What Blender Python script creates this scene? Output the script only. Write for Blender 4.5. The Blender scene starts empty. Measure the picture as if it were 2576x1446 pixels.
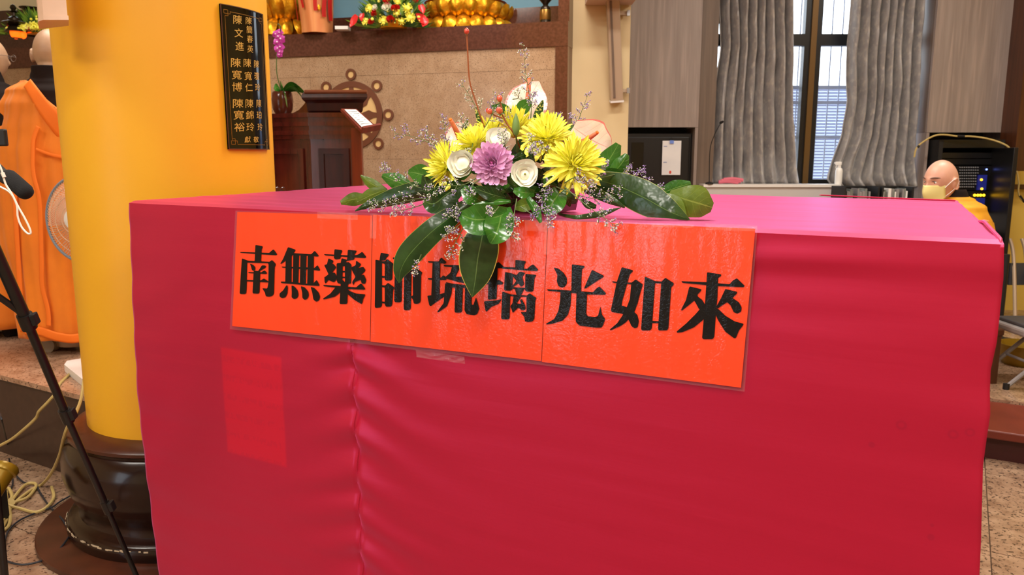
import bpy, bmesh, math, random
from mathutils import Vector, Matrix, noise
random.seed(7)
R = math.radians
SC = bpy.context.scene
COL = SC.collection
# ---------------------------------------------------------------- camera, world, lights, exposure
FPX, CX, CY = 1973.0, 1288.0, 723.0
CAMH = 1.38
PITCH = math.atan((723 - 390) / FPX)
cp, sp = math.cos(PITCH), math.sin(PITCH)
cd = bpy.data.cameras.new('camera')
cam = bpy.data.objects.new('camera', cd)
COL.objects.link(cam)
cam.location = (0, 0, CAMH)
cam.rotation_euler = (math.pi / 2 - PITCH, 0, 0)
cd.sensor_width = 23.5
cd.lens = 23.5 * FPX / 2576
cd.clip_start = 0.05
cd.dof.use_dof = True
cd.dof.focus_distance = 1.72
cd.dof.aperture_fstop = 5.6
SC.camera = cam

SC.view_settings.view_transform = 'Standard'
SC.view_settings.look = 'None'
SC.view_settings.gamma = 1
SC.view_settings.use_curve_mapping = False
SC.view_settings.exposure = 0.0

w = bpy.data.worlds.new('overcast_sky')
SC.world = w
w.use_nodes = True
wn = w.node_tree
for n in list(wn.nodes): wn.nodes.remove(n)
bg = wn.nodes.new('ShaderNodeBackground'); wo = wn.nodes.new('ShaderNodeOutputWorld')
bg.inputs[0].default_value = (0.80, 0.90, 1.0, 1); bg.inputs[1].default_value = 5.0
wn.links.new(bg.outputs[0], wo.inputs[0])

def area_light(name, loc, sx, sy, power, col, rot=(0, 0, 0)):
    l = bpy.data.lights.new(name, 'AREA'); l.shape = 'RECTANGLE'; l.size = sx; l.size_y = sy
    l.energy = power; l.color = col
    o = bpy.data.objects.new(name, l); COL.objects.link(o); o.location = loc; o.rotation_euler = rot
    return o
WARM = (1.0, 0.86, 0.66)
NEUT = (1.0, 0.95, 0.87)
# ceiling luminaires: (x, y, w, d, power)
LAMPS = [(-1.6, -1.0, 1.2, 0.30, 50, NEUT), (1.0, -1.2, 1.2, 0.30, 54, NEUT), (2.6, 0.6, 1.2, 0.30, 34, NEUT),
         (-0.5, 0.5, 1.2, 0.30, 44, NEUT), (-3.0, 1.4, 1.2, 0.30, 38, NEUT), (0.6, 3.3, 1.2, 0.30, 46, NEUT),
         (-2.2, 4.2, 1.2, 0.30, 40, NEUT), (2.8, 4.1, 1.2, 0.30, 46, NEUT), (0.2, 4.6, 1.2, 0.30, 22, NEUT)]
CEIL = 3.55
for i, (x, y, a, b, p, c) in enumerate(LAMPS):
    area_light('ceiling_lamp_light', (x, y, CEIL - 0.09), a, b, p, c)

# ---------------------------------------------------------------- pixel <-> world helpers
def ray(px, py):
    a = (py - CY) / FPX; x = (px - CX) / FPX
    return Vector((x, cp - sp * a, -(sp + cp * a)))
def P(px, py, Y):
    d = ray(px, py); return Vector((0, 0, CAMH)) + d * (Y / d.y)
def onZ(px, py, z):
    d = ray(px, py); return Vector((0, 0, CAMH)) + d * ((z - CAMH) / d.z)
def pxm(Y): return Y / FPX           # metres per photo pixel at distance Y
def proj(v):
    Y, Z = v[1], CAMH - v[2]
    zc = Y * cp + Z * sp; yc = Z * cp - Y * sp
    return (CX + FPX * v[0] / zc, CY + FPX * yc / zc)

# ---------------------------------------------------------------- materials
def lin(c):
    return tuple(((v / 255 / 12.92) if v / 255 <= .04045 else ((v / 255 + .055) / 1.055) ** 2.4) for v in c)
def rgba(c): return (*lin(c), 1)
MATS = {}
def mat(name, c, rough=.5, metal=0, spec=.5, coat=0, coat_rough=.05, sheen=0, sheen_tint=None, c2=None, scale=8, lo=.35, hi=.65,
        bump=0, bscale=40, bdist=.002, stretch=None, detail=4, emit=None, estr=0, trans=0, sss=0, c3=None, scale3=60, lo3=.6, hi3=.7, aniso=0):
    m = bpy.data.materials.new(name); m.use_nodes = True
    nt = m.node_tree; N = nt.nodes; L = nt.links
    b = N['Principled BSDF']
    b.inputs['Base Color'].default_value = rgba(c)
    b.inputs['Roughness'].default_value = rough
    b.inputs['Metallic'].default_value = metal
    b.inputs['Specular IOR Level'].default_value = spec
    b.inputs['Coat Weight'].default_value = coat
    b.inputs['Coat Roughness'].default_value = coat_rough
    b.inputs['Sheen Weight'].default_value = sheen
    if sheen_tint: b.inputs['Sheen Tint'].default_value = rgba(sheen_tint)
    b.inputs['Transmission Weight'].default_value = trans
    if sss:
        b.inputs['Subsurface Weight'].default_value = sss
        b.inputs['Subsurface Radius'].default_value = (.01, .004, .002)
    if emit:
        b.inputs['Emission Color'].default_value = rgba(emit); b.inputs['Emission Strength'].default_value = estr
    tc = N.new('ShaderNodeTexCoord'); mp = N.new('ShaderNodeMapping')
    L.new(tc.outputs['Object'], mp.inputs[0])
    if stretch: mp.inputs['Scale'].default_value = stretch
    last = None
    if c2:
        nz = N.new('ShaderNodeTexNoise'); nz.inputs['Scale'].default_value = scale; nz.inputs['Detail'].default_value = detail
        L.new(mp.outputs[0], nz.inputs['Vector'])
        r = N.new('ShaderNodeMapRange'); r.inputs[1].default_value = lo; r.inputs[2].default_value = hi
        L.new(nz.outputs[0], r.inputs[0])
        mx = N.new('ShaderNodeMix'); mx.data_type = 'RGBA'
        mx.inputs[6].default_value = rgba(c); mx.inputs[7].default_value = rgba(c2)
        L.new(r.outputs[0], mx.inputs[0]); L.new(mx.outputs[2], b.inputs['Base Color']); last = mx
    if c3:
        nz = N.new('ShaderNodeTexNoise'); nz.inputs['Scale'].default_value = scale3; nz.inputs['Detail'].default_value = 2
        L.new(mp.outputs[0], nz.inputs['Vector'])
        r = N.new('ShaderNodeMapRange'); r.inputs[1].default_value = lo3; r.inputs[2].default_value = hi3
        L.new(nz.outputs[0], r.inputs[0])
        mx = N.new('ShaderNodeMix'); mx.data_type = 'RGBA'
        if last: L.new(last.outputs[2], mx.inputs[6])
        else: mx.inputs[6].default_value = rgba(c)
        mx.inputs[7].default_value = rgba(c3)
        L.new(r.outputs[0], mx.inputs[0]); L.new(mx.outputs[2], b.inputs['Base Color'])
    if bump:
        nz = N.new('ShaderNodeTexNoise'); nz.inputs['Scale'].default_value = bscale; nz.inputs['Detail'].default_value = 3
        L.new(mp.outputs[0], nz.inputs['Vector'])
        bp = N.new('ShaderNodeBump'); bp.inputs['Strength'].default_value = bump; bp.inputs['Distance'].default_value = bdist
        L.new(nz.outputs[0], bp.inputs['Height']); L.new(bp.outputs[0], b.inputs['Normal'])
        if coat: L.new(bp.outputs[0], b.inputs['Coat Normal'])
    MATS[name] = m
    return m

M = {}
M['granite_floor'] = mat('granite_floor', (176, 146, 120), .22, c2=(140, 110, 88), scale=14, c3=(70, 55, 48), scale3=95, lo3=.56, hi3=.66)
M['granite_left'] = mat('granite_platform', (190, 152, 124), .25, c2=(158, 122, 96), scale=16, c3=(80, 60, 50), scale3=90, lo3=.57, hi3=.67)
M['granite_wall'] = mat('granite_altar', (182, 152, 122), .2, c2=(168, 136, 106), scale=12, c3=(112, 90, 70), scale3=190, lo3=.55, hi3=.68)
M['dark_granite'] = mat('dark_granite', (96, 58, 46), .12, c2=(80, 46, 36), scale=60)
M['riser_granite'] = mat('riser_granite', (62, 42, 34), .3, c2=(52, 34, 28), scale=30)
M['wheel_brown'] = mat('wheel_brown', (110, 66, 46), .3)
M['cream_inlay'] = mat('cream_inlay', (226, 190, 130), .3)
M['joint'] = mat('stone_joint', (128, 104, 80), .8)
M['cream_wall'] = mat('cream_wall', (214, 192, 148), .6, c2=(208, 186, 142), scale=3)
M['yellow_wall'] = mat('yellow_wall', (222, 190, 90), .6)
M['ceiling_white'] = mat('ceiling_white', (226, 212, 190), .7)
M['soffit'] = mat('soffit_beige', (205, 172, 150), .6)
M['column_yellow'] = mat('column_yellow', (236, 174, 30), .45, c2=(234, 168, 24), scale=2, coat=.05, coat_rough=.3)
M['column_base'] = mat('column_base_brown', (38, 17, 11), .22, spec=.35, coat=.2, coat_rough=.1, c2=(30, 13, 9), scale=5)
M['base_disc'] = mat('base_disc_brown', (84, 42, 26), .3, c2=(66, 32, 20), scale=9)
M['chip'] = mat('paint_chip', (200, 180, 150), .7)
M['wood_panel'] = mat('taupe_wood', (152, 138, 130), .45, c2=(132, 118, 111), scale=5, stretch=(5, 5, .25), lo=.3, hi=.7, c3=(164, 146, 136), scale3=9, lo3=.5, hi3=.75)
M['wood_dark'] = mat('taupe_wood_dark', (112, 94, 80), .5, c2=(98, 82, 70), scale=5, stretch=(9, 9, .35))
M['black_paint'] = mat('black_paint', (16, 16, 18), .35)
M['black_matte'] = mat('black_matte', (20, 19, 20), .6)
M['black_glass'] = mat('black_glass', (6, 6, 8), .08)
M['frame_black'] = mat('window_black', (20, 18, 18), .35)
M['bronze'] = mat('bronze_strip', (112, 82, 40), .4, metal=.4)
M['white_paint'] = mat('white_paint', (225, 222, 218), .4)
M['white_plastic'] = mat('white_plastic', (236, 234, 230), .3)
M['pinkish_white'] = mat('aged_white_plastic', (226, 190, 165), .4, c2=(206, 168, 140), scale=6)
M['speaker_beige'] = mat('beige_aluminium', (178, 156, 132), .4, metal=.2)
M['curtain'] = mat('grey_velvet', (156, 152, 150), .42, c2=(134, 130, 130), scale=11, stretch=(1, 1, .8), lo=.34, hi=.66, detail=9, sheen=.35, c3=(176, 168, 160), scale3=30, lo3=.5, hi3=.75)
M['sill_white'] = mat('bench_grey', (196, 190, 188), .5)
M['bars'] = mat('pale_bars', (158, 174, 210), .5)
M['shutter'] = mat('pale_shutter', (150, 165, 208), .5)
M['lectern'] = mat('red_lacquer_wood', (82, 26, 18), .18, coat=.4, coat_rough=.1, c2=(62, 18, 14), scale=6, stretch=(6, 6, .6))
M['lectern_dark'] = mat('dark_shaded_lacquer', (58, 22, 18), .3, spec=.3, coat=.1, c2=(42, 16, 14), scale=6, stretch=(6, 6, .6))
M['lectern_gold'] = mat('worn_edge_wood', (104, 56, 34), .25)
M['stand_wood'] = mat('cherry_wood', (118, 44, 26), .3, c2=(96, 34, 20), scale=6, stretch=(8, 8, .5))
M['paper'] = mat('white_paper', (230, 228, 228), .6, c2=(220, 219, 221), scale=6)
M['gold'] = mat('gold_leaf', (246, 190, 50), .32, metal=.8, c2=(222, 150, 20), scale=30, bump=.5, bscale=70, bdist=.004)
M['gold_red'] = mat('red_gold_line', (168, 84, 30), .4, metal=.4)
M['copper_wrap'] = mat('copper_wrap', (226, 140, 84), .32, metal=.25, c2=(236, 164, 104), scale=3, stretch=(6, 6, .4))
M['ribbon_red'] = mat('red_ribbon', (190, 24, 22), .35)
M['blue_panel'] = mat('blue_panel', (116, 166, 190), .5)
M['pale_green'] = mat('pale_green_panel', (210, 214, 150), .5)
M['dark_bronze'] = mat('dark_bronze', (52, 42, 30), .25, metal=.6)
M['brass'] = mat('brass', (150, 110, 50), .3, metal=.8)
M['antique_gold'] = mat('antique_yellow_metal', (150, 120, 26), .35, metal=.3)
M['orchid'] = mat('orchid_purple', (176, 30, 150), .5, c2=(200, 70, 180), scale=40)
M['orchid_lip'] = mat('orchid_lip', (235, 200, 225), .5)
M['ceramic_brown'] = mat('brown_glaze', (80, 36, 24), .15)
M['robe_orange'] = mat('orange_robe', (244, 134, 14), .7, c2=(222, 118, 10), scale=4, sheen=.15)
M['robe_orange_band'] = mat('orange_robe_band', (250, 122, 20), .7)
M['robe_brown'] = mat('dark_brown_robe', (30, 18, 14), .85, spec=.2, c2=(24, 14, 12), scale=6)
M['robe_yellow'] = mat('mustard_robe', (226, 160, 20), .7, c2=(200, 134, 14), scale=9)
M['skin'] = mat('skin', (218, 166, 142), .4, sss=.08, c2=(206, 148, 124), scale=9)
M['skin_scalp'] = mat('shaved_scalp', (196, 158, 124), .5, c2=(172, 136, 108), scale=10)
M['eye_dark'] = mat('eye_dark', (30, 22, 20), .3)
M['brow'] = mat('eyebrow', (84, 62, 54), .8)
M['mask_yellow'] = mat('yellow_mask', (238, 226, 150), .7)
M['elastic'] = mat('white_elastic', (236, 230, 226), .7)
M['shoe'] = mat('grey_shoe', (150, 134, 116), .7)
M['metal'] = mat('brushed_metal', (176, 176, 180), .25, metal=.9)
M['grey_plastic'] = mat('grey_plastic', (140, 136, 136), .4)
M['dark_seat'] = mat('dark_vinyl', (58, 60, 66), .5)
M['wire_white'] = mat('white_wire', (225, 215, 205), .4)
M['fan_ring'] = mat('blue_grey_ring', (126, 142, 158), .4)
M['fan_blade'] = mat('clear_orange_blade', (226, 150, 110), .2)
M['fan_wire'] = mat('beige_fan_wire', (224, 190, 160), .4)
M['cable_cream'] = mat('cream_cable', (192, 168, 104), .5)
M['cable_dark'] = mat('dark_cable', (34, 36, 44), .5)
M['cable_white'] = mat('white_cable', (236, 226, 214), .35)
M['mic_foam'] = mat('mic_foam', (14, 13, 14), .9, bump=.4, bscale=400)
M['tripod_black'] = mat('tripod_black', (20, 18, 18), .35)
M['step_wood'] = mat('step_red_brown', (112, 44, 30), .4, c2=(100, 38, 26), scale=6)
M['step_shaded'] = mat('step_shaded', (62, 18, 18), .5)  # step wood coloured dark to stand for the shaded riser below the lit tread
M['trim_wood'] = mat('trim_dark_wood', (84, 46, 26), .35, c2=(66, 36, 20), scale=5, stretch=(8, 8, .5))
M['led_yellow'] = mat('led_yellow', (255, 190, 20), .4, emit=(255, 190, 30), estr=4)
M['led_blue'] = mat('led_blue', (60, 80, 255), .4, emit=(120, 140, 255), estr=4)
M['led_green'] = mat('led_green', (10, 70, 40), .4, emit=(0, 130, 60), estr=.6)
M['blue_unit'] = mat('blue_unit', (34, 44, 150), .4)
M['knob'] = mat('silver_knob', (170, 172, 178), .35, metal=.6)
M['spine'] = mat('case_grey', (150, 156, 150), .25, c2=(90, 96, 92), scale=60, stretch=(1, .1, .1))
M['spine_green'] = mat('case_green', (30, 130, 80), .3)
M['lamp_glow'] = mat('glowing_glass', (255, 110, 20), .3, emit=(255, 84, 12), estr=2.6)
M['pink_cloth'] = mat('pink_towel', (216, 110, 130), .8)
M['red_dot'] = mat('red_seal', (214, 70, 50), .6)
M['blue_clip'] = mat('blue_clip', (110, 140, 220), .5)
M['print_blue'] = mat('printed_blue', (120, 140, 190), .6)
M['table_wood'] = mat('table_wood', (120, 70, 40), .5)
M['lamp_panel'] = mat('lamp_panel', (255, 250, 240), .5, emit=(255, 244, 226), estr=7)
M['stem_brown'] = mat('brown_stem', (150, 78, 34), .5)
M['stem_green'] = mat('green_stem', (92, 112, 62), .5)
M['berry'] = mat('berry_red', (206, 58, 44), .15, coat=.6, c2=(226, 104, 76), scale=50)
M['sepal'] = mat('sepal_green', (110, 140, 70), .5)
M['mum_yellow'] = mat('mum_yellow', (254, 248, 78), .5, c2=(254, 250, 124), scale=30, sss=.15)
M['mum_purple'] = mat('mum_purple', (236, 172, 220), .5, c2=(244, 198, 232), scale=30, sss=.15)
M['mum_purple_in'] = mat('mum_purple_inner', (198, 96, 158), .5, sss=.1)
M['mum_disc'] = mat('mum_disc', (150, 120, 60), .7)
M['mum_disc_y'] = mat('mum_disc_yellow', (226, 190, 24), .7)
M['white_petal'] = mat('cream_petal', (255, 252, 240), .5, c2=(248, 246, 224), scale=12, sss=.2)
M['pistil'] = mat('pistil', (150, 150, 40), .5)
M['floret_white'] = mat('floret_white', (222, 224, 206), .7)
M['floret_lilac'] = mat('floret_lilac', (166, 140, 206), .7)
M['spadix'] = mat('spadix', (240, 130, 96), .5, c2=(246, 148, 116), scale=120)
M['spadix_tip'] = mat('spadix_tip', (250, 124, 40), .5)
M['pot_purple'] = mat('pot_purple', (106, 26, 74), .4)
M['bg_leaf'] = mat('altar_leaf_green', (70, 116, 36), .5, c2=(36, 78, 28), scale=22)
M['bg_leaf_light'] = mat('altar_leaf_light', (120, 160, 50), .5)
M['anth_red'] = mat('red_spathe', (222, 50, 50), .25)
M['rose_red'] = mat('rose_red', (200, 26, 20), .5)

def leaf_mat(name, base, light, rib, margin=None, rough=.22, spots=None, rib_w=.022, mw=.455, vs=.3):
    """glossy leaf: pale midrib and side veins, optional yellow margin, from the leaf's own UV"""
    m = bpy.data.materials.new(name); m.use_nodes = True
    nt = m.node_tree; N = nt.nodes; L = nt.links; b = N['Principled BSDF']
    b.inputs['Roughness'].default_value = rough
    b.inputs['Coat Weight'].default_value = .15; b.inputs['Coat Roughness'].default_value = .12
    uv = N.new('ShaderNodeUVMap'); sx = N.new('ShaderNodeSeparateXYZ'); L.new(uv.outputs[0], sx.inputs[0])
    def math_(op, a, bb=None):
        n = N.new('ShaderNodeMath'); n.operation = op
        for i, v in ((0, a), (1, bb)):
            if v is None: continue
            if isinstance(v, (int, float)): n.inputs[i].default_value = v
            else: L.new(v, n.inputs[i])
        return n.outputs[0]
    def mix(f, A, B):
        n = N.new('ShaderNodeMix'); n.data_type = 'RGBA'
        L.new(f, n.inputs[0])
        for i, v in ((6, A), (7, B)):
            if isinstance(v, tuple): n.inputs[i].default_value = rgba(v)
            else: L.new(v, n.inputs[i])
        return n.outputs[2]
    off = math_('ABSOLUTE', math_('SUBTRACT', sx.outputs[0], .5))
    nz = N.new('ShaderNodeTexNoise'); nz.inputs['Scale'].default_value = 28
    tc = N.new('ShaderNodeTexCoord'); L.new(tc.outputs['Object'], nz.inputs['Vector'])
    r = N.new('ShaderNodeMapRange'); r.inputs[1].default_value = .35; r.inputs[2].default_value = .65; L.new(nz.outputs[0], r.inputs[0])
    c = mix(r.outputs[0], base, light)
    ribm = math_('LESS_THAN', off, rib_w)
    vein = math_('LESS_THAN', math_('ABSOLUTE', math_('SUBTRACT', math_('FRACT', math_('SUBTRACT', math_('MULTIPLY', sx.outputs[1], 7.0), math_('MULTIPLY', off, 3.2))), .5)), .035)
    c = mix(math_('MULTIPLY', vein, vs), c, rib)
    c = mix(math_('MULTIPLY', ribm, .8), c, rib)
    if spots:
        nz2 = N.new('ShaderNodeTexNoise'); nz2.inputs['Scale'].default_value = 260; L.new(tc.outputs['Object'], nz2.inputs['Vector'])
        c = mix(math_('GREATER_THAN', nz2.outputs[0], .55), c, spots)
    if margin: c = mix(math_('GREATER_THAN', off, mw), c, margin)
    L.new(c, b.inputs['Base Color'])
    bp = N.new('ShaderNodeBump'); bp.inputs['Strength'].default_value = .5; bp.inputs['Distance'].default_value = .0015
    hh = math_('ADD', math_('MULTIPLY', vein, -1.0 if vs else 0.0), math_('MULTIPLY', ribm, -1.0))
    nz3 = N.new('ShaderNodeTexNoise'); nz3.inputs['Scale'].default_value = 45; L.new(tc.outputs['Object'], nz3.inputs['Vector'])
    L.new(math_('ADD', hh, math_('MULTIPLY', nz3.outputs[0], 2.5)), bp.inputs['Height'])
    L.new(bp.outputs[0], b.inputs['Normal']); L.new(bp.outputs[0], b.inputs['Coat Normal'])
    return m
M['leaf_dark'] = leaf_mat('leaf_dark', (22, 52, 18), (34, 76, 24), (96, 128, 70))
M['leaf_mid'] = leaf_mat('leaf_mid', (38, 92, 24), (58, 116, 34), (110, 150, 70))
M['leaf_olive'] = leaf_mat('leaf_olive', (74, 98, 20), (96, 120, 30), (130, 150, 60), rough=.35)
M['leaf_blade'] = leaf_mat('leaf_blade', (36, 62, 26), (48, 78, 34), (110, 140, 80), margin=(222, 198, 92), rough=.3, rib_w=.012, mw=.476, vs=.0)
M['leaf_blade_plain'] = leaf_mat('leaf_blade_plain', (28, 58, 22), (38, 72, 26), (90, 124, 60), margin=(140, 150, 70), rough=.28, rib_w=.012, mw=.484, vs=.0)
M['leaf_variegated'] = leaf_mat('leaf_variegated', (26, 66, 24), (40, 86, 30), (60, 100, 40), spots=(206, 206, 110))
M['spathe'] = leaf_mat('spathe', (254, 234, 220), (250, 240, 216), (240, 178, 160), margin=(242, 140, 134), rough=.2, rib_w=.012, mw=.455)

# satin of the table drape: the faint red paper showing through from beneath and the water marks are in the cloth's own colour
def satin():
    m = bpy.data.materials.new('magenta_satin'); m.use_nodes = True
    nt = m.node_tree; N = nt.nodes; L = nt.links; b = N['Principled BSDF']
    b.inputs['Base Color'].default_value = rgba((206, 22, 62))
    b.inputs['Roughness'].default_value = .4
    b.inputs['Specular IOR Level'].default_value = .3
    b.inputs['Specular Tint'].default_value = rgba((255, 150, 200))
    b.inputs['Sheen Weight'].default_value = 1.0
    b.inputs['Sheen Roughness'].default_value = .34
    b.inputs['Sheen Tint'].default_value = rgba((255, 120, 190))
    gl = N.new('ShaderNodeBsdfGlossy'); gl.inputs['Color'].default_value = rgba((255, 128, 190)); gl.inputs['Roughness'].default_value = .38
    fr = N.new('ShaderNodeFresnel'); fr.inputs['IOR'].default_value = 1.9
    mx = N.new('ShaderNodeMixShader'); out = N['Material Output']
    L.new(fr.outputs[0], mx.inputs[0]); L.new(b.outputs[0], mx.inputs[1]); L.new(gl.outputs[0], mx.inputs[2]); L.new(mx.outputs[0], out.inputs[0])
    b.label = 'body'; m['gl'] = gl.name; m['fr'] = fr.name
    return m, nt, b
M['satin'], SATIN_NT, SATIN_B = satin()

def clear_film(name, alpha=.18, rough=.06, bump=.3, tint=(255, 250, 250)):
    m = bpy.data.materials.new(name); m.use_nodes = True
    nt = m.node_tree; N = nt.nodes; L = nt.links
    b = N['Principled BSDF']; b.inputs['Base Color'].default_value = rgba(tint)
    b.inputs['Roughness'].default_value = rough; b.inputs['Specular IOR Level'].default_value = 1.0
    b.inputs['Alpha'].default_value = alpha
    tc = N.new('ShaderNodeTexCoord'); nz = N.new('ShaderNodeTexNoise'); nz.inputs['Scale'].default_value = 60
    L.new(tc.outputs['Object'], nz.inputs['Vector'])
    bp = N.new('ShaderNodeBump'); bp.inputs['Strength'].default_value = bump; bp.inputs['Distance'].default_value = .002
    L.new(nz.outputs[0], bp.inputs['Height']); L.new(bp.outputs[0], b.inputs['Normal'])
    return m
M['film'] = clear_film('clear_film', .05)
M['tape'] = clear_film('clear_tape', .07, .1, .8)
M['glass'] = clear_film('window_glass', .04, .02, 0)

def laminated(name, c, coat=1.0):
    m = bpy.data.materials.new(name); m.use_nodes = True
    nt = m.node_tree; N = nt.nodes; L = nt.links; b = N['Principled BSDF']
    b.inputs['Base Color'].default_value = rgba(c); b.inputs['Roughness'].default_value = .5
    b.inputs['Coat Weight'].default_value = coat; b.inputs['Coat Roughness'].default_value = .08
    geo = N.new('ShaderNodeNewGeometry')
    n1 = N.new('ShaderNodeTexNoise'); n1.inputs['Scale'].default_value = 150; n1.inputs['Detail'].default_value = 2
    n1.inputs['Distortion'].default_value = 1.5
    n2 = N.new('ShaderNodeTexNoise'); n2.inputs['Scale'].default_value = 7; n2.inputs['Detail'].default_value = 2
    mp = N.new('ShaderNodeMapping'); mp.inputs['Scale'].default_value = (2.2, 2.2, .5)
    L.new(geo.outputs['Position'], n1.inputs['Vector']); L.new(geo.outputs['Position'], mp.inputs[0]); L.new(mp.outputs[0], n2.inputs['Vector'])
    b1 = N.new('ShaderNodeBump'); b1.inputs['Strength'].default_value = .35; b1.inputs['Distance'].default_value = .0012
    b2 = N.new('ShaderNodeBump'); b2.inputs['Strength'].default_value = .8; b2.inputs['Distance'].default_value = .011
    L.new(n2.outputs[0], b2.inputs['Height']); L.new(n1.outputs[0], b1.inputs['Height']); L.new(b2.outputs[0], b1.inputs['Normal'])
    L.new(b1.outputs[0], b.inputs['Coat Normal'])
    return m
M['sign_orange'] = laminated('sign_orange', (255, 62, 0))
M['sign_black'] = laminated('sign_black', (13, 10, 10), .4); M['sign_black'].node_tree.nodes['Principled BSDF'].inputs['Specular IOR Level'].default_value = .15

# ---------------------------------------------------------------- object helpers
def tag(o, label=None, cat=None, group=None, kind=None):
    if label: o['label'] = label
    if cat: o['category'] = cat
    if group: o['group'] = group
    if kind: o['kind'] = kind
    return o
def thing(name, loc, label, cat, group=None):
    o = bpy.data.objects.new(name, None); COL.objects.link(o); o.location = loc; o.empty_display_size = .05
    return tag(o, label, cat, group)
def wloc(o):
    v = Vector((0, 0, 0))
    while o is not None:
        v += o.location; o = o.parent
    return v
class MB:
    def __init__(s): s.v = []; s.f = []; s.mi = []; s.uv = {}; s.cur = 0
    def add(s, vs, fs, uvs=None):
        o = len(s.v); s.v += [Vector(v) for v in vs]
        if uvs:
            for i, u in enumerate(uvs): s.uv[o + i] = u
        for f in fs: s.f.append([i + o for i in f]); s.mi.append(s.cur)
        return s
    def box(s, c, size, ex=(1, 0, 0), ey=(0, 1, 0), ez=(0, 0, 1), bev=0):
        c = Vector(c); ex, ey, ez = Vector(ex), Vector(ey), Vector(ez); h = [k / 2 for k in size]
        if bev <= 0:
            vs = [c + ex * (sx * h[0]) + ey * (sy * h[1]) + ez * (sz * h[2]) for sz in (-1, 1) for sy in (-1, 1) for sx in (-1, 1)]
            return s.add(vs, [(0, 2, 3, 1), (4, 5, 7, 6), (0, 1, 5, 4), (2, 6, 7, 3), (0, 4, 6, 2), (1, 3, 7, 5)])
        bm = bmesh.new(); bmesh.ops.create_cube(bm, size=1)
        for v in bm.verts: v.co = Vector((v.co.x * size[0], v.co.y * size[1], v.co.z * size[2]))
        bmesh.ops.bevel(bm, geom=bm.edges[:] , offset=bev, segments=2, affect='EDGES', profile=.5)
        bm.verts.index_update()
        vs = [c + ex * v.co.x + ey * v.co.y + ez * v.co.z for v in bm.verts]
        fs = [[v.index for v in f.verts] for f in bm.faces]; bm.free()
        return s.add(vs, fs)
    def tube(s, pts, r, n=8, cap=True):
        pts = [Vector(p) for p in pts]; k = len(pts)
        rr = r if isinstance(r, (list, tuple)) else [r] * k
        vs = []; up = None
        for i, p in enumerate(pts):
            t = (pts[min(i + 1, k - 1)] - pts[max(i - 1, 0)])
            if t.length < 1e-9: t = Vector((0, 0, 1))
            t.normalize()
            if up is None:
                up = Vector((0, 0, 1)) if abs(t.z) < .9 else Vector((1, 0, 0))
            a = t.cross(up); 
            if a.length < 1e-6: a = t.orthogonal()
            a.normalize(); b = a.cross(t).normalized(); up = b
            for j in range(n):
                an = 2 * math.pi * j / n
                vs.append(p + (a * math.cos(an) + b * math.sin(an)) * rr[i])
        fs = [(i * n + j, i * n + (j + 1) % n, (i + 1) * n + (j + 1) % n, (i + 1) * n + j) for i in range(k - 1) for j in range(n)]
        if cap: fs += [list(range(n))[::-1], [(k - 1) * n + j for j in range(n)]]
        return s.add(vs, fs)
    def lathe(s, c, prof, n=32, ax=(0, 0, 1), sx=1, sy=1, cap=True):
        c = Vector(c); ax = Vector(ax).normalized()
        a = Vector((1, 0, 0)) if abs(ax.z) > .9 else ax.orthogonal().normalized()
        a = (a - ax * a.dot(ax)).normalized(); b = ax.cross(a)
        vs = []
        for (r, z) in prof:
            for j in range(n):
                an = 2 * math.pi * j / n
                vs.append(c + ax * z + a * (r * math.cos(an) * sx) + b * (r * math.sin(an) * sy))
        k = len(prof)
        fs = [(i * n + j, i * n + (j + 1) % n, (i + 1) * n + (j + 1) % n, (i + 1) * n + j) for i in range(k - 1) for j in range(n)]
        if cap: fs += [list(range(n))[::-1], [(k - 1) * n + j for j in range(n)]]
        return s.add(vs, fs)
    def ball(s, c, r, n=12, m=8, M3=None):
        r = r if isinstance(r, (tuple, list)) else (r, r, r); c = Vector(c)
        vs = []; 
        for i in range(m + 1):
            th = math.pi * i / m
            for j in range(n):
                ph = 2 * math.pi * j / n
                v = Vector((r[0] * math.sin(th) * math.cos(ph), r[1] * math.sin(th) * math.sin(ph), r[2] * math.cos(th)))
                if M3: v = M3 @ v
                vs.append(c + v)
        fs = [(i * n + j, (i + 1) * n + j, (i + 1) * n + (j + 1) % n, i * n + (j + 1) % n) for i in range(m) for j in range(n)]
        return s.add(vs, fs)
    def grid(s, fn, nu, nv, closed=False):
        """fn(u, v) -> point, u,v in 0..1"""
        vs = []; uv = []
        for j in range(nv + 1):
            for i in range(nu + 1):
                vs.append(fn(i / nu, j / nv)); uv.append((i / nu, j / nv))
        fs = [(j * (nu + 1) + i, j * (nu + 1) + i + 1, (j + 1) * (nu + 1) + i + 1, (j + 1) * (nu + 1) + i) for j in range(nv) for i in range(nu)]
        return s.add(vs, fs, uv)
    def prism(s, poly, n, h):
        """closed polygon of 3-D points extruded along n by h"""
        n = Vector(n); k = len(poly); poly = [Vector(p) for p in poly]
        vs = poly + [p + n * h for p in poly]
        fs = [list(range(k))[::-1], list(range(k, 2 * k))] + [(i, (i + 1) % k, k + (i + 1) % k, k + i) for i in range(k)]
        return s.add(vs, fs)
    def mesh(s, name, origin=(0, 0, 0), smooth=False, mats=()):
        o = Vector(origin)
        me = bpy.data.meshes.new(name); me.from_pydata([v - o for v in s.v], [], s.f)
        for m_ in mats: me.materials.append(m_)
        if len(mats) > 1: me.polygons.foreach_set('material_index', s.mi)
        if smooth: me.polygons.foreach_set('use_smooth', [True] * len(me.polygons))
        if s.uv:
            ul = me.uv_layers.new(name='UVMap')
            for lp in me.loops:
                ul.data[lp.index].uv = s.uv.get(lp.vertex_index, (0, 0))
        me.update(); return me
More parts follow.
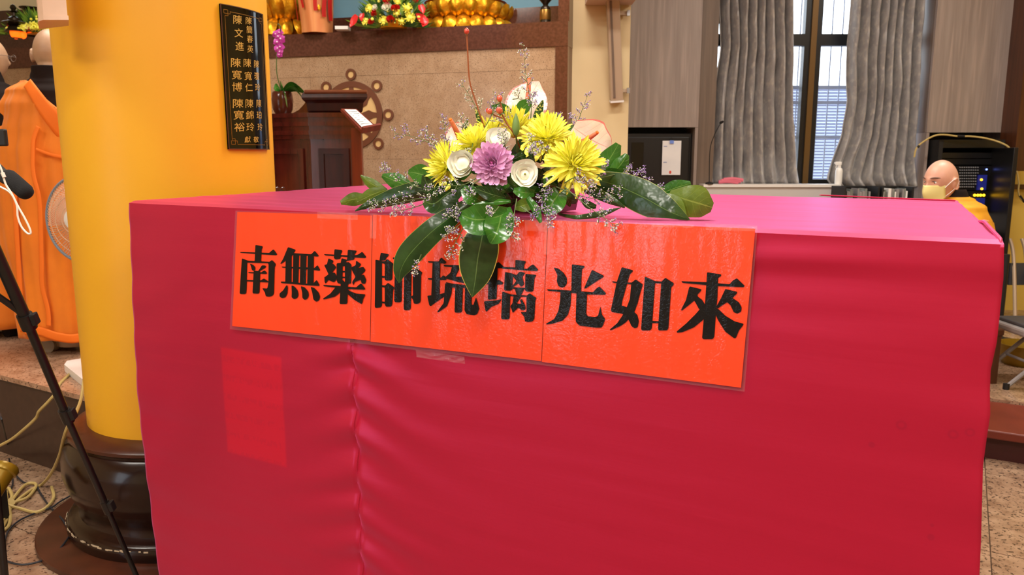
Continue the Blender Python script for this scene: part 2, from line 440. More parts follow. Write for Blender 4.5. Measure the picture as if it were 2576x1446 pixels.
    def build(s, name, m, parent=None, smooth=False, label=None, kind=None, own=None, fixn=True):
        mats = m if isinstance(m, (list, tuple)) else [m]
        org = own if own is not None else (wloc(parent) if parent is not None else (0, 0, 0))
        me = s.mesh(name, org, smooth, mats)
        if fixn:
            bm = bmesh.new(); bm.from_mesh(me); bmesh.ops.recalc_face_normals(bm, faces=bm.faces[:]); bm.to_mesh(me); bm.free()
        if smooth:
            try: me.set_sharp_from_angle(angle=R(42))
            except Exception: pass
        o = bpy.data.objects.new(name, me); COL.objects.link(o)
        if own is not None: o.location = Vector(own) - (wloc(parent) if parent is not None else Vector((0, 0, 0)))
        if parent is not None: o.parent = parent
        if label: o['label'] = label
        if kind: o['kind'] = kind
        return o
def boxo(name, c, size, m, parent=None, kind=None, label=None, bev=0, **k):
    b = MB(); b.box(c, size, bev=bev, **k); return b.build(name, m, parent, kind=kind, label=label)
def span(x0, x1, y0, y1, z0, z1): return ((x0 + x1) / 2, (y0 + y1) / 2, (z0 + z1) / 2), (abs(x1 - x0), abs(y1 - y0), abs(z1 - z0))
def interp(tab, x):
    if x <= tab[0][0]: return tab[0][1]
    for (a, fa), (b, fb) in zip(tab, tab[1:]):
        if x <= b: return fa + (fb - fa) * (x - a) / (b - a)
    return tab[-1][1]
def smooth_pts(pts, n=6):
    """Catmull-Rom through points"""
    pts = [Vector(p) for p in pts]; out = []
    for i in range(len(pts) - 1):
        p0 = pts[max(i - 1, 0)]; p1 = pts[i]; p2 = pts[i + 1]; p3 = pts[min(i + 2, len(pts) - 1)]
        for k in range(n):
            t = k / n
            out.append(.5 * ((2 * p1) + (p2 - p0) * t + (2 * p0 - 5 * p1 + 4 * p2 - p3) * t * t + (3 * p1 - p0 - 3 * p2 + p3) * t ** 3))
    out.append(pts[-1]); return out

# table frame: top height and the two front corners fix the axes
TOP = 1.253
CA = onZ(326, 506, TOP); CB = onZ(2524, 606, TOP); CC = onZ(2408, 505, TOP)
E1 = (CB - CA).normalized(); E2 = Vector((-E1.y, E1.x, 0))
TW = (CB - CA).length; TD = (CC - CB).dot(E2)
NF = -E2                                      # front face normal
def onFront(px, py, off=0):
    d = ray(px, py); o = Vector((0, 0, CAMH)); p0 = CA + NF * off
    return o + d * ((p0 - o).dot(NF) / d.dot(NF))
def tf(u, v, z): return CA + E1 * u + E2 * v + Vector((0, 0, z - TOP))
def uOf(p): return (p - CA).dot(E1)
ALW_P = P(1048, 130, 5.6); ALW_D = Vector((1, -.30, 0)).normalized(); ALW_N = Vector((-.30, -1, 0)).normalized()
def onAlt(px, py, off=0):
    d = ray(px, py); o = Vector((0, 0, CAMH)); p0 = ALW_P + ALW_N * off
    return o + d * ((p0 - o).dot(ALW_N) / d.dot(ALW_N))
# ================================================================ SETTING
PF, P2 = .39, .165                        # platform levels, left and right
boxo('floor', (0, 1.5, -.06), (10.6, 12.2, .1), M['joint'], kind='structure')
FL = bpy.data.objects['floor']
# granite floor tiles laid square to the table, 2 mm joints
J0 = Vector((2.085, 3.27, 0)); TS = .8
tile_me = MB().box((0, 0, 0), (TS - .004, TS - .004, .01), ex=E1, ey=E2).mesh('tile', mats=[M['granite_floor']])
for i in range(-7, 3):
    for j in range(-4, 2):
        c = J0 + E1 * ((i + .5) * TS) + E2 * ((j + .5) * TS)
        if abs(c.x) < 4.7 and 0.2 < c.y < 5.0:
            o = bpy.data.objects.new('tile', tile_me); COL.objects.link(o); o.parent = FL; o.location = (c.x, c.y, .055 - .06 + FL.location.z * 0); 
            o.location = (c.x, c.y, -.005)
# left platform
pl = [(-5.3, 5.17), (-1.74, 3.135), (-1.52, 3.53), (.95, 3.9), (.95, 6.9), (-5.3, 6.9)]
b = MB(); b.prism([(x, y, 0.001) for x, y in pl], (0, 0, 1), PF - .022); fp = b.build('floor', M['riser_granite'], kind='structure')
b = MB(); b.prism([(x, y - .012 * (y < 6), PF - .022) for x, y in pl], (0, 0, 1), .022); b.build('platform_slab', M['granite_left'], fp)
# right platform and its red-brown step
Q0 = Vector((2.22, 3.37, 0))
p2 = [Q0 + E1 * -1.6 + E2 * .5, Q0 + E1 * 3.2 + E2 * .5, Vector((5.2, 6.9, 0)), Vector((.96, 6.9, 0)), Vector((.96, 4.6, 0))]
b = MB(); b.prism([Vector((p.x, p.y, .001)) for p in p2], (0, 0, 1), P2 - .001)
b.build('floor', M['granite_floor'], kind='structure')
st = thing('platform_step', Q0 + Vector((0, 0, 0)), 'red-brown wooden step box in front of the granite platform behind the table', 'step')
b = MB(); b.box(Q0 + E1 * .8 + E2 * .27 + Vector((0, 0, .055)), (4.6, .44, .11), ex=E1, ey=E2); b.build('riser', M['step_shaded'], st)
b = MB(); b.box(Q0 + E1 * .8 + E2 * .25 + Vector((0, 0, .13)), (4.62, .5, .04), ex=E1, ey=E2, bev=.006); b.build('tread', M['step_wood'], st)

boxo('wall_back', (0, -3.6, 1.75), (10.6, .1, 3.7), M['cream_wall'], kind='structure')
WLF = thing('wall_left', (-5.3, 1.5, 0), None, None); WLF['kind'] = 'structure'
boxo('wall_panel', *span(-5.35, -5.25, -1.3, 7.6, 0, CEIL), M['cream_wall'], WLF)
boxo('wall_panel', *span(-5.35, -5.25, -3.6, -3.3, 0, CEIL), M['cream_wall'], WLF)
boxo('wall_panel', *span(-5.35, -5.25, -3.3, -1.3, 2.5, CEIL), M['cream_wall'], WLF)
DR1 = thing('added_glass_door', (-5.3, -2.3, 0), None, None); DR1['kind'] = 'structure'  # unseen glass doors added for reflections on the sign and daylight on the cloth
for k in range(5):
    y = -3.3 + k * .5; boxo('door_frame', *span(-5.33, -5.27, y - .03, y + .03, 0, 2.5), M['frame_black'], DR1)
for z in (.03, .95, 2.47): boxo('door_rail', *span(-5.325, -5.275, -3.3, -1.3, z - .03, z + .03), M['frame_black'], DR1)
boxo('pane', *span(-5.302, -5.298, -3.3, -1.3, 0, 2.5), M['glass'], DR1)
boxo('wall_right', (5.3, 1.5, 1.75), (.1, 12.2, 3.7), M['yellow_wall'], kind='structure')
boxo('ceiling', (0, 1.7, CEIL + .05), (10.6, 10.8, .1), M['ceiling_white'], kind='structure')
for (x, y, a, bb, p, c) in LAMPS:
    t = thing('ceiling_lamp', (x, y, CEIL), 'long white ceiling lamp panel with pale frame overhead', 'lamp', 'ceiling lamp panels')
    boxo('housing', (x, y, CEIL - .03), (a + .08, bb + .08, .056), M['white_paint'], t)
    boxo('diffuser', (x, y, CEIL - .066), (a, bb, .012), M['lamp_panel'], t)

# ---------------- altar front: dark granite frame round speckled panels
AF = thing('wall_front', ALW_P * 1, None, None); AF['kind'] = 'structure'; AF.location = (ALW_P.x, ALW_P.y, 0)
def sAlt(p): return (p - ALW_P).dot(ALW_D)
def aw(s, z, off=0): q = ALW_P + ALW_D * s + ALW_N * off; return Vector((q.x, q.y, z))
SH = P(1080, 70, 5.57).z                                  # shelf height
s_r = sAlt(onAlt(1428, 250)); s_p = sAlt(onAlt(1397, 250)); s_l = -4.6
z_t = onAlt(1048, 131).z
def altbox(name, s0, s1, z0, z1, d0, d1, m, parent=AF, bev=0, **k):
    b = MB(); b.box(aw((s0 + s1) / 2, (z0 + z1) / 2, (d0 + d1) / 2), (abs(s1 - s0), abs(d1 - d0), abs(z1 - z0)), ex=ALW_D, ey=-ALW_N, bev=bev)
    return b.build(name, m, parent, **k)
altbox('backing', s_l, s_r - .002, PF, SH - .005, -1.1, -.03, M['joint'])
altbox('granite_band', s_l, s_r, z_t, SH, -1.1, .012, M['dark_granite'])
altbox('granite_band', s_p, s_r, PF, z_t - .002, -.03, .012, M['dark_granite'])
sj = sAlt(onAlt(980, 290)); zj1 = onAlt(980, 188).z; zj2 = onAlt(980, 400).z
cols = [s_p, sj] + [sj - .62 * k for k in range(1, 8)] + [s_l]
rows = [z_t, zj1, zj2, PF]
for c0, c1 in zip(cols[1:], cols):
    for r0, r1 in zip(rows[1:], rows):
        altbox('granite_panel', c0 + .0007, c1 - .0007, r0 + .0007, r1 - .0007, -.03, 0, M['granite_wall'])
# dharma wheel inlay
wc = onAlt(887, 290); ws, wz = sAlt(wc), wc.z
WH = thing('wheel_emblem', aw(ws, wz, .002), 'brown eight-spoked wheel emblem set in the speckled altar panel', 'emblem')
def wp(r, a, off): return aw(ws + r * math.cos(a), wz + r * math.sin(a), off)
def ringmb(cx, cz, r0, r1, d0, d1, n=40):
    b = MB(); vs = []; fs = []
    for j in range(n):
        a = 2 * math.pi * j / n
        for r, d in ((r0, d0), (r1, d0), (r1, d1), (r0, d1)): vs.append(aw(cx + r * math.cos(a), cz + r * math.sin(a), d))
    for j in range(n):
        k = (j + 1) % n
        for q in range(4): fs.append((j * 4 + q, k * 4 + q, k * 4 + (q + 1) % 4, j * 4 + (q + 1) % 4))
    return b.add(vs, fs)
WR = 83 * 5.65 / FPX
ringmb(ws, wz, WR * .83, WR, .0, .012).build('rim', M['wheel_brown'], WH)
b = MB(); b.lathe(aw(ws, wz, .001), [(0.001, 0), (WR * .84, 0), (WR * .84, .003), (.001, .003)], 40, ax=ALW_N); b.build('cream_disc', M['cream_inlay'], WH)
for k in range(8):
    a = k * math.pi / 4
    sp_ = [wp(r, a + t / max(r, .05), .004) for r, t in ((.03, .012), (WR * .3, .01), (WR * .42, .022), (WR * .58, .034), (WR * .7, .02), (WR * .85, .014))]
    sp2 = [wp(r, a - t / max(r, .05), .004) for r, t in ((.03, .012), (WR * .3, .01), (WR * .42, .022), (WR * .58, .034), (WR * .7, .02), (WR * .85, .014))]
    b = MB(); b.prism(sp_ + sp2[::-1], ALW_N, .006); b.build('spoke', M['wheel_brown'], WH)
    cx, cz = ws + WR * 1.19 * math.cos(a), wz + WR * 1.19 * math.sin(a)
    kn = ringmb(cx, cz, .024, .04, 0, .012, 20).build('knob_ring', M['wheel_brown'], WH)
    b = MB(); b.lathe(aw(cx, cz, .001), [(0.001, 0), (.025, 0), (.025, .003), (.001, .003)], 20, ax=ALW_N); b.build('cream_dot', M['cream_inlay'], kn)
ringmb(ws, wz, .0, .06, .003, .010, 20).build('hub', M['wheel_brown'], WH)

# altar back: low granite riser, blue and pale green panels, side pier
altbox('granite_riser', s_l, s_p, SH, SH + .19, -.62, -.5, M['dark_granite'])
altbox('blue_panel', -2.6, s_p, SH + .19, SH + 1.3, -.72, -.66, M['blue_panel'])
altbox('pale_panel', -2.1, -.55, SH + .42, SH + 1.3, -.66, -.64, M['pale_green'])
altbox('dark_strip', -2.1, -.55, SH + .40, SH + .425, -.66, -.635, M['black_matte'])
altbox('granite_pier', s_p + .01, s_r, SH, CEIL, -.5, -.02, M['dark_granite'])
altbox('back_panel', s_l, -2.6, SH, CEIL, -.9, -.8, M['pale_green'])
altbox('wood_board', s_l, -3.05, SH, SH + .42, -.62, -.55, M['trim_wood'])

# cream pier, soffit, window wall
cx0 = .362; cx1 = P(1584, 200, 5.4).x
boxo('wall_front', *span(cx0, cx1, 5.42, 7.0, 0, CEIL), M['cream_wall'], kind='structure')
boxo('trim_1', *span(P(1472, 0, 5.4).x, P(1590, 0, 5.4).x, 5.0, 5.41, P(1500, 12, 5.4).z, CEIL), M['soffit'], kind='structure')
WY = 6.45
wx0, wx1 = 1.60, 3.32
zs = P(1800, 462, WY).z
WF = thing('wall_front', (1, WY, 0), None, None); WF['kind'] = 'structure'
boxo('wall_panel', *span(.3, wx0, WY, WY + .15, 0, CEIL), M['cream_wall'], WF)
boxo('wall_panel', *span(wx1, 5.3, WY, WY + .15, 0, CEIL), M['yellow_wall'], WF)
boxo('wall_panel', *span(wx0, wx1, WY, WY + .15, 0, zs - .03), M['cream_wall'], WF)
boxo('wall_panel', *span(wx0, wx1, WY, WY + .15, 3.0, CEIL), M['cream_wall'], WF)
boxo('wall_panel', *span(-5.3, .3, 7.5, 7.6, 0, CEIL), M['cream_wall'], WF)
# cabinets
def cabinet(x0, x1, ybot_px, label, left):
    z0 = P((x0 + x1) / 2 / 6.1 * FPX + CX, ybot_px, 6.1).z
    t = thing('cabinet', ((x0 + x1) / 2, 6.25, P2 if left is None else 0), label, 'cabinet')
    boxo('upper_panel', *span(x0, x1, 6.1, 6.13, z0, CEIL - .01), M['wood_panel'], t)
    boxo('side_panel', *span(x0, x0 + .022, 6.10, 6.44, P2, z0 - .002), M['wood_panel'], t)
    boxo('side_panel', *span(x1 - .022, x1, 6.10, 6.44, P2, z0 - .002), M['wood_panel'], t)
    boxo('side_panel', *span(x0, x0 + .02, 6.135, 6.44, z0, CEIL - .01), M['wood_dark'], t)
    boxo('shelf', *span(x0 + .022, x1 - .022, 6.13, 6.44, z0, z0 + .02), M['black_matte'], t)
    boxo('back_panel', *span(x0 + .022, x1 - .022, 6.42, 6.44, P2, z0 - .002), M['black_matte'], t)
    return t, z0
LX0, LX1 = cx1 + .06, P(1757, 300, 6.1).x
RX0, RX1 = P(2334, 300, 6.1).x, P(2546, 300, 6.1).x
cabL, zL = cabinet(LX0, LX1, 320, 'taupe wood-grain cabinet left of the window with black locker below', True)
cabR, zR = cabinet(RX0, RX1, 333, 'taupe wood-grain cabinet right of the window above the audio rack', True)
boxo('trim_2', *span(LX1 + .002, P(1798, 300, 6.15).x, 6.14, 6.2, P2, CEIL), M['wood_dark'], kind='structure')
# yellow return wall, wood trims at far right
boxo('wall_right', *span(RX1 + .004, 5.2, 6.12, 6.4, P2, CEIL), M['yellow_wall'], kind='structure')
tx = P(2562, 200, 5.95).x
boxo('trim_3', *span(tx, tx + .10, 5.9, 6.1, P(2562, 430, 5.95).z, CEIL), M['trim_wood'], kind='structure')
boxo('trim_4', *span(P(2538, 470, 6.08).x, 5.2, 6.06, 6.11, P(2560, 476, 6.08).z, P(2560, 464, 6.08).z), M['trim_wood'], kind='structure')

# ---------------- window
WN = thing('window_1', ((wx0 + wx1) / 2, WY, zs), None, None); WN['kind'] = 'structure'
mx0, mx1 = P(2027, 200, WY).x, P(2056, 200, WY).x
zt0, zt1 = P(2045, 114, WY).z, P(2045, 84, WY).z
boxo('mullion', *span(mx0 - .02, mx1 + .02, WY + .02, WY + .09, zs, 3.0), M['frame_black'], WN)
boxo('bronze_strip', *span((mx0 + mx1) / 2 - .022, (mx0 + mx1) / 2 + .022, WY, WY + .02, zs, 3.0), M['bronze'], WN)
for a, bq in ((wx0, mx0 - .02), (mx1 + .02, wx1)):
    boxo('transom', *span(a, bq, WY + .02, WY + .09, zt0, zt1), M['frame_black'], WN)
    boxo('bottom_rail', *span(a, bq, WY + .02, WY + .09, zs - .01, zs + .035), M['frame_black'], WN)
    boxo('pane', *span(a, bq, WY + .05, WY + .056, zs + .035, zt0), M['glass'], WN)
    boxo('pane', *span(a, bq, WY + .05, WY + .056, zt1, 3.0), M['glass'], WN)
boxo('side_frame', *span(wx0 - .01, wx0 + .03, WY + .02, WY + .09, zs, 3.0), M['frame_black'], WN)
boxo('side_frame', *span(wx1 - .03, wx1 + .01, WY + .02, WY + .09, zs, 3.0), M['frame_black'], WN)
# security grille outside
GR = thing('window_grille', ((wx0 + wx1) / 2, WY + .3, zs), 'pale metal security grille outside the window behind the curtains', 'grille')
GY = WY + .32
k = 0
x = wx0
while x < wx1 + .3:
    b = MB(); b.tube([(x, GY, zs - .1), (x, GY, 3.1)], .006, 6); b.build('bar', M['bars'], GR); x += .088
for yy in (220, 345, 258):
    z = P(2080, yy, GY).z
    boxo('rail', *span(wx0, wx1 + .3, GY - .01, GY + .01, z - .014, z + .014), M['bars'], GR)
boxo('rail', *span(wx0, wx1 + .3, GY - .01, GY + .01, 3.1, 3.13), M['bars'], GR)
# neighbouring building: ribbed shutter wall and dim window band
NB = thing('building', (4.2, 9.6, 0), 'pale neighbouring building with ribbed shutter wall outside the window', 'building')
boxo('wall', *span(1.0, 7.6, 9.6, 9.9, 0, P(2080, 215, 9.6).z), M['shutter'], NB)
b = MB(); z = .9
while z < P(2080, 216, 9.6).z:
    b.box((4.3, 9.585, z), (6.6, .03, .014)); z += .036
b.build('shutter_ribs', M['bars'], NB, kind='stuff')

# ---------------- curtains
def curtain(rowsL, rowsR, y0, y1, Y, nf, label, seed):
    t = thing('curtain', P((rowsL[-1][1] + rowsR[-1][1]) / 2, y1, Y), label, 'curtain', None)
    rnd = random.Random(seed); ph = [rnd.uniform(-.6, .6) for _ in range(nf + 2)]
    def fn(u, v):
        py = y0 + (y1 - y0) * v
        a, c = interp(rowsL, py), interp(rowsR, py)
        uu = u + .012 * math.sin(v * 4 + ph[int(u * nf)])
        px = a + (c - a) * u
        p = P(px, py, Y)
        fold = math.sin((u + .02 * math.sin(v * 3 + seed)) * nf * 2 * math.pi + .5 * math.sin(u * 9 + seed))
        amp = .066 * (1 - .25 * v) 
        hem = max(0, (v - .86) / .14)
        p.y += fold * amp * (.85 + .3 * noise.noise((u * 6, v * 3, seed))) + .02 * noise.noise((u * 18, v * 9, seed)) * (1 + 1.5 * hem)
        p.y -= .05 * hem * hem
        p.x += .01 * noise.noise((u * 5, v * 4, seed + 3))
        return p
    b = MB(); b.grid(fn, nf * 14, 60); o = b.build('drape', M['curtain'], t, smooth=True, fixn=False)
    so = o.modifiers.new('thick', 'SOLIDIFY'); so.thickness = .006
    # hem band
    return t
curtain([(-60, 1812), (120, 1808), (250, 1790), (330, 1786), (462, 1782)], [(-60, 1990), (200, 1990), (330, 1992), (462, 2000)], -60, 463, 6.26, 8,
        'grey crushed velvet curtain left of the window mullion', 3)
curtain([(-60, 2150), (120, 2136), (250, 2130), (340, 2116), (400, 2092), (450, 2074), (468, 2084)], [(-60, 2330), (120, 2312), (250, 2304), (400, 2294), (468, 2292)], -60, 468, 6.26, 8,
        'grey crushed velvet curtain right of the mullion beside the monk', 8)

# ---------------- bench with things on it
bz = P(1900, 463, 6.05).z
BN = thing('bench', ((1.6 + 2.5) / 2, 6.1, P2), 'pale grey low counter under the left curtain', 'counter')
bx1 = P(2116, 470, 5.98).x
boxo('top', *span(LX1 + .03, bx1, 5.98, 6.13, bz - .02, bz), M['white_paint'], BN)
boxo('body', *span(LX1 + .04, bx1 - .01, 5.995, 6.12, P2, bz - .02), M['sill_white'], BN)
tw = thing('towel', P(1825, 455, 6.05), 'pink folded towel lying on the pale counter', 'towel')
b = MB()
for k in range(3):
    p = P(1808 + 6 * k, 458 - 3 * k, 6.04)
    b.tube(smooth_pts([p, p + Vector((.07, .0, .006)), p + Vector((.15, .01, -.004))]), [.014] * 13, 8)
b.build('folds', M['pink_cloth'], tw, smooth=True)
SB = thing('spray_bottle', P(2108, 470, 6.04), 'white spray bottle on the counter before the right curtain', 'bottle')
c = P(2108, 470, 6.04); c.z = bz; hb = .16
b = MB(); b.lathe(c, [(.001, 0), (.026, 0), (.027, .01), (.027, .10), (.022, .118), (.011, .126), (.011, .135), (.001, .135)], 20); b.build('bottle_body', M['white_plastic'], SB, smooth=True)
b = MB(); b.lathe(c, [(.013, .127), (.013, .142), (.001, .142)], 14); b.box(c + Vector((-.008, 0, .156)), (.046, .018, .026), bev=.004); b.box(c + Vector((-.034, 0, .160)), (.012, .01, .01))
b.build('spray_head', M['white_plastic'], SB)
b = MB(); b.tube([c + Vector((-.018, 0, .146)), c + Vector((-.026, 0, .13)), c + Vector((-.024, 0, .118))], .003, 6); b.build('trigger', M['white_plastic'], SB)

# black racks of disc cases
def case_rack(px0, px1, label, seed, which):
    z = P((px0 + px1) / 2, 509, 5.7).z + .045; x0, x1 = P(px0, 480, 5.7).x, P(px1, 480, 5.7).x
    zt = P((px0 + px1) / 2, 470, 5.7).z
    t = thing('case_rack', ((x0 + x1) / 2, 5.8, P2), label, 'rack')
    boxo('back_panel', *span(x0, x1, 5.9, 5.92, P2, zt), M['black_matte'], t)
    boxo('side_panel', *span(x0, x0 + .012, 5.68, 5.9, P2, zt), M['black_matte'], t)
    boxo('side_panel', *span(x1 - .012, x1, 5.68, 5.9, P2, zt), M['black_matte'], t)
    boxo('shelf', *span(x0 + .012, x1 - .012, 5.68, 5.9, z - .06, z - .045), M['black_matte'], t)
    boxo('top_rail', *span(x0 + .012, x1 - .012, 5.88, 5.90, zt - .012, zt), M['black_matte'], t)
    rnd = random.Random(seed); x = x0 + .02; n = 0
    while x < x1 - .03:
        wd = rnd.choice([.011, .014, .022]); hh = rnd.uniform(.075, .1)
        if rnd.random() < .62:
            m = M['spine_green'] if rnd.random() < .12 else M[rnd.choice(['spine', 'spine', 'white_plastic', 'grey_plastic'])]
            o = boxo('disc_case', (x + wd / 2, 5.77, z - .045 + hh / 2), (wd - .002, .12, hh), m)
            n += 1; ORD = ['first', 'second', 'third', 'fourth', 'fifth', 'sixth', 'seventh', 'eighth', 'ninth', 'tenth', 'eleventh', 'twelfth', 'thirteenth']
            cn = {'spine': 'grey', 'spine_green': 'green', 'white_plastic': 'white', 'grey_plastic': 'dull grey'}[[k_ for k_ in M if M[k_] == m][0]]
            tag(o, '%s thin disc case, %s from left in the %s black rack' % (cn, ORD[n - 1], which), 'case', 'disc cases in the black racks')
        x += wd
case_rack(2122, 2210, 'black open rack of disc cases below the right curtain, beside counter', 1, 'left')
case_rack(2216, 2296, 'black open rack of disc cases nearer the seated monk', 2, 'right')

# gooseneck microphone at the left curtain
gm = thing('gooseneck_microphone', P(1785, 470, 6.0), 'thin black gooseneck microphone against the left curtain', 'microphone')
pts = smooth_pts([P(1784, 470, 6.0), P(1786, 380, 6.0), P(1795, 345, 5.99), P(1808, 318, 5.98), P(1814, 309, 5.98)])
b = MB(); b.tube(pts, .0035, 6); b.build('neck', M['black_matte'], gm, smooth=True)
b = MB(); b.tube([P(1811, 311, 5.98), P(1814, 308, 5.98), P(1820, 305, 5.97)], [.008, .011, .007], 10); b.build('capsule', M['mic_foam'], gm, smooth=True)
b = MB(); b.lathe(Vector((P(1784, 470, 6.0).x, 6.0, bz)), [(.03, 0), (.03, .012), (.008, .02), (.001, .02)], 16); b.build('base', M['black_matte'], gm)

# left locker with paper
lk = thing('locker', ((LX0 + LX1) / 2, 6.2, P2), 'black metal locker in the recess of the left cabinet', 'locker')
zt = P(1665, 335, 6.16).z
boxo('carcass', *span(LX0 + .03, LX1 - .03, 6.17, 6.41, P2, zt), M['black_paint'], lk, bev=.006)
dr = boxo('door', *span(LX0 + .045, LX1 - .05, 6.15, 6.17, P2 + .05, zt - .03), M['black_paint'], lk, bev=.004)
boxo('glass_panel', *span(LX0 + .075, LX0 + .17, 6.146, 6.15, P2 + .1, zt - .07), M['black_glass'], lk)
boxo('handle', P(1618, 456, 6.13), (.06, .012, .012), M['metal'], dr)
pp = thing('notice_paper', P(1688, 396, 6.13), 'white notice sheet clipped to the black locker door', 'paper')
a0, a1 = P(1667, 354, 6.135), P(1711, 440, 6.135)
boxo('sheet', *span(a0.x, a1.x, 6.134, 6.137, a1.z, a0.z), M['paper'], pp)
boxo('clip', P(1690, 357, 6.13), (.03, .01, .025), M['blue_clip'], pp)
b = MB(); b.tube([P(1687, 352, 6.13), P(1690, 345, 6.13), P(1694, 352, 6.13)], .002, 6); b.build('hook', M['black_paint'], pp)
for (px, py) in ((1674, 368), (1673, 408)):
    boxo('printed_line', P(px, py, 6.132), (.026, .001, .005), M['print_blue'], pp)
b = MB(); b.ball(P(1686, 433, 6.133), (.009, .002, .012), 12, 8); b.build('red_seal', M['red_dot'], pp)

# audio rack with open door
rk = thing('audio_rack', ((RX0 + RX1) / 2, 6.2, P2), 'black audio rack of mixers with lit lamps behind the seated monk', 'rack')
rz = P(2430, 352, 6.1).z; rx0, rx1 = RX0 + .04, P(2500, 400, 6.1).x
boxo('back_panel', *span(rx0, rx1, 6.36, 6.4, P2, rz), M['black_matte'], rk)
boxo('side_panel', *span(rx0, rx0 + .03, 5.98, 6.36, P2, rz), M['black_matte'], rk)
boxo('side_panel', *span(rx1 - .03, rx1, 5.98, 6.36, P2, rz), M['black_matte'], rk)
boxo('top_panel', *span(rx0 + .03, rx1 - .03, 5.98, 6.36, rz - .06, rz), M['black_paint'], rk)
def runit(name, y0, y1, x0=rx0 + .032, x1=rx1 - .032, m='black_paint', yy=6.0):
    return boxo(name, *span(x0, x1, yy, 6.34, P(2430, y1, 6.0).z, P(2430, y0, 6.0).z), M[m], rk)
runit('amplifier', 384, 398); runit('amplifier', 400, 414)
mx = runit('mixer', 417, 478)
led = runit('lamp_strip', 480, 498)
xb0, xb1 = P(2458, 450, 6.0).x, P(2480, 450, 6.0).x
boxo('blue_unit', *span(xb0, xb1, 5.985, 6.0, P(2470, 478, 6).z, P(2470, 440, 6).z), M['blue_unit'], rk)
boxo('blue_unit', *span(xb0, xb1, 5.985, 6.0, P(2470, 530, 6).z, P(2470, 498, 6).z), M['blue_unit'], rk)
runit('amplifier', 500, 532); runit('amplifier', 536, 580, m='grey_plastic')
kme = MB().lathe((0, 0, 0), [(.005, 0), (.0045, .01), (.001, .011)], 8, ax=(0, -1, 0)).mesh('knob', mats=[M['knob']])
for r in range(8):
    for c_ in range(9):
        p = P(2414 + c_ * 5.6, 421 + r * 7, 5.998)
        if p.x > xb0 - .01 and r > 2: continue
        o = bpy.data.objects.new('knob', kme); COL.objects.link(o); o.parent = mx; o.location = p - wloc(mx)
for px in (2417, 2424, 2452, 2460, 2467, 2475):
    b = MB(); b.ball(P(px, 491, 5.995), .010, 8, 6); b.build('lamp', M['led_yellow'], led)
for (px, py) in ((2469, 452), (2470, 475)):
    b = MB(); b.ball(P(px, py, 5.98), .009, 8, 6); b.build('lamp', M['led_yellow'], led)
b = MB(); b.ball(P(2482, 426, 5.995), .007, 8, 6); b.build('lamp', M['led_blue'], led)
# open door (swung toward the room)
dA, dB = P(2500, 372, 6.02), P(2557, 376, 5.62)
rd = thing('rack_door', (dB.x, dB.y, P2), 'tall black open rack door right of the monk', 'door')
v = Vector((dB.x - dA.x, dB.y - dA.y, 0)); L_ = v.length; v.normalize(); nn = Vector((-v.y, v.x, 0))
zc = (dA.z + .27) / 2
b = MB(); b.box(Vector(((dA.x + dB.x) / 2, (dA.y + dB.y) / 2, zc)), (L_, .03, dA.z - .27), ex=v, ey=nn, bev=.004); dp = b.build('door_leaf', M['black_paint'], rd)
for py in (540, 580):
    boxo('latch', P(2535, py, 5.68) + nn * -.02, (.012, .012, .03), M['metal'], rd)
boxo('caster', Vector((dB.x, dB.y, .22)), (.05, .03, .1), M['black_matte'], rd)
gl = boxo('glass_strip', *span(P(2505, 560, 5.9).x, P(2516, 560, 5.9).x, 5.88, 5.89, P(2510, 592, 5.9).z, P(2510, 567, 5.9).z), M['white_plastic'], rd)
boxo('green_lamp', *span(P(2500, 560, 5.9).x, P(2512, 560, 5.9).x, 5.90, 5.91, P(2510, 576, 5.9).z, P(2510, 562, 5.9).z), M['led_green'], rd)
# cable looping over the rack
cb = thing('hanging_cable', P(2330, 350, 5.95), 'cream cable looping over the top of the audio rack', 'cable')
b = MB(); b.tube(smooth_pts([P(2300, 395, 5.95), P(2306, 372, 5.95), P(2325, 355, 5.95), P(2352, 341, 5.94), P(2378, 339, 5.94), P(2410, 343, 5.94), P(2440, 343, 5.94), P(2475, 347, 5.92), P(2510, 356, 5.9), P(2535, 368, 5.8), P(2541, 378, 5.72)]), .0065, 7)
b.build('cord', M['cable_cream'], cb, smooth=True)
for (a, c_) in ((P(2408, 342, 5.939), P(2426, 343, 5.939)), (P(2312, 366, 5.948), P(2308, 371, 5.948))):
    b = MB(); b.tube([a, c_], .009, 7); b.build('tape_band', M['black_matte'], cb)
cb2 = thing('wall_cable', P(2560, 450, 5.9), 'short cream cable hanging on the yellow wall at the right edge', 'cable')
b = MB(); b.tube(smooth_pts([P(2558, 430, 5.85), P(2563, 460, 5.85), P(2562, 482, 5.85), P(2568, 500, 5.85), P(2585, 512, 5.85)]), .006, 7); b.build('cord', M['cable_cream'], cb2, smooth=True)
b = MB(); b.tube([P(2565, 492, 5.849), P(2577, 508, 5.849)], .009, 7); b.build('tape_band', M['black_matte'], cb2)

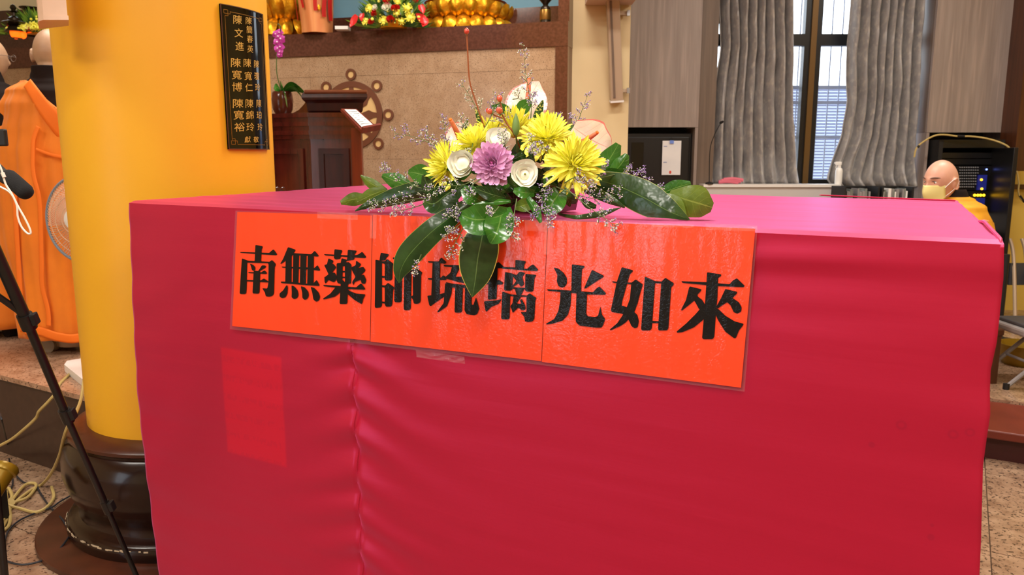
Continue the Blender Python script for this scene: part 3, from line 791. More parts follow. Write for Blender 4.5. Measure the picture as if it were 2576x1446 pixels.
# bin with chrome foot, folding stool, leaning folded chair
bn = thing('round_bin', Vector((P(2512, 850, 4.95).x, 4.95, P2)), 'dark round pedestal with chrome foot ring beside the stool', 'stand')
c = Vector((P(2510, 850, 4.9).x, 4.9, P2))
b = MB(); b.lathe(c, [(.001, 0), (.155, 0), (.158, .02), (.15, .03)], 28); b.build('foot_ring', M['metal'], bn, smooth=True)
b = MB(); b.lathe(c, [(.148, .028), (.14, .045), (.05, .06), (.02, .08), (.02, .6), (.001, .6)], 24); b.build('post', M['black_matte'], bn, smooth=True)
b = MB(); b.lathe(Vector((P(2580, 850, 4.5).x, 4.5, P2)), [(.001, 0), (.11, 0), (.13, .05), (.135, .12), (.13, .12), (.1, .01), (.001, .012)], 24)
o = b.build('bowl', M['antique_gold'], smooth=True); tag(o, 'olive metal bowl on the floor under the folding stool', 'bowl')
sl = thing('folding_stool', Vector((P(2560, 840, 4.1).x, 4.1, P2)), 'grey metal folding stool with dark vinyl seat at right edge', 'stool')
S0 = P(2530, 815, 4.1); S0z = S0.z
sc_ = Vector((S0.x + .20, 4.1, S0z))
b = MB(); b.box(sc_ + Vector((0, 0, -.02)), (.40, .32, .04), bev=.012); b.build('seat_frame', M['grey_plastic'], sl)
b = MB(); b.box(sc_ + Vector((0.01, 0, .008)), (.36, .29, .02), bev=.009); b.build('seat_pad', M['dark_seat'], sl)
for yo in (-.12, .12):
    for sg in (-1, 1):
        top = sc_ + Vector((sg * -.06, yo, -.045)); bot = Vector((sc_.x + sg * .24, sc_.y + yo, P2 + .012))
        b = MB(); b.tube([top, bot], .0115, 8); lg = b.build('leg', M['grey_plastic'], sl, smooth=True)
        b = MB(); b.tube([bot + Vector((0, 0, .02)), bot - Vector((0, 0, .011))], .016, 8); b.build('foot_cap', M['black_matte'], lg)
for sg in (-1, 1):
    q = .55
    cxx = sc_.x + sg * (-.06 + .30 * q)
    zz = (S0z - .045) * (1 - q) + (P2 + .012) * q
    b = MB(); b.tube([(cxx, sc_.y - .12, zz), (cxx, sc_.y + .12, zz)], .008, 8); b.build('stretcher', M['grey_plastic'], sl)
fc = thing('folded_chair', Vector((P(2550, 740, 5.6).x, 5.6, P2)), 'folded beige chair leaning behind the rack door at right', 'chair')
for dx in (0, .09):
    b = MB(); b.tube(smooth_pts([P(2540, 600, 5.7) + Vector((dx, 0, 0)), P(2550, 650, 5.65) + Vector((dx, 0, 0)), Vector((P(2560, 760, 5.5).x + dx, 5.5, P2 + .014))]), .013, 8); b.build('leg', M['speaker_beige'], fc, smooth=True)
b = MB(); b.box(P(2556, 690, 5.62) + Vector((.02, .02, 0)), (.12, .02, .16)); b.build('seat', M['dark_seat'], fc)

# column speaker on the cream pier
cs = thing('column_speaker', P(1545, 130, 5.3), 'slim beige column speaker tilted on the cream wall', 'speaker')
tp, bt = P(1540, -30, 5.28), P(1551, 253, 5.38)
ax = (bt - tp).normalized(); ex = Vector((1, 0, 0)); ex = (ex - ax * ex.dot(ax)).normalized(); ey = ax.cross(ex)
b = MB(); b.box((tp + bt) / 2, (.082, .075, (bt - tp).length), ex=ex, ey=ey, ez=ax, bev=.006); b.build('housing', M['speaker_beige'], cs)
b = MB(); b.box((tp + bt) / 2 - ex * .018 + ey * -.0 + Vector((0, -.04, 0)), (.014, .006, (bt - tp).length - .03), ex=ex, ey=ey, ez=ax); b.build('grille_line', M['wood_dark'], cs)
b = MB(); b.box(bt + ax * .004, (.088, .08, .012), ex=ex, ey=ey, ez=ax); b.build('end_cap', M['white_paint'], cs)
for py in (33, 228):
    a = P(1552, py, 5.36); br = boxo('bracket', a + Vector((.035, .02, 0)), (.07, .05, .022), M['speaker_beige'], cs)
    boxo('bolt', a + Vector((.075, 0, 0)), (.02, .03, .035), M['metal'], br)

# ---------------- round column
CC0 = Vector((-1.235, 2.895, 0))
cl = thing('round_column', CC0, 'yellow-orange round column on a dark brown turned base', 'column')
b = MB(); b.lathe(CC0, [(.352, .415), (.352, .9), (.354, 2.0), (.356, CEIL - .002)], 72); b.build('shaft', M['column_yellow'], cl, smooth=True)
prof = [(.30, .02), (.44, .02), (.448, .035), (.448, .065), (.438, .078), (.425, .082), (.405, .095), (.400, .115), (.405, .135), (.425, .17), (.440, .21), (.448, .255), (.447, .30), (.436, .34), (.418, .368), (.412, .372), (.412, .38), (.418, .386), (.418, .398), (.408, .405), (.36, .422), (.34, .422)]
b = MB(); b.lathe(CC0, prof, 72); cbm = b.build('base', M['column_base'], cl, smooth=True)
b = MB(); b.lathe(CC0, [(.412, .380), (.421, .387), (.421, .398), (.410, .408), (.355, .424), (.34, .424), (.34, .380)], 72); b.build('collar', M['base_disc'], cl, smooth=True)
b = MB(); b.lathe(CC0, [(.001, .0), (.55, .0), (.55, .018), (.545, .021), (.001, .021)], 72); b.build('base_disc', M['base_disc'], cl, smooth=True)
b = MB(); rnd = random.Random(5)
for k in range(70):
    a = R(rnd.uniform(200, 330)); r = .4485
    p = CC0 + Vector((r * math.cos(a), r * math.sin(a), .066 + rnd.uniform(-.003, .003)))
    b.box(p, (rnd.uniform(.006, .022), .002, rnd.uniform(.002, .005)), ex=(-math.sin(a), math.cos(a), 0), ey=(math.cos(a), math.sin(a), 0))
b.build('paint_chips', M['chip'], cbm, kind='stuff')

# ---------------- plaque bent round the column
PLW = Vector((0, 0, 0))
def on_col(px, py, off):
    """hit of a photo pixel on the column (radius .353 + off)"""
    d = ray(px, py); o = Vector((0, 0, CAMH)) - CC0; r = .355 + off
    a = d.x ** 2 + d.y ** 2; bq = 2 * (o.x * d.x + o.y * d.y); c = o.x ** 2 + o.y ** 2 - r * r
    disc = max(bq * bq - 4 * a * c, 0); t = (-bq - math.sqrt(disc)) / (2 * a)
    return Vector((0, 0, CAMH)) + d * t
def cang(p): return math.atan2(p.y - CC0.y, p.x - CC0.x)
pTL, pTR, pBL, pBR = on_col(550, 15, 0), on_col(657, 31, 0), on_col(572, 378, 0), on_col(673, 374, 0)
aL, aR_ = (cang(pTL) + cang(pBL)) / 2, (cang(pTR) + cang(pBR)) / 2
zT, zB = (pTL.z + pTR.z) / 2, (pBL.z + pBR.z) / 2
PH = zT - zB; PWD = (aR_ - aL) * .36
def plq(u, v, off):   # u 0..1 across, v 0..1 down
    a = aL + (aR_ - aL) * u; r = .357 + off
    return CC0 + Vector((r * math.cos(a), r * math.sin(a), zT - PH * v))
PQ = thing('name_plaque', plq(.5, 1, 0), 'black curved plaque with gold characters on the yellow column', 'plaque')
b = MB(); b.grid(lambda u, v: plq(u, v, .004), 16, 2); b.grid(lambda u, v: plq(1 - u, v, -.0005), 16, 2); o = b.build('panel', M['black_glass'], PQ, smooth=False, fixn=False)
for (u0, u1, v0, v1) in ((0, 1, 0, .006), (0, 1, .994, 1), (0, .018, 0, 1), (.982, 1, 0, 1)):
    b = MB(); b.grid(lambda u, v: plq(u0 + (u1 - u0) * u, v0 + (v1 - v0) * v, .0062), 12, 2); b.build('border', M['trim_wood'], PQ)
def pline(pts, wdt=.0022):
    b = MB()
    for (ua, va), (ub, vb) in zip(pts, pts[1:]):
        if abs(ua - ub) > abs(va - vb):
            h = wdt / PH / 1; b.grid(lambda u, v: plq(ua + (ub - ua) * u, va + (v - .5) * h, .0048), 8, 1)
        else:
            h = wdt / PWD; b.grid(lambda u, v: plq(ua + (u - .5) * h, va + (vb - va) * v, .0048), 1, 4)
    return b
pline([(.17, .045), (.83, .045)]).build('gold_line', M['brass'], PQ)
pline([(.17, .965), (.83, .965)]).build('gold_line', M['brass'], PQ)
pline([(.075, .075), (.075, .935)]).build('gold_line', M['brass'], PQ)
pline([(.925, .075), (.925, .935)]).build('gold_line', M['brass'], PQ)
for su in (0, 1):
    for sv in (0, 1):
        f = lambda a, c: ((a if su == 0 else 1 - a), (c if sv == 0 else 1 - c))
        pline([f(.17, .042), f(.17, .06), f(.06, .06), f(.06, .035), f(.13, .035), f(.13, .075), f(.075, .075)]).build('corner_key', M['brass'], PQ)
GOLDM = mat('gold_lettering', (206, 166, 74), .4, metal=.2)
def text_polys(ch):
    cu = bpy.data.curves.new('t', 'FONT'); cu.body = ch; cu.size = 1; cu.resolution_u = 3; cu.offset = 0
    ob = bpy.data.objects.new('t', cu); COL.objects.link(ob)
    dg = bpy.context.evaluated_depsgraph_get(); dg.update(); me = ob.evaluated_get(dg).to_mesh()
    vs = [v.co.copy() for v in me.vertices]; fs = [tuple(p.vertices) for p in me.polygons]
    ob.evaluated_get(dg).to_mesh_clear(); bpy.data.objects.remove(ob); bpy.data.curves.remove(cu)
    return vs, fs
CH = {}
def put_char(ch, u, v, wd, hg):
    """character centred at (u, v) of the plaque, width/height in plaque fractions"""
    if ch not in CH: CH[ch] = text_polys(ch)
    vs, fs = CH[ch]
    if not vs: return
    x0 = min(p.x for p in vs); x1 = max(p.x for p in vs); y0 = min(p.y for p in vs); y1 = max(p.y for p in vs)
    b = MB(); b.add([plq(u + ((p.x - x0) / (x1 - x0) - .5) * wd + ((p.y - y0) / (y1 - y0) - .5) * .01, v - ((p.y - y0) / (y1 - y0) - .5) * hg - ((p.x - x0) / (x1 - x0) - .5) * .006, .0052) for p in vs], fs)
    b.build('character', GOLDM, PQ)
# read from the photo in plaque crop pixels: column x, then rows
def crop_uv(cx_, cy_):
    px, py = 530 + cx_ / 3.615, cy_ / 3.615
    p = on_col(px, py, .004); return ((cang(p) - aL) / (aR_ - aL), (zT - p.z) / PH)
for chars, pts_, wd, hg in (
    ('陳文進', [(240, 180), (250, 300), (258, 420)], .17, .062), ('陳簡春英', [(340, 190), (345, 270), (350, 355), (353, 445)], .145, .052),
    ('陳寬博', [(225, 570), (232, 680), (235, 790)], .19, .064), ('陳寬仁', [(328, 572), (335, 690), (342, 795)], .17, .06), ('陳瓊玲', [(410, 582), (412, 690), (420, 795)], .14, .056),
    ('陳寬裕', [(245, 940), (250, 1045), (258, 1155)], .2, .064), ('陳錦玲', [(347, 940), (350, 1045), (355, 1155)], .18, .062), ('陳珀玲', [(432, 940), (433, 1045), (442, 1155)], .14, .058),
    ('獻', [(330, 1268)], .13, .045), ('敬', [(407, 1268)], .13, .045)):
    for ch, q in zip(chars, pts_): put_char(ch, *crop_uv(*q), wd, hg)

# ---------------- white loudspeaker at top left
ws_ = thing('wall_speaker', P(140, 20, 2.5), 'aged white plastic loudspeaker box above the column edge at top left', 'speaker')
bl, bm_, brt = P(96, 50, 2.42), P(132, 38, 2.36), P(170, 42, 2.36)
hgt = Vector((0, 0, .34)); dep = Vector((-.056, .10, 0))
base = [bl, P(98, 48, 2.38), P(110, 46, 2.36), bm_ + Vector((0, 0, -.01)), brt, brt + dep, bl + dep]
z0 = P(140, 48, 2.38).z
base = [Vector((p.x, p.y, z0)) for p in base]
b = MB(); b.prism(base, (0, 0, 1), .36); b.build('cabinet', M['pinkish_white'], ws_)
b = MB(); cc = sum(base, Vector()) / len(base)
b.prism([Vector((cc.x + (p.x - cc.x) * 1.05, cc.y + (p.y - cc.y) * 1.05, z0 - .006)) for p in base], (0, 0, 1), .012); b.build('bottom_rim', M['pinkish_white'], ws_)
boxo('bracket', Vector((brt.x - .01, 2.55, z0 + .2)), (.03, .12, .03), M['pinkish_white'], ws_)

# ================================================================ ALTAR THINGS
def shelf_pt(px, Y, lift=0):
    p = P(px, 60, Y); return Vector((p.x, p.y, SH + lift))
def petal_mesh(name, wdt, hgt, bulge, m, curl=0):
    b = MB()
    def fn(u, v):
        x = (u - .5) * wdt * (math.sin(math.pi * min(1, .18 + v * .62)) ** .6 if v < .95 else .55)
        d = bulge * math.cos((u - .5) * math.pi) * math.sin(math.pi * min(1, v * .85 + .1)) 
        if curl: d += curl * v * v
        return Vector((x, -d, hgt * v))
    b.grid(fn, 6, 7); return b.mesh(name, smooth=True, mats=[m])
def lotus(px, Y, rad, label, full=True, hh=.115):
    c = shelf_pt(px, Y)
    t = thing('lotus_pedestal', c, label, 'pedestal')
    b = MB(); b.lathe(c, [(.001, 0), (rad * .9, 0), (rad * .86, hh * .6), (rad * .8, hh), (rad * .82, hh * 1.3), (rad * .88, hh * 2), (rad * .86, hh * 2.2), (.001, hh * 2.2)], 40); b.build('core', M['gold'], t, smooth=True)
    n = max(10, int(2 * math.pi * rad / .105))
    w_ = 2 * math.pi * rad / n * 1.02
    lo = petal_mesh('petal', w_, hh, .035, M['gold']); up = petal_mesh('petal', w_, hh * 1.15, .04, M['gold'], .015)
    for k in range(n):
        a = 2 * math.pi * k / n
        for me, z, ofs, flip, rr in ((lo, hh * .98, 0, True, rad * .90), (up, hh * 1.0, .5, False, rad * .86)):
            aa = a + ofs * 2 * math.pi / n
            o = bpy.data.objects.new('petal', me); COL.objects.link(o); o.parent = t
            pos = Vector((rr * math.cos(aa), rr * math.sin(aa), z))
            rot = Matrix.Rotation(aa + math.pi / 2, 4, 'Z') @ Matrix.Rotation(R(22 if not flip else 0), 4, 'X')
            if flip: rot = Matrix.Rotation(aa + math.pi / 2, 4, 'Z') @ Matrix.Rotation(R(152), 4, 'X') @ Matrix.Diagonal((1, -1, 1, 1))
            o.matrix_basis = Matrix.Translation(pos) @ rot
    b = MB(); b.tube([c + Vector((rad * .87 * math.cos(2 * math.pi * k / 40), rad * .87 * math.sin(2 * math.pi * k / 40), hh * 1.0)) for k in range(41)], .008, 6); b.build('red_band', M['gold_red'], t)
    if full:
        b = MB(); b.lathe(c, [(rad * .86, hh * 2.2), (rad * .9, hh * 2.3), (rad * .6, hh * 2.6), (.001, hh * 3)], 40); b.build('upper_cushion', M['gold_red'], t, smooth=True)
    return t
lotus(1172, 5.98, .335, 'large gilded double lotus pedestal on the right of the altar shelf', hh=.10)
lotus(716, 6.15, .16, 'small gilded lotus pedestal at the left end beside the wrapped planter', hh=.135)
# robe hem of the statue above the small pedestal
c = shelf_pt(716, 6.15, .30)
st_ = thing('seated_statue', c, 'pale robed statue base above the small lotus pedestal', 'statue')
b = MB(); b.lathe(c, [(.001, 0), (.165, 0), (.17, .012), (.15, .02), (.001, .02)], 24); b.build('scarlet_rim', M['ribbon_red'], st_)
b = MB(); b.lathe(c, [(.15, .02), (.145, .1), (.12, .2), (.08, .3), (.001, .32)], 24); b.build('robe', M['pinkish_white'], st_, smooth=True)

# copper-wrapped planter with ribbons
c = shelf_pt(797, 5.85); r0 = .108
pw = thing('wrapped_planter', c, 'tall planter in copper wrapping with red ribbons on the altar', 'planter')
b = MB()
def wrapf(u, v):
    a = 2 * math.pi * u; r = r0 * (1 + .22 * v) * (1 + .03 * math.sin(a * 7 + v * 3)) + .004 * noise.noise((u * 20, v * 5, 1))
    return c + Vector((r * math.cos(a), r * math.sin(a), .44 * v))
b.grid(wrapf, 48, 10); b.build('wrapping', M['copper_wrap'], pw, smooth=True)
for (a0, l, wdt) in ((-150, .36, .02), (-118, .28, .016), (-75, .3, .02), (-50, .34, .024), (-30, .36, .03)):
    a = R(a0); b = MB()
    def rf(u, v):
        aa = a + (u - .5) * wdt / r0 + .08 * math.sin(v * 5 + a0)
        r = r0 * 1.24 + .006 + .008 * math.sin(v * 4); z = .44 - l * v
        return c + Vector((r * math.cos(aa), r * math.sin(aa), z))
    b.grid(rf, 2, 10); b.build('ribbon', M['ribbon_red'], pw, smooth=True)
for k in range(9):
    a = R(-170 + 22 * k); b = MB()
    d = Vector((math.cos(a), math.sin(a), 0)); s0 = c + Vector((0, 0, .44)) + d * .06
    def lf(u, v):
        wv = .035 * math.sin(math.pi * min(1, v * .9 + .08))
        return s0 + d * (.14 * v) + Vector((0, 0, .06 * math.sin(v * 2.6) - .06 * v)) + Vector((-d.y, d.x, 0)) * ((u - .5) * 2 * wv)
    b.grid(lf, 3, 8); b.build('leaf', M['leaf_dark'], pw, smooth=True)
b = MB(); b.ball(c + Vector((.05, -.125, .16)), (.012, .006, .022), 8, 6); b.build('gold_charm', M['gold'], pw)
o = boxo('folded_card', shelf_pt(862, 5.68, .012) , (.09, .09, .022), M['white_plastic']); tag(o, 'small white folded card on the altar shelf beside the planter', 'card')

# candle stand
c = shelf_pt(1372, 5.45)
cs_ = thing('candle_stand', c, 'dark turned bronze candle stand at the right end of the altar', 'candle stand')
b = MB(); b.lathe(c, [(.001, 0), (.04, 0), (.042, .01), (.036, .02), (.036, .1), (.03, .115), (.016, .125), (.02, .135), (.042, .16), (.046, .18), (.02, .2), (.02, .3), (.001, .3)], 24); b.build('stem', M['dark_bronze'], cs_, smooth=True)
b = MB(); b.lathe(c, [(.037, .03), (.038, .033), (.038, .092), (.037, .095)], 24, cap=False); b.build('sleeve', M['brass'], cs_, smooth=True)

# bouquets on the altar
pom = MB(); rnd = random.Random(2)
for k in range(46):
    th = math.acos(1 - rnd.random() * 1.0); ph = rnd.uniform(0, 6.28)
    d = Vector((math.sin(th) * math.cos(ph), math.sin(th) * math.sin(ph), math.cos(th))); a = d.orthogonal().normalized()
    p0 = d * .2; pom.add([p0 - a * .07, p0 + a * .07, d * .85 + a * .1, d * 1.0, d * .85 - a * .1], [(0, 1, 2, 3, 4)])
pom.ball((0, 0, 0), .55, 8, 5)
pom_y = pom.mesh('flower', mats=[M['mum_yellow']]); 
rose = MB()
for k in range(9):
    a = k * 2.4; r = .35 + .07 * k
    rose.grid(lambda u, v: Vector((math.cos(a + (u - .5) * 1.6) * (r * (.5 + .5 * v)), math.sin(a + (u - .5) * 1.6) * (r * (.5 + .5 * v)), .8 * v - .045 * k)), 3, 3)
rose_r = rose.mesh('flower', mats=[M['rose_red']], smooth=True)
rose_w = rose.mesh('flower', mats=[M['white_petal']], smooth=True)
spa = MB(); spa.grid(lambda u, v: Vector(((u - .5) * 1.6 * math.sin(math.pi * min(1, .2 + v * .8)), v * 2 - .8, .25 * (2 * u - 1) ** 2)), 6, 8)
spa_r = spa.mesh('flower', mats=[M['anth_red']], smooth=True)
def bouquet(label, Y, cx_, base_y, items, w_px, h_px, seed, fluffy=0):
    c = P(cx_, base_y, Y); c.z = SH
    t = thing('altar_bouquet', c, label, 'flowers')
    b = MB(); b.lathe(c, [(.001, 0), (.09, 0), (.11, .05), (.1, .06), (.001, .06)], 20); b.build('pot', M['gold'], t, smooth=True)
    rnd = random.Random(seed); S = Y / FPX
    for mname, cnt in (('bg_leaf', 260), ('bg_leaf_light', 170)):
        b = MB()
        for k in range(cnt):
            t_ = rnd.uniform(-1, 1); hgt = rnd.random() ** .8
            px = cx_ + t_ * w_px / 2 * (1 - .55 * hgt); py = base_y - hgt * h_px
            p = P(px, py, Y - .10 + .12 * rnd.random()); p.z = max(p.z, SH + .01)
            d = Vector((t_ * 1.2 + rnd.uniform(-.5, .5), rnd.uniform(-.6, .2), .25 + hgt + rnd.uniform(-.4, .3))).normalized()
            s_ = d.cross(Vector((0, 1, .3))).normalized(); L_ = rnd.uniform(.05, .12); wd = rnd.uniform(.005, .014)
            b.add([p - d * L_ * .3, p + s_ * wd + d * L_ * .2, p + d * L_, p - s_ * wd + d * L_ * .2], [(0, 1, 2, 3)])
        for q_ in b.v: q_.z = max(q_.z, SH + .004)
        b.build('foliage', M[mname], t, kind='stuff')
    for (kind, px, py, r) in items:
        me = {'y': pom_y, 'r': rose_r, 'w': rose_w, 'a': spa_r}[kind]
        o = bpy.data.objects.new({'y': 'chrysanthemum', 'r': 'rose', 'w': 'rose', 'a': 'anthurium'}[kind], me); COL.objects.link(o); o.parent = t
        p = P(px, py, Y - .17 + abs(px - cx_) / w_px * .1); p.z = max(p.z, SH + r * S * .9)
        d = Vector(((px - cx_) / w_px * 1.4, -1, .35)).normalized()
        q = d.to_track_quat('Z', 'Y')
        o.matrix_basis = Matrix.Translation(p - c) @ q.to_matrix().to_4x4() @ Matrix.Rotation(rnd.uniform(0, 6), 4, 'Z') @ Matrix.Scale(r * S * 1.15, 4)
    if fluffy:
        b = MB()
        for k in range(fluffy):
            t_ = rnd.uniform(-1, 1); hgt = rnd.random()
            p = P(cx_ + t_ * w_px / 2 * (1 - .6 * hgt), base_y - 8 - hgt * h_px, Y - .2 + .1 * rnd.random())
            p.z = max(p.z, SH + .02); b.ball(p, rnd.uniform(.005, .012), 6, 4)
        b.build('yellow_sprigs', M['mum_yellow'], t, kind='stuff')
bouquet('large altar bouquet of yellow mums and red roses beside the gold lotus', 5.62, 990, 82,
        [('y', 1024, 22, 13), ('y', 1031, 45, 13), ('y', 965, 58, 11), ('y', 920, 55, 9), ('y', 998, 34, 8), ('y', 1010, 62, 9), ('y', 1000, 5, 8), ('y', 930, 22, 10),
         ('w', 974, 22, 13), ('w', 945, 20, 8), ('r', 996, 23, 11), ('r', 943, 34, 9), ('r', 984, 62, 11), ('r', 936, 67, 9), ('r', 974, 4, 10), ('a', 894, 76, 14), ('a', 912, 42, 9), ('a', 1060, 22, 10), ('a', 1060, 48, 13), ('a', 1066, 66, 12), ('r', 1045, 2, 8)],
        170, 105, 4, 30)
bouquet('leafy altar bouquet with yellow sprigs behind the standing monk head', 5.9, 95, 152,
        [('y', 100, 85, 11), ('y', 118, 70, 9), ('y', 92, 98, 10), ('y', 70, 138, 11), ('y', 88, 122, 12), ('y', 60, 105, 9), ('r', 76, 97, 7), ('r', 62, 117, 5), ('r', 90, 114, 7), ('r', 86, 137, 7), ('a', 110, 60, 8), ('a', 29, 153, 9), ('r', 130, 75, 8), ('w', 78, 115, 8), ('a', 58, 108, 6), ('y', 112, 62, 9)],
        170, 110, 9, 90)

# oil lamp with glowing glass and roofed top, incense vessel
c = P(39, 80, 5.75)
ol = thing('glowing_lamp', Vector((c.x, c.y, SH)), 'small bronze lamp with glowing orange glass globe on the altar', 'lamp')
q = Vector((c.x, c.y, 0)); zz = lambda py: P(39, py, 5.75).z
b = MB(); b.lathe(q, [(.001, SH), (.07, SH), (.05, SH + .03), (.015, SH + .05), (.015, zz(98)), (.045, zz(96)), (.001, zz(96))], 20); b.build('stand', M['dark_bronze'], ol, smooth=True)
b = MB(); b.ball(Vector((c.x, c.y, zz(83))), (.036, .036, .042), 14, 10); b.ball(Vector((c.x + .038, c.y + .02, zz(86))), (.024, .024, .030), 12, 8); b.build('glass_globe', M['lamp_glow'], ol, smooth=True)
b = MB(); b.lathe(q, [(.03, zz(66)), (.085, zz(58)), (.08, zz(56)), (.045, zz(52)), (.04, zz(46)), (.012, zz(40)), (.012, zz(32)), (.035, zz(29)), (.012, zz(26)), (.022, zz(20)), (.016, zz(14)), (.001, zz(10))], 24); b.build('roof_finial', M['dark_bronze'], ol, smooth=True)
c = P(76, 50, 5.95); q = Vector((c.x, c.y, 0)); zz = lambda py: P(76, py, 5.95).z
iv = thing('incense_vessel', Vector((c.x, c.y, SH)), 'dark flared metal vessel standing behind the leafy altar bouquet', 'vessel')
b = MB(); b.lathe(q, [(.001, SH), (.06, SH), (.05, zz(48)), (.035, zz(44)), (.03, zz(30)), (.045, zz(24)), (.065, zz(20)), (.065, zz(18)), (.001, zz(18))], 24); b.build('bowl', M['dark_bronze'], iv, smooth=True)
b = MB(); b.lathe(q, [(.038, zz(42)), (.042, zz(38)), (.036, zz(34))], 24, cap=False); b.build('band', M['brass'], iv, smooth=True)

# ================================================================ LECTERN, ORCHID, BOOK STAND
def wzpx(py, Y, px=800): return P(px, py, Y).z
LY = 4.35
le1 = Vector((.975, -.22, 0)).normalized(); le2 = Vector((-le1.y, le1.x, 0))
K0 = P(783, 400, LY); K0 = Vector((K0.x, K0.y, 0))             # the near vertical edge
K1 = P(893, 400, LY - .03); K1 = Vector((K1.x, K1.y, 0))
lec = thing('lectern', (K0.x - .1, K0.y + .2, PF), 'dark red lacquered lectern with moulded sloping top before the altar', 'lectern')
wR = (K1 - K0).length; dR = (K1 - K0).normalized(); dB_ = Vector((-.30, .954, 0))
dL = Vector((-.93, .37, 0)).normalized()     # direction of the lit left face
wL = .42
zc_ = wzpx(284, LY); zm1 = wzpx(333, LY); zm2 = wzpx(350, LY)
pl_ = lambda e: [K0 - dR * e * .2 + Vector((0, -e, 0)), K1 + dR * e + Vector((0, -e * .6, 0)), K1 + dR * e + dB_ * .45, K0 + dL * (wL + e) + dB_ * .45, K0 + dL * (wL + e) + Vector((0, -e * .4, 0))]
b = MB(); b.prism([p + Vector((0, 0, PF)) for p in pl_(0)], (0, 0, 1), zm2 - PF); b.build('body', M['lectern'], lec)
b = MB(); b.prism([p + Vector((0, 0, PF)) for p in pl_(.03)], (0, 0, 1), .12); b.build('plinth', M['lectern_dark'], lec)
b = MB()
for k, e in enumerate((.012, .02, .012, .024, .016, .03)):
    z0 = zm2 + (zc_ - zm2) * k / 6; b.prism([p + Vector((0, 0, z0)) for p in pl_(e)], (0, 0, 1), (zc_ - zm2) / 6)
b.build('cornice', M['lectern'], lec)
# framed panels
fr = MB(); z0, z1 = PF + .16, zm2 - .05
nL = Vector((-dL.y, dL.x, 0)); nL = nL if nL.y < 0 else -nL
nR = Vector((dR.y, -dR.x, 0)); nR = nR if nR.y < 0 else -nR
for (o_, d_, wd, n_, mname) in ((K0, dL, wL, nL, 'lectern'), (K0, dR, wR, nR, 'lectern_dark')):  # right face panels take the darker lacquer: its shade is put into the colour
    a = o_ + d_ * .045; bq = o_ + d_ * (wd - .03)
    for (p0, p1, za, zb) in ((a, bq, z0, z0 + .03), (a, bq, z1 - .03, z1), (a, a + d_ * .03, z0 + .03, z1 - .03), (bq - d_ * .03, bq, z0 + .03, z1 - .03)):
        b = MB(); b.box(((p0 + p1) / 2 + n_ * .006) + Vector((0, 0, (za + zb) / 2)), ((p1 - p0).length, .012, zb - za), ex=d_, ey=n_); b.build('moulding', M[mname], lec)
    b = MB(); b.box((a + bq) / 2 + n_ * .001 + Vector((0, 0, (z0 + z1) / 2)), ((bq - a).length - .06, .006, z1 - z0 - .06), ex=d_, ey=n_); b.build('inset_panel', M[mname], lec)
b = MB(); c = K0 + dL * (wL * .5) + nL * .008
for k in range(14):
    a = 2 * math.pi * k / 14; p = c + dL * (.085 * math.cos(a)) + Vector((0, 0, 1.02 + .16 * math.sin(a)))
    b.ball(p, (.022, .008, .03), 8, 5)
b.ball(c + Vector((0, 0, 1.02)), (.05, .01, .08), 10, 6); b.build('carved_wreath', M['lectern'], lec)
# raised reading top: profile swept along the right face, ogee to the left
zt_ = wzpx(233, LY)
crown = [(.0, zc_), (.012, zc_ + .01), (.02, zc_ + .05), (.05, zc_ + (zt_ - zc_) * .62), (.06, zc_ + (zt_ - zc_) * .72), (.055, zt_ - .012), (.04, zt_), (-.05, zt_ + .005)]
b = MB()
q0, q1 = K0 - dR * .0, K1 + dR * .045
vs = []
for p in (q0, q1):
    ext = 0 if p is q0 else 1
    for (o_, z) in crown: vs.append(p + nR * o_ + dR * (o_ * .9 if ext else -o_ * .3) + Vector((0, 0, z)))
    vs.append(p + dB_ * .34 + Vector((0, 0, zc_ + (zt_ - zc_) * .55))); vs.append(p + dB_ * .34 + Vector((0, 0, zc_)))
n = len(crown) + 2
b.add(vs, [(i, (i + 1) % n, n + (i + 1) % n, n + i) for i in range(n)] + [list(range(n)), list(range(n, 2 * n))])
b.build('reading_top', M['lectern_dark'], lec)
b = MB(); b.tube([q0 + nR * .05 + Vector((0, 0, zt_)) , q1 + nR * .05 + dR * .05 + Vector((0, 0, zt_ - .004))], .011, 8); b.build('worn_edge', M['lectern_gold'], lec, smooth=True)
og = [P(x, y, LY + .01) for x, y in ((737, 284), (752, 276), (765, 262), (774, 246), (783, 236), (790, 233), (800, 284))]
b = MB(); b.prism(og, (0, .34, 0), 1); b.build('side_scroll', M['lectern'], lec)

# orchid pot on the lectern's lower ledge
oc = Vector((P(703, 282, LY + .15).x, LY + .22, zc_))
orc = thing('potted_orchid', oc, 'purple moth orchid in a brown glazed pot on the lectern', 'plant')
b = MB(); b.lathe(oc, [(.001, 0), (.04, 0), (.055, .03), (.06, .08), (.055, .12), (.05, .13), (.045, .12), (.001, .11)], 24); b.build('pot', M['ceramic_brown'], orc, smooth=True)
def strap_leaf(p0, p1, sag, wd, mname, parent, name='leaf'):
    d = p1 - p0; side = d.cross(Vector((0, 0, 1))); side = side.normalized() if side.length > 1e-5 else Vector((1, 0, 0))
    side = (side * .5 + Vector((0, 0, .5)) + Vector((.3, 0, 0))).normalized()
    b = MB(); b.grid(lambda u, v: p0 + d * v + Vector((0, 0, sag * math.sin(math.pi * v))) + side * ((u - .5) * 2 * wd * math.sin(math.pi * min(1, .15 + .8 * v)) ** .7), 4, 10)
    return b.build(name, M[mname], parent, smooth=True)
top = oc + Vector((0, 0, .12))
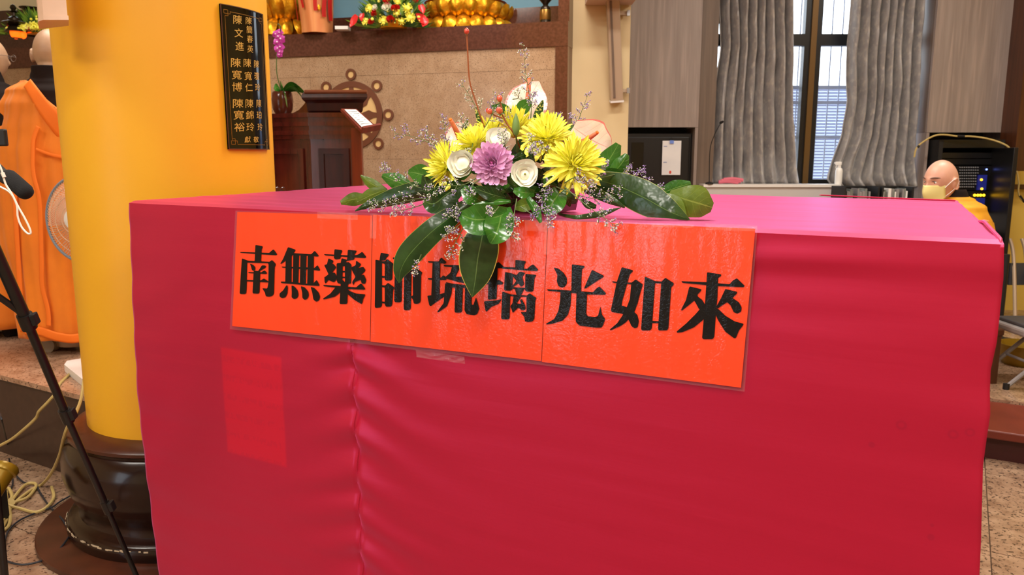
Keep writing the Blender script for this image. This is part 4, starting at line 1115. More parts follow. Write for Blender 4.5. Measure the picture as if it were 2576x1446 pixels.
for (px, py, sg, wd, dy) in ((748, 215, .02, .024, 0), (765, 232, .03, .03, 0), (762, 248, .05, .018, -.05), (722, 268, .05, .022, -.08), (690, 225, .02, .026, -.03), (708, 215, .03, .02, .05)):
    strap_leaf(top, P(px, py, LY + .15 + dy), sg, wd, 'leaf_mid', orc)
sp_pts = smooth_pts([top, P(696, 180, LY + .18), P(699, 110, LY + .16), P(706, 72, LY + .12), P(700, 60, LY + .1)])
b = MB(); b.tube(sp_pts, .003, 6); b.build('flower_stem', M['stem_green'], orc, smooth=True)
for k, (px, py, r) in enumerate(((703, 82, 10), (700, 92, 12), (706, 98, 12), (698, 106, 12), (705, 118, 11), (699, 122, 11), (704, 130, 9), (703, 138, 8), (694, 86, 10))):
    p = P(px, py, LY + .13); s_ = r * LY / FPX
    b = MB()
    for j in range(5):
        a = 2 * math.pi * j / 5 + .3 * k; wd = .62 if j in (1, 4) else .42
        b.grid(lambda u, v: p + Vector((math.cos(a) * v * s_, -.004 + .01 * v * v, math.sin(a) * v * s_)) + Vector((-math.sin(a), 0, math.cos(a))) * ((u - .5) * 2 * wd * s_ * math.sin(math.pi * min(1, .1 + .85 * v))), 4, 4)
    fl = b.build('blossom', M['orchid'], orc, smooth=True)
    b = MB(); b.ball(p + Vector((0, -.008, 0)), s_ * .2, 6, 5); b.build('lip', M['orchid_lip'], fl)

# cherry wood book stand with printed sheet
SY = 4.02
bs = thing('book_stand', (P(898, 400, SY).x, SY, PF), 'cherry wood reading stand holding a white printed sheet', 'stand')
pa, pb = P(887, 400, SY).x, P(912, 400, SY).x
ztop = P(900, 322, SY).z
boxo('post', *span(pa, pb, SY - .02, SY + .02, PF + .03, ztop), M['stand_wood'], bs)
boxo('foot', *span(pa - .1, pb + .1, SY - .12, SY + .12, PF, PF + .03), M['stand_wood'], bs)
A_, B_, C_, D_ = P(858, 273, SY + .05), P(897, 274, SY + .12), P(952, 322, SY - .02), P(912, 330, SY - .1)
nrm = (B_ - A_).cross(D_ - A_).normalized(); nrm = nrm if nrm.z > 0 else -nrm
b = MB(); b.prism([A_, B_, C_, D_], -nrm, .014); b.build('desk', M['stand_wood'], bs)
b = MB(); b.box((C_ + D_) / 2 + nrm * .008 , ((C_ - D_).length + .01, .016, .03), ex=(C_ - D_).normalized(), ey=(A_ - D_).normalized(), ez=nrm); b.build('ledge', M['stand_wood'], bs)
sh = thing('printed_sheet', (A_ + C_) / 2 + nrm * .004, 'white printed sheet lying on the cherry wood reading stand', 'paper')
lerp = lambda p, q, t: p + (q - p) * t
q = [lerp(A_, B_, .12) , lerp(A_, B_, .85), lerp(D_, C_, .86), lerp(D_, C_, .14)]; q = [lerp(q[0], q[3], .07), lerp(q[1], q[2], .07), lerp(q[1], q[2], .93), lerp(q[0], q[3], .93)]
b = MB(); b.prism([p + nrm * .002 for p in q], nrm, .002); b.build('sheet', M['paper'], sh)
for k in range(7):
    t = .12 + k * .11; b = MB(); a_, c_ = lerp(q[0], q[3], t), lerp(q[1], q[2], t)
    b.prism([lerp(a_, c_, .1) + nrm * .0046, lerp(a_, c_, .9 - .2 * (k % 3 == 2)) + nrm * .0046, lerp(lerp(q[0], q[3], t + .03), lerp(q[1], q[2], t + .03), .9 - .2 * (k % 3 == 2)) + nrm * .0046, lerp(lerp(q[0], q[3], t + .03), lerp(q[1], q[2], t + .03), .1) + nrm * .0046], nrm, .0004)
    b.build('printed_line', M['spine'], sh)
# ================================================================ TABLE, CLOTH, SIGN
tb = thing('altar_table', tf(TW / 2, TD / 2, 0), 'tall wooden table hidden under the magenta satin drape', 'table')
b = MB(); b.box(tf(TW / 2, TD / 2, TOP - .03), (TW - .20, TD - .05, .036), ex=E1, ey=E2); b.build('tabletop', M['table_wood'], tb)
for u in (.16, TW - .28):
    for v_ in (.1, TD - .1):
        b = MB(); b.box(tf(u, v_, (TOP - .05) / 2), (.06, .06, TOP - .05), ex=E1, ey=E2); b.build('leg', M['table_wood'], tb)
# silhouettes of the hanging front read on the front plane -> inset of each side by height
def edge_tab(pix):
    out = []
    for px, py in pix:
        p = onFront(px, py); out.append((p.z, uOf(p)))
    return sorted(out)
EL = edge_tab([(326, 506), (327, 560), (330, 640), (333, 720), (338, 800), (341, 880), (346, 960), (351, 1040), (359, 1110), (368, 1180), (382, 1300), (400, 1446)])
ER = edge_tab([(2526, 608), (2524, 700), (2514, 800), (2507, 860), (2492, 930), (2490, 985), (2491, 1040), (2482, 1100), (2473, 1170), (2470, 1280), (2468, 1360), (2464, 1446)])
SEAM_U = uOf(onFront(888, 900))
S_B = onFront(910, 1446); SEAM_SL = (uOf(S_B) - SEAM_U) / (onFront(888, 900).z - S_B.z)
zE = onFront(1900, 640)
def wr(u, z):
    """outward wrinkle depth of the hanging front, metres"""
    d = .0020 * noise.noise((u * 1.1, z * 9, 1.3)) + .0008 * noise.noise((u * 2.5, z * 26, 4.1)) + .004 * noise.noise((u * .8, z * 3.5, 7.7))
    su = SEAM_U + SEAM_SL * (zE_s - z); du = u - su
    k = math.exp(-abs(du) / .10)
    d += k * (.0085 * math.sin((z + .35 * abs(du) + .02 * noise.noise((z * 6, 0, 2))) * 62 + (1.2 if du > 0 else 0)) * (.6 + .6 * noise.noise((u * 3, z * 8, 9))))
    d -= .004 * math.exp(-(du / .006) ** 2)
    # horizontal pleats right of the sign, near the top edge
    g = math.exp(-((u - uOf(zE) - .06) / .16) ** 2) * (1 if u > uOf(zE) - .08 else .3)
    d += g * .005 * math.sin((TOP - z) * 88 + u * 2.2) * math.exp(-(TOP - z) / .07)
    # light waist sag and pull towards the sides
    d += .002 * math.sin(z * 47 + 3 * u) * (math.exp(-(TW - u) / .10) * .8 + .5 * math.exp(-u / .12))
    return d
zE_s = onFront(888, 900).z
def topz(u, v):
    """height of the cloth top above TOP; back-left corner rides up a little"""
    a, c = u / TW, v / TD
    z = .012 * c * (1 - a) ** 2
    z += .0016 * noise.noise((u * 7 + v * 2, v * 9, 3)) + .0012 * noise.noise((u * 3, v * 22, 5))
    z += .0015 * math.sin(v * 60 + 3 * u) * math.exp(-((u - .5) / .4) ** 2) * math.exp(-v / .4)
    return z
HB = .005
SKW = uOf(CC) - TW          # the back edge is a little shorter than the front
def drape_pt(u01, k):
    """k: row index param. 0..1 front from floor up, 1..2 top front->back, 2..3 back down"""
    if k <= 1:
        z = .025 + (TOP - HB - .025) * k
        a, c = interp(EL, z), interp(ER, z)
        u = a + (c - a) * u01
        p = tf(u, 0, z); return p + NF * (wr(u, z) * min(1, (TOP - z) / .05 + .12) + .002)
    if k <= 2:
        t = k - 1; u = (TW + SKW * t) * u01; v = HB * .6 + (TD - HB) * t
        p = tf(u, v, TOP); p.z += topz(u, v)
        return p
    t = k - 2; u = (TW + SKW) * u01
    z = TOP - .012 - (TOP - .04) * t
    p = tf(u, TD + .004, z); return p + E2 * (.006 * noise.noise((u * 6, z * 3, 8)))
ks = [i / 210 for i in range(211)] + [1 + i / 90 for i in range(91)] + [2 + i / 12 for i in range(13)]
nu = 330; b = MB(); vs = []; uvs = []
for k in ks:
    for i in range(nu + 1): vs.append(drape_pt(i / nu, k))
# soften: insert bend row between front and top is implied by the two close rows
nr = len(ks); fs = [(j * (nu + 1) + i, j * (nu + 1) + i + 1, (j + 1) * (nu + 1) + i + 1, (j + 1) * (nu + 1) + i) for j in range(nr - 1) for i in range(nu)]
b.add(vs, fs)
# hanging sides
def side(uedge, tab, skew=0):
    n0 = len(b.v); H = 80; D = 30; v2 = []
    for j in range(H + 1):
        z = .025 + (TOP - HB - .025) * j / H
        for i in range(D + 1):
            t = i / D
            u = interp(tab, z) * (1 - t) + (uedge + (interp(tab, z) - uedge) * .5) * t
            p = tf(u, TD * t + .002, z)
            p += E1 * (.004 * noise.noise((t * 6, z * 14, uedge)) * math.sin(math.pi * t))
            p += E1 * (skew * t)
            if j == H: p = tf(uedge + skew * t, TD * t, TOP - .004)
            v2.append(p)
    f2 = [(j * (D + 1) + i, j * (D + 1) + i + 1, (j + 1) * (D + 1) + i + 1, (j + 1) * (D + 1) + i) for j in range(H) for i in range(D)]
    b.add(v2, f2)
side(0, EL); side(TW, ER, SKW)
cloth = b.build('tablecloth', M['satin'], smooth=True, fixn=False)
tag(cloth, 'magenta satin cloth draped to the floor over the tall table', 'tablecloth')
sd = cloth.modifiers.new('thick', 'SOLIDIFY'); sd.thickness = .0015; sd.offset = -1
# rolled hem along the right edge of the top
hp = [P(2300, 497, 1) for _ in range(0)]
hem_px = [(2060, 490.5), (2120, 493), (2200, 496.5), (2300, 500.5), (2380, 503.5), (2404, 504.5)]
hem2 = [(2484, 566), (2489, 572), (2500, 584), (2512, 596), (2523, 606)]
hm = [onZ(x, y, TOP + .003) for x, y in hem_px]
b = MB(); b.tube(smooth_pts(hm), [.0004] + [.0022] * 29 + [.001], 8); b.build('rolled_hem', M['satin'], cloth, smooth=True, own=(0, 0, 0))
hm = [tf(TW - .002 + SKW * v_ / TD, v_, TOP + h_) for v_, h_ in ((.42, -.002), (.36, .002), (.30, .006), (.22, .005), (.12, .003), (.03, .001), (.004, -.003))]
b = MB(); b.tube(smooth_pts(hm), [.002] + [.0065] * 24 + [.003], 8) if False else b.tube(smooth_pts(hm), [.0006, .0012, .0018, .0024, .0028] + [.003] * 27 + [.0024, .0018, .0012, .0006, .0003], 10); b.build('rolled_hem', M['satin'], cloth, smooth=True, own=(0, 0, 0))
# stitched seam thread
sm = []
for k in range(60):
    py = 868 + k * (1446 - 868) / 59; px = 885 + (py - 868) * .042
    p = onFront(px, py); sm.append(p + NF * (wr(uOf(p), p.z) + .0022))
b = MB(); b.tube(sm, .0012, 5); b.build('seam', M['satin'], cloth, smooth=True, own=(0, 0, 0))

# cloth colour: the sheet of red paper lying under the satin tints it; faint water marks
N = SATIN_NT.nodes; L = SATIN_NT.links
tc = N.new('ShaderNodeTexCoord')
def vmath(op, a, bb):
    n = N.new('ShaderNodeVectorMath'); n.operation = op
    for i, v in ((0, a), (1, bb)):
        if isinstance(v, (tuple, Vector)): n.inputs[i].default_value = tuple(v)
        else: L.new(v, n.inputs[i])
    return n
def fm(op, a, bb=None, c=None):
    n = N.new('ShaderNodeMath'); n.operation = op
    for i, v in ((0, a), (1, bb), (2, c)):
        if v is None: continue
        if isinstance(v, (int, float)): n.inputs[i].default_value = v
        else: L.new(v, n.inputs[i])
    return n.outputs[0]
rel = vmath('SUBTRACT', tc.outputs['Object'], CA).outputs[0]
U = vmath('DOT_PRODUCT', rel, E1).outputs['Value']; V = vmath('DOT_PRODUCT', rel, E2).outputs['Value']
W = vmath('DOT_PRODUCT', rel, (0, 0, 1)).outputs['Value']
def soft(x, lo, hi, e):
    m1 = N.new('ShaderNodeMapRange'); m1.interpolation_type = 'SMOOTHSTEP'; m1.inputs[1].default_value = lo - e; m1.inputs[2].default_value = lo + e; L.new(x, m1.inputs[0])
    m2 = N.new('ShaderNodeMapRange'); m2.interpolation_type = 'SMOOTHSTEP'; m2.inputs[1].default_value = hi - e; m2.inputs[2].default_value = hi + e; m2.inputs[3].default_value = 1; m2.inputs[4].default_value = 0; L.new(x, m2.inputs[0])
    return fm('MULTIPLY', m1.outputs[0], m2.outputs[0])
pa = [onFront(555, 880), onFront(708, 890), onFront(720, 1172), onFront(575, 1140)]
ua = (uOf(pa[0]) + uOf(pa[3])) / 2; ub = (uOf(pa[1]) + uOf(pa[2])) / 2
za = (pa[0].z + pa[1].z) / 2 - TOP; zb = (pa[2].z + pa[3].z) / 2 - TOP
slant = (uOf(pa[2]) - uOf(pa[1])) / (za - zb)
U2 = fm('ADD', U, fm('MULTIPLY', fm('ADD', W, -(za + zb) / 2), slant))
paper = fm('MULTIPLY', soft(U2, ua, ub, .005), soft(W, zb, za, .005))
paper = fm('MULTIPLY', paper, fm('LESS_THAN', V, .03))
mix1 = N.new('ShaderNodeMix'); mix1.data_type = 'RGBA'; mix1.inputs[6].default_value = rgba((172, 16, 42)); mix1.inputs[7].default_value = rgba((206, 14, 30))
L.new(fm('MULTIPLY', paper, .75), mix1.inputs[0])
# faint print on that paper
fz = N.new('ShaderNodeTexNoise'); fz.inputs['Scale'].default_value = 1.0
mpp = N.new('ShaderNodeMapping'); mpp.inputs['Scale'].default_value = (120, 120, 60); L.new(tc.outputs['Object'], mpp.inputs[0]); L.new(mpp.outputs[0], fz.inputs['Vector'])
rowm = fm('GREATER_THAN', fm('SINE', fm('MULTIPLY', W, 120)), .55)
pr = fm('MULTIPLY', fm('MULTIPLY', paper, rowm), fm('GREATER_THAN', fz.outputs[0], .5))
mix2 = N.new('ShaderNodeMix'); mix2.data_type = 'RGBA'; L.new(fm('MULTIPLY', pr, .18), mix2.inputs[0]); L.new(mix1.outputs[2], mix2.inputs[6]); mix2.inputs[7].default_value = rgba((150, 14, 36))
last = mix2.outputs[2]
for (px, py, r) in ((2398, 1090, 13), (2440, 1085, 12), (2268, 1067, 13), (2193, 1117, 8), (2342, 1350, 9), (2345, 1320, 5), (2010, 590, 5), (2144, 590, 5)):
    p = onFront(px, py); s_ = pxm(p.y) * r
    dx = fm('SUBTRACT', U, uOf(p)); dz = fm('SUBTRACT', W, p.z - TOP)
    dist = fm('SQRT', fm('ADD', fm('MULTIPLY', dx, dx), fm('MULTIPLY', dz, dz)))
    ring = soft(dist, s_ * .55, s_, s_ * .25) if r > 9 else soft(dist, -1, s_, s_ * .3)
    mm = N.new('ShaderNodeMix'); mm.data_type = 'RGBA'; L.new(fm('MULTIPLY', fm('MULTIPLY', ring, .3), fm('LESS_THAN', V, .03)), mm.inputs[0]); L.new(last, mm.inputs[6]); mm.inputs[7].default_value = rgba((120, 10, 34)); last = mm.outputs[2]
L.new(last, SATIN_B.inputs['Base Color'])
wv = N.new('ShaderNodeTexNoise'); wv.inputs['Scale'].default_value = 1; wv.inputs['Detail'].default_value = 3
mp2 = N.new('ShaderNodeMapping'); mp2.inputs['Scale'].default_value = (5, 5, 60); L.new(tc.outputs['Object'], mp2.inputs[0]); L.new(mp2.outputs[0], wv.inputs['Vector'])
bp = N.new('ShaderNodeBump'); bp.inputs['Strength'].default_value = .12; bp.inputs['Distance'].default_value = .004; L.new(wv.outputs[0], bp.inputs['Height']); L.new(bp.outputs[0], SATIN_B.inputs['Normal']); L.new(bp.outputs[0], N[M['satin']['gl']].inputs['Normal'])

# ---------------- the sign: three laminated orange sheets taped edge to edge
OFF = .012
def fp(px, py, off=OFF): return onFront(px, py, off)
SG = thing('paper_sign', fp(1235, 900), 'orange laminated three-sheet sign with black Chinese characters on the cloth front', 'sign')
topL = [(592, 530), (937, 537), (1378, 551), (1906, 570)]
botL = [(578, 828), (931, 867), (1362, 918), (1873, 985)]
def sheet(a, c, d, e, name, m, off, grow=0):
    b = MB()
    def fn(u, v):
        t = (a[0] + (c[0] - a[0]) * u, a[1] + (c[1] - a[1]) * u); q = (e[0] + (d[0] - e[0]) * u, e[1] + (d[1] - e[1]) * u)
        cx_, cy_ = (a[0] + c[0] + d[0] + e[0]) / 4, (a[1] + c[1] + d[1] + e[1]) / 4
        x, y = t[0] + (q[0] - t[0]) * v, t[1] + (q[1] - t[1]) * v
        x += grow * (2 * u - 1); y += grow * (2 * v - 1)
        return fp(x, y, off)
    b.grid(fn, 12, 8); return b.build(name, m, SG, smooth=True, fixn=False)
for k in range(3):
    a, c, d, e = topL[k], topL[k + 1], botL[k + 1], botL[k]
    fl = sheet(a, c, d, e, 'film_margin', M['film'], OFF - .0012 - .0004 * k, grow=0)
    ins = lambda p, dx, dy: (p[0] + dx, p[1] + dy)
    o = sheet(ins(a, 5 if k == 0 else 1, 3), ins(c, -6 if k == 2 else -.4, 5), ins(d, -9 if k == 2 else -.4, -10), ins(e, 6 if k == 0 else 1, -8), 'orange_sheet', M['sign_orange'], OFF)
c1 = lambda q: (580 + q[0] / 3.788, 580 + q[1] / 3.788)
c2 = lambda q: (1220 + q[0] / 3.788, 620 + q[1] / 3.788)
G = []
G.append((c1, 'character', [
 [(236,136),(304,147),(306,162),(296,175),(290,285),(300,300),(225,300),(230,280)],
 [(88,203),(235,207),(370,212),(385,195),(410,177),(446,228),(432,234),(300,226),(95,211)],
 [(108,263),(158,290),(152,560),(148,598),(135,604),(95,604),(86,596),(98,400)],
 [(108,263),(165,286),(372,297),(368,310),(155,304)],
 [(368,298),(395,279),(430,315),(430,330),(420,345),(413,600),(400,620),(370,629),(335,625),(328,590),(301,548),(350,552),(360,500),(362,320),(355,308)],
 [(184,313),(215,326),(234,345),(235,372),(222,386),(203,376),(197,350)],
 [(298,330),(337,333),(336,350),(290,378),(268,390),(262,385),(280,360)],
 [(168,394),(290,398),(305,388),(325,378),(350,405),(338,413),(170,404)],
 [(220,382),(282,386),(275,588),(264,601),(215,599),(209,590)],
 [(148,470),(215,471),(290,474),(300,465),(320,455),(345,474),(364,484),(362,494),(148,482)]]))
G.append((c1, 'character', [
 [(547,156),(619,181),(615,195),(600,212),(592,234),(520,290),(478,319),(474,312),(500,270)],
 [(590,213),(770,225),(780,213),(802,191),(842,240),(835,247),(780,243),(590,233)],
 [(525,272),(582,232),(580,492),(521,492)],[(597,230),(653,232),(645,498),(592,496)],[(665,232),(723,238),(717,504),(660,500)],[(735,238),(793,243),(790,515),(730,508)],
 [(485,342),(790,352),(800,355),(828,328),(854,375),(848,382),(790,374),(490,352)],
 [(478,484),(580,488),(780,510),(795,495),(820,469),(849,520),(842,527),(730,520),(480,499)],
 [(538,516),(546,540),(541,600),(522,635),(490,644),(466,627),(467,597),(500,570),(525,530)],
 [(580,520),(610,533),(640,570),(648,610),(637,640),(605,653),(581,636),(583,590)],
 [(668,529),(705,539),(740,580),(746,620),(730,650),(705,661),(684,641),(682,590)],
 [(762,534),(800,547),(840,590),(853,630),(842,665),(815,678),(789,656),(778,590)]]))
G.append((c1, 'character', [
 [(990,176),(1063,186),(1063,203),(1050,220),(1047,268),(1003,275),(984,262)],[(1117,182),(1201,190),(1198,205),(1183,222),(1178,276),(1105,288),(1112,262)],
 [(888,223),(985,228),(1110,235),(1200,232),(1220,225),(1254,200),(1293,250),(1285,261),(1180,256),(900,236)],
 [(1058,262),(1112,278),(1092,312),(1048,312)],[(1010,312),(1068,332),(1065,490),(1010,480)],[(1088,330),(1120,296),(1152,322),(1148,505),(1090,500)],
 [(1012,310),(1120,300),(1122,342),(1015,335)],[(1060,383),(1095,385),(1095,397),(1060,397)],[(1060,438),(1095,440),(1095,452),(1060,452)],[(1010,470),(1068,470),(1095,494),(1140,500),(1100,520),(1020,500)],
 [(932,263),(983,288),(945,350),(900,350),(892,325),(918,322)],[(900,345),(925,350),(945,330),(975,312),(1008,348),(965,402),(990,398),(1012,430),(1008,470),(960,452),(900,440),(935,415)],
 [(930,330),(900,345),(935,420),(950,400)],[(893,438),(960,450),(1008,468),(985,492),(930,470),(905,506),(896,490)],
 [(1195,284),(1246,320),(1215,358),(1240,350),(1265,344),(1287,378),(1238,428),(1270,418),(1293,470),(1281,508),(1248,502),(1240,468),(1180,490),(1170,521),(1157,490),(1190,440),(1160,385),(1148,350),(1192,330)],
 [(883,516),(1020,525),(1060,530),(1200,540),(1215,522),(1245,502),(1285,555),(1275,563),(1120,556),(885,529)],
 [(1050,495),(1118,505),(1112,690),(1103,698),(1045,698),(1039,690)],[(1005,533),(1058,538),(1040,592),(990,630),(885,656),(879,648),(950,600)],
 [(1105,550),(1140,577),(1200,600),(1286,607),(1262,650),(1255,692),(1245,698),(1180,660),(1110,600)]]))
G.append((c1, 'character', [
 [(1432,209),(1509,225),(1505,240),(1485,255),(1475,283),(1418,287),(1425,240)],[(1380,276),(1442,288),(1442,715),(1430,731),(1382,736),(1374,725)],
 [(1380,277),(1450,293),(1475,290),(1490,269),(1553,315),(1545,335),(1540,460),(1525,476),(1480,476),(1469,465),(1470,316),(1430,306)],[(1440,430),(1490,434),(1490,451),(1440,448)],
 [(1440,519),(1475,522),(1500,496),(1563,542),(1548,565),(1540,700),(1530,723),(1480,725),(1469,700),(1469,541),(1440,537)],[(1440,674),(1490,680),(1490,697),(1440,691)],
 [(1545,254),(1700,260),(1755,266),(1775,255),(1800,239),(1833,270),(1822,281),(1700,280),(1545,270)],[(1565,333),(1636,345),(1630,670),(1615,683),(1567,681),(1559,668)],
 [(1655,262),(1726,272),(1718,740),(1705,756),(1660,759),(1649,745)],[(1565,335),(1640,356),(1742,367),(1742,387),(1570,372)],
 [(1735,374),(1765,352),(1829,400),(1815,420),(1811,670),(1800,691),(1775,698),(1745,694),(1740,662),(1716,625),(1738,620)]]))
G.append((c1, 'character', [
 [(1880,291),(1985,294),(1993,270),(2010,256),(2058,300),(2048,316),(1975,309),(1882,303)],[(1925,298),(1997,298),(1992,618),(1912,622)],[(1880,452),(1925,453),(2008,446),(2025,424),(2062,446),(2055,472),(1920,468),(1882,466)],
 [(1874,620),(1990,608),(2062,583),(2050,620),(1960,680),(1905,721),(1893,710)],
 [(2030,327),(2150,329),(2330,334),(2355,305),(2402,350),(2390,360),(2150,352),(2035,342)],[(2180,238),(2252,258),(2240,332),(2180,332)],
 [(2110,342),(2185,350),(2140,440),(2280,435),(2300,410),(2335,480),(2312,512),(2180,492),(2055,458),(2048,440),(2095,400)],
 [(2045,498),(2112,520),(2105,600),(2062,720),(1975,781),(1968,773),(2030,690)],[(2140,538),(2212,545),(2205,770),(2190,781),(2142,781),(2134,770)],
 [(2233,545),(2302,550),(2294,700),(2312,712),(2338,634),(2355,690),(2370,745),(2350,796),(2320,806),(2250,796),(2229,760)],[(2045,490),(2120,505),(2350,530),(2350,548),(2110,542)]]))
G.append((c2, 'character', [
 [(38,180),(122,192),(110,502),(28,506)],[(-40,178),(88,182),(100,165),(130,146),(180,192),(175,206),(120,205),(-40,195)],[(-10,343),(90,345),(130,314),(174,345),(165,362),(110,363),(-10,357)],
 [(-10,522),(110,512),(160,500),(132,545),(60,575),(15,622),(5,612)],[(290,127),(386,138),(391,150),(375,170),(370,226),(288,220)],[(160,195),(290,199),(400,214),(430,185),(460,169),(509,220),(495,234),(380,227),(160,210)],
 [(190,242),(266,258),(262,410),(245,421),(190,419),(181,410)],[(385,260),(491,270),(472,300),(462,420),(445,431),(395,429),(381,415)],[(250,387),(390,394),(390,407),(250,402)],
 [(262,258),(300,273),(330,238),(385,250),(355,290),(374,360),(342,386),(320,350),(265,387),(260,378),(300,325),(266,285)],
 [(165,427),(241,455),(235,680),(225,693),(160,692),(154,680)],[(165,430),(245,455),(402,467),(397,480),(240,472)],[(395,468),(425,445),(492,490),(480,510),(470,690),(452,713),(412,719),(380,713),(375,670),(338,625),(395,622)],
 [(283,398),(374,405),(345,460),(305,475)],[(273,468),(345,478),(300,542),(345,545),(333,510),(350,498),(384,560),(387,600),(350,608),(318,580),(264,633),(255,600),(240,570),(262,540)]]))
G.append((c2, 'character', [
 [(828,169),(949,184),(948,199),(925,215),(920,300),(917,440),(822,432)],[(654,199),(700,210),(750,250),(781,300),(781,350),(762,382),(730,391),(700,377),(684,330),(690,270)],
 [(1020,221),(1132,277),(1129,291),(1080,320),(960,399),(945,401),(947,390)],[(588,407),(720,412),(1030,435),(1060,400),(1090,379),(1155,445),(1146,459),(970,456),(820,441),(720,433),(600,421)],
 [(720,422),(823,438),(815,560),(790,650),(740,705),(640,735),(585,743),(580,735),(660,690),(700,610),(715,520)],
 [(872,436),(973,448),(965,640),(980,664),(1050,672),(1077,660),(1100,568),(1116,650),(1146,690),(1125,750),(1110,772),(1060,773),(900,753),(867,720),(864,690)]]))
G.append((c2, 'character', [
 [(1303,196),(1410,225),(1408,240),(1382,262),(1370,300),(1308,520),(1300,575),(1276,637),(1205,620),(1199,605),(1255,340)],[(1210,329),(1260,336),(1400,344),(1435,312),(1505,360),(1500,380),(1370,357),(1215,344)],
 [(1395,342),(1440,314),(1504,362),(1480,440),(1455,540),(1420,632),(1342,722),(1290,757),(1195,799),(1189,790),(1260,730),(1335,620),(1380,500)],[(1210,580),(1310,562),(1380,588),(1452,650),(1467,710),(1455,770),(1425,779),(1395,757),(1370,700),(1310,640),(1205,622)],
 [(1523,284),(1622,330),(1590,780),(1575,798),(1495,799),(1487,785)],[(1680,335),(1720,297),(1802,350),(1795,370),(1775,385),(1748,780),(1735,798),(1655,799),(1649,785)],[(1600,327),(1700,334),(1700,352),(1600,347)],[(1580,707),(1670,712),(1670,729),(1580,727)]]))
G.append((c2, 'character', [
 [(2116,244),(2252,265),(2252,279),(2222,300),(2215,500),(2205,580),(2185,860),(2170,882),(2080,883),(2069,870),(2095,560),(2110,350)],[(1870,329),(2110,339),(2330,359),(2360,325),(2400,301),(2477,375),(2465,387),(2220,377),(1880,346)],
 [(1950,379),(2064,407),(2060,421),(2023,460),(2030,478),(2070,508),(2102,560),(2090,602),(2040,597),(2020,560),(1995,514),(1940,560),(1875,611),(1867,605),(1915,510),(1942,400)],
 [(2290,404),(2404,431),(2402,446),(2358,490),(2420,530),(2447,580),(2441,620),(2405,639),(2370,626),(2340,560),(2308,530),(2260,560),(2215,592),(2203,575),(2250,490),(2285,415)],
 [(2050,593),(2115,600),(2112,650),(2075,702),(1990,770),(1880,816),(1830,821),(1825,810),(1920,730),(2010,640)],[(2200,582),(2230,600),(2290,658),(2380,713),(2464,735),(2461,748),(2420,800),(2392,870),(2375,874),(2290,811),(2220,700),(2195,640)]]))
def area2(p): return sum(p[i][0] * p[(i + 1) % len(p)][1] - p[(i + 1) % len(p)][0] * p[i][1] for i in range(len(p)))
def roundpoly(p, f=.16, lim=9):
    """soften the corners as in the heavy printed face"""
    out = []; n = len(p)
    for i in range(n):
        a, c, d = Vector(p[i - 1]), Vector(p[i]), Vector(p[(i + 1) % n])
        la, ld = (a - c).length, (d - c).length
        ra = min(la * .4, lim); rd = min(ld * .4, lim)
        s0 = c + (a - c).normalized() * ra if la else c; s1 = c + (d - c).normalized() * rd if ld else c
        out += [s0, (s0 + 2 * c + s1) / 4, s1]
    return out
for conv, nm, polys in G:
    b = MB(); z = 0
    for pg in polys:
        pg = roundpoly(pg)
        q = [fp(*conv(v_), OFF + .0012 + z) for v_ in pg]; z += .00003
        if (q[1] - q[0]).length >= 0:
            nn_ = Vector((0, 0, 0))
            for i in range(1, len(q) - 1): nn_ += (q[i] - q[0]).cross(q[i + 1] - q[0])
            if nn_.dot(NF) < 0: q = q[::-1]
        b.add(q, [list(range(len(q)))])
    b.build(nm, M['sign_black'], SG, fixn=False)

# clear tape pieces
def tape(corners, n=(10, 4), off=.016, crink=.004, label=None):
    b = MB(); A, B, C_, D = corners
    def fn(u, v):
        x = A[0] + (B[0] - A[0]) * u + (D[0] - A[0]) * v; y = A[1] + (B[1] - A[1]) * u + (D[1] - A[1]) * v
        return fp(x, y, off + crink * (noise.noise((x * .06, y * .11, 3)) ) * (4 * v * (1 - v)))
    b.grid(fn, 26, 8); return b.build('tape_strip', M['tape'], SG, smooth=True, fixn=False)
tape([(798, 532), (900, 536), (900, 553), (798, 549)])
tape([(1046, 880), (1168, 897), (1168, 916), (1048, 898)], crink=.008)
tape([(1320, 552), (1392, 556), (1390, 586), (1322, 580)])
tape([(932, 536), (948, 537), (946, 600), (930, 599)])
tape([(1370, 552), (1384, 553), (1382, 640), (1368, 640)])
tape([(1640, 560), (1745, 563), (1745, 572), (1640, 570)])
tape([(1775, 562), (1905, 566), (1905, 582), (1775, 578)])
# ================================================================ FLOWER ARRANGEMENT
FA = thing('flower_arrangement', tf(uOf(onZ(1300, 545, TOP)), .13, TOP), 'low flower arrangement of yellow and purple mums, anthuriums and glossy leaves on the table edge', 'flowers')
FA0 = FA.location.copy()
def frontY(px, py):
    return onFront(px, py, .022).y
def clampP(px, py, Y, lift=.006):
    """keep a point above the table top, or in front of the hanging cloth"""
    p = P(px, py, Y)
    inside = (p - CA).dot(E2) > -.004
    if inside:
        if p.z < TOP + lift:
            q = onZ(px, py, TOP + lift)
            if (q - CA).dot(E2) > -.004: return q
            return onFront(px, py, .022)
        return p
    if p.z < TOP + .004 and (p - CA).dot(E2) > -.02: return onFront(px, py, .022)
    return p
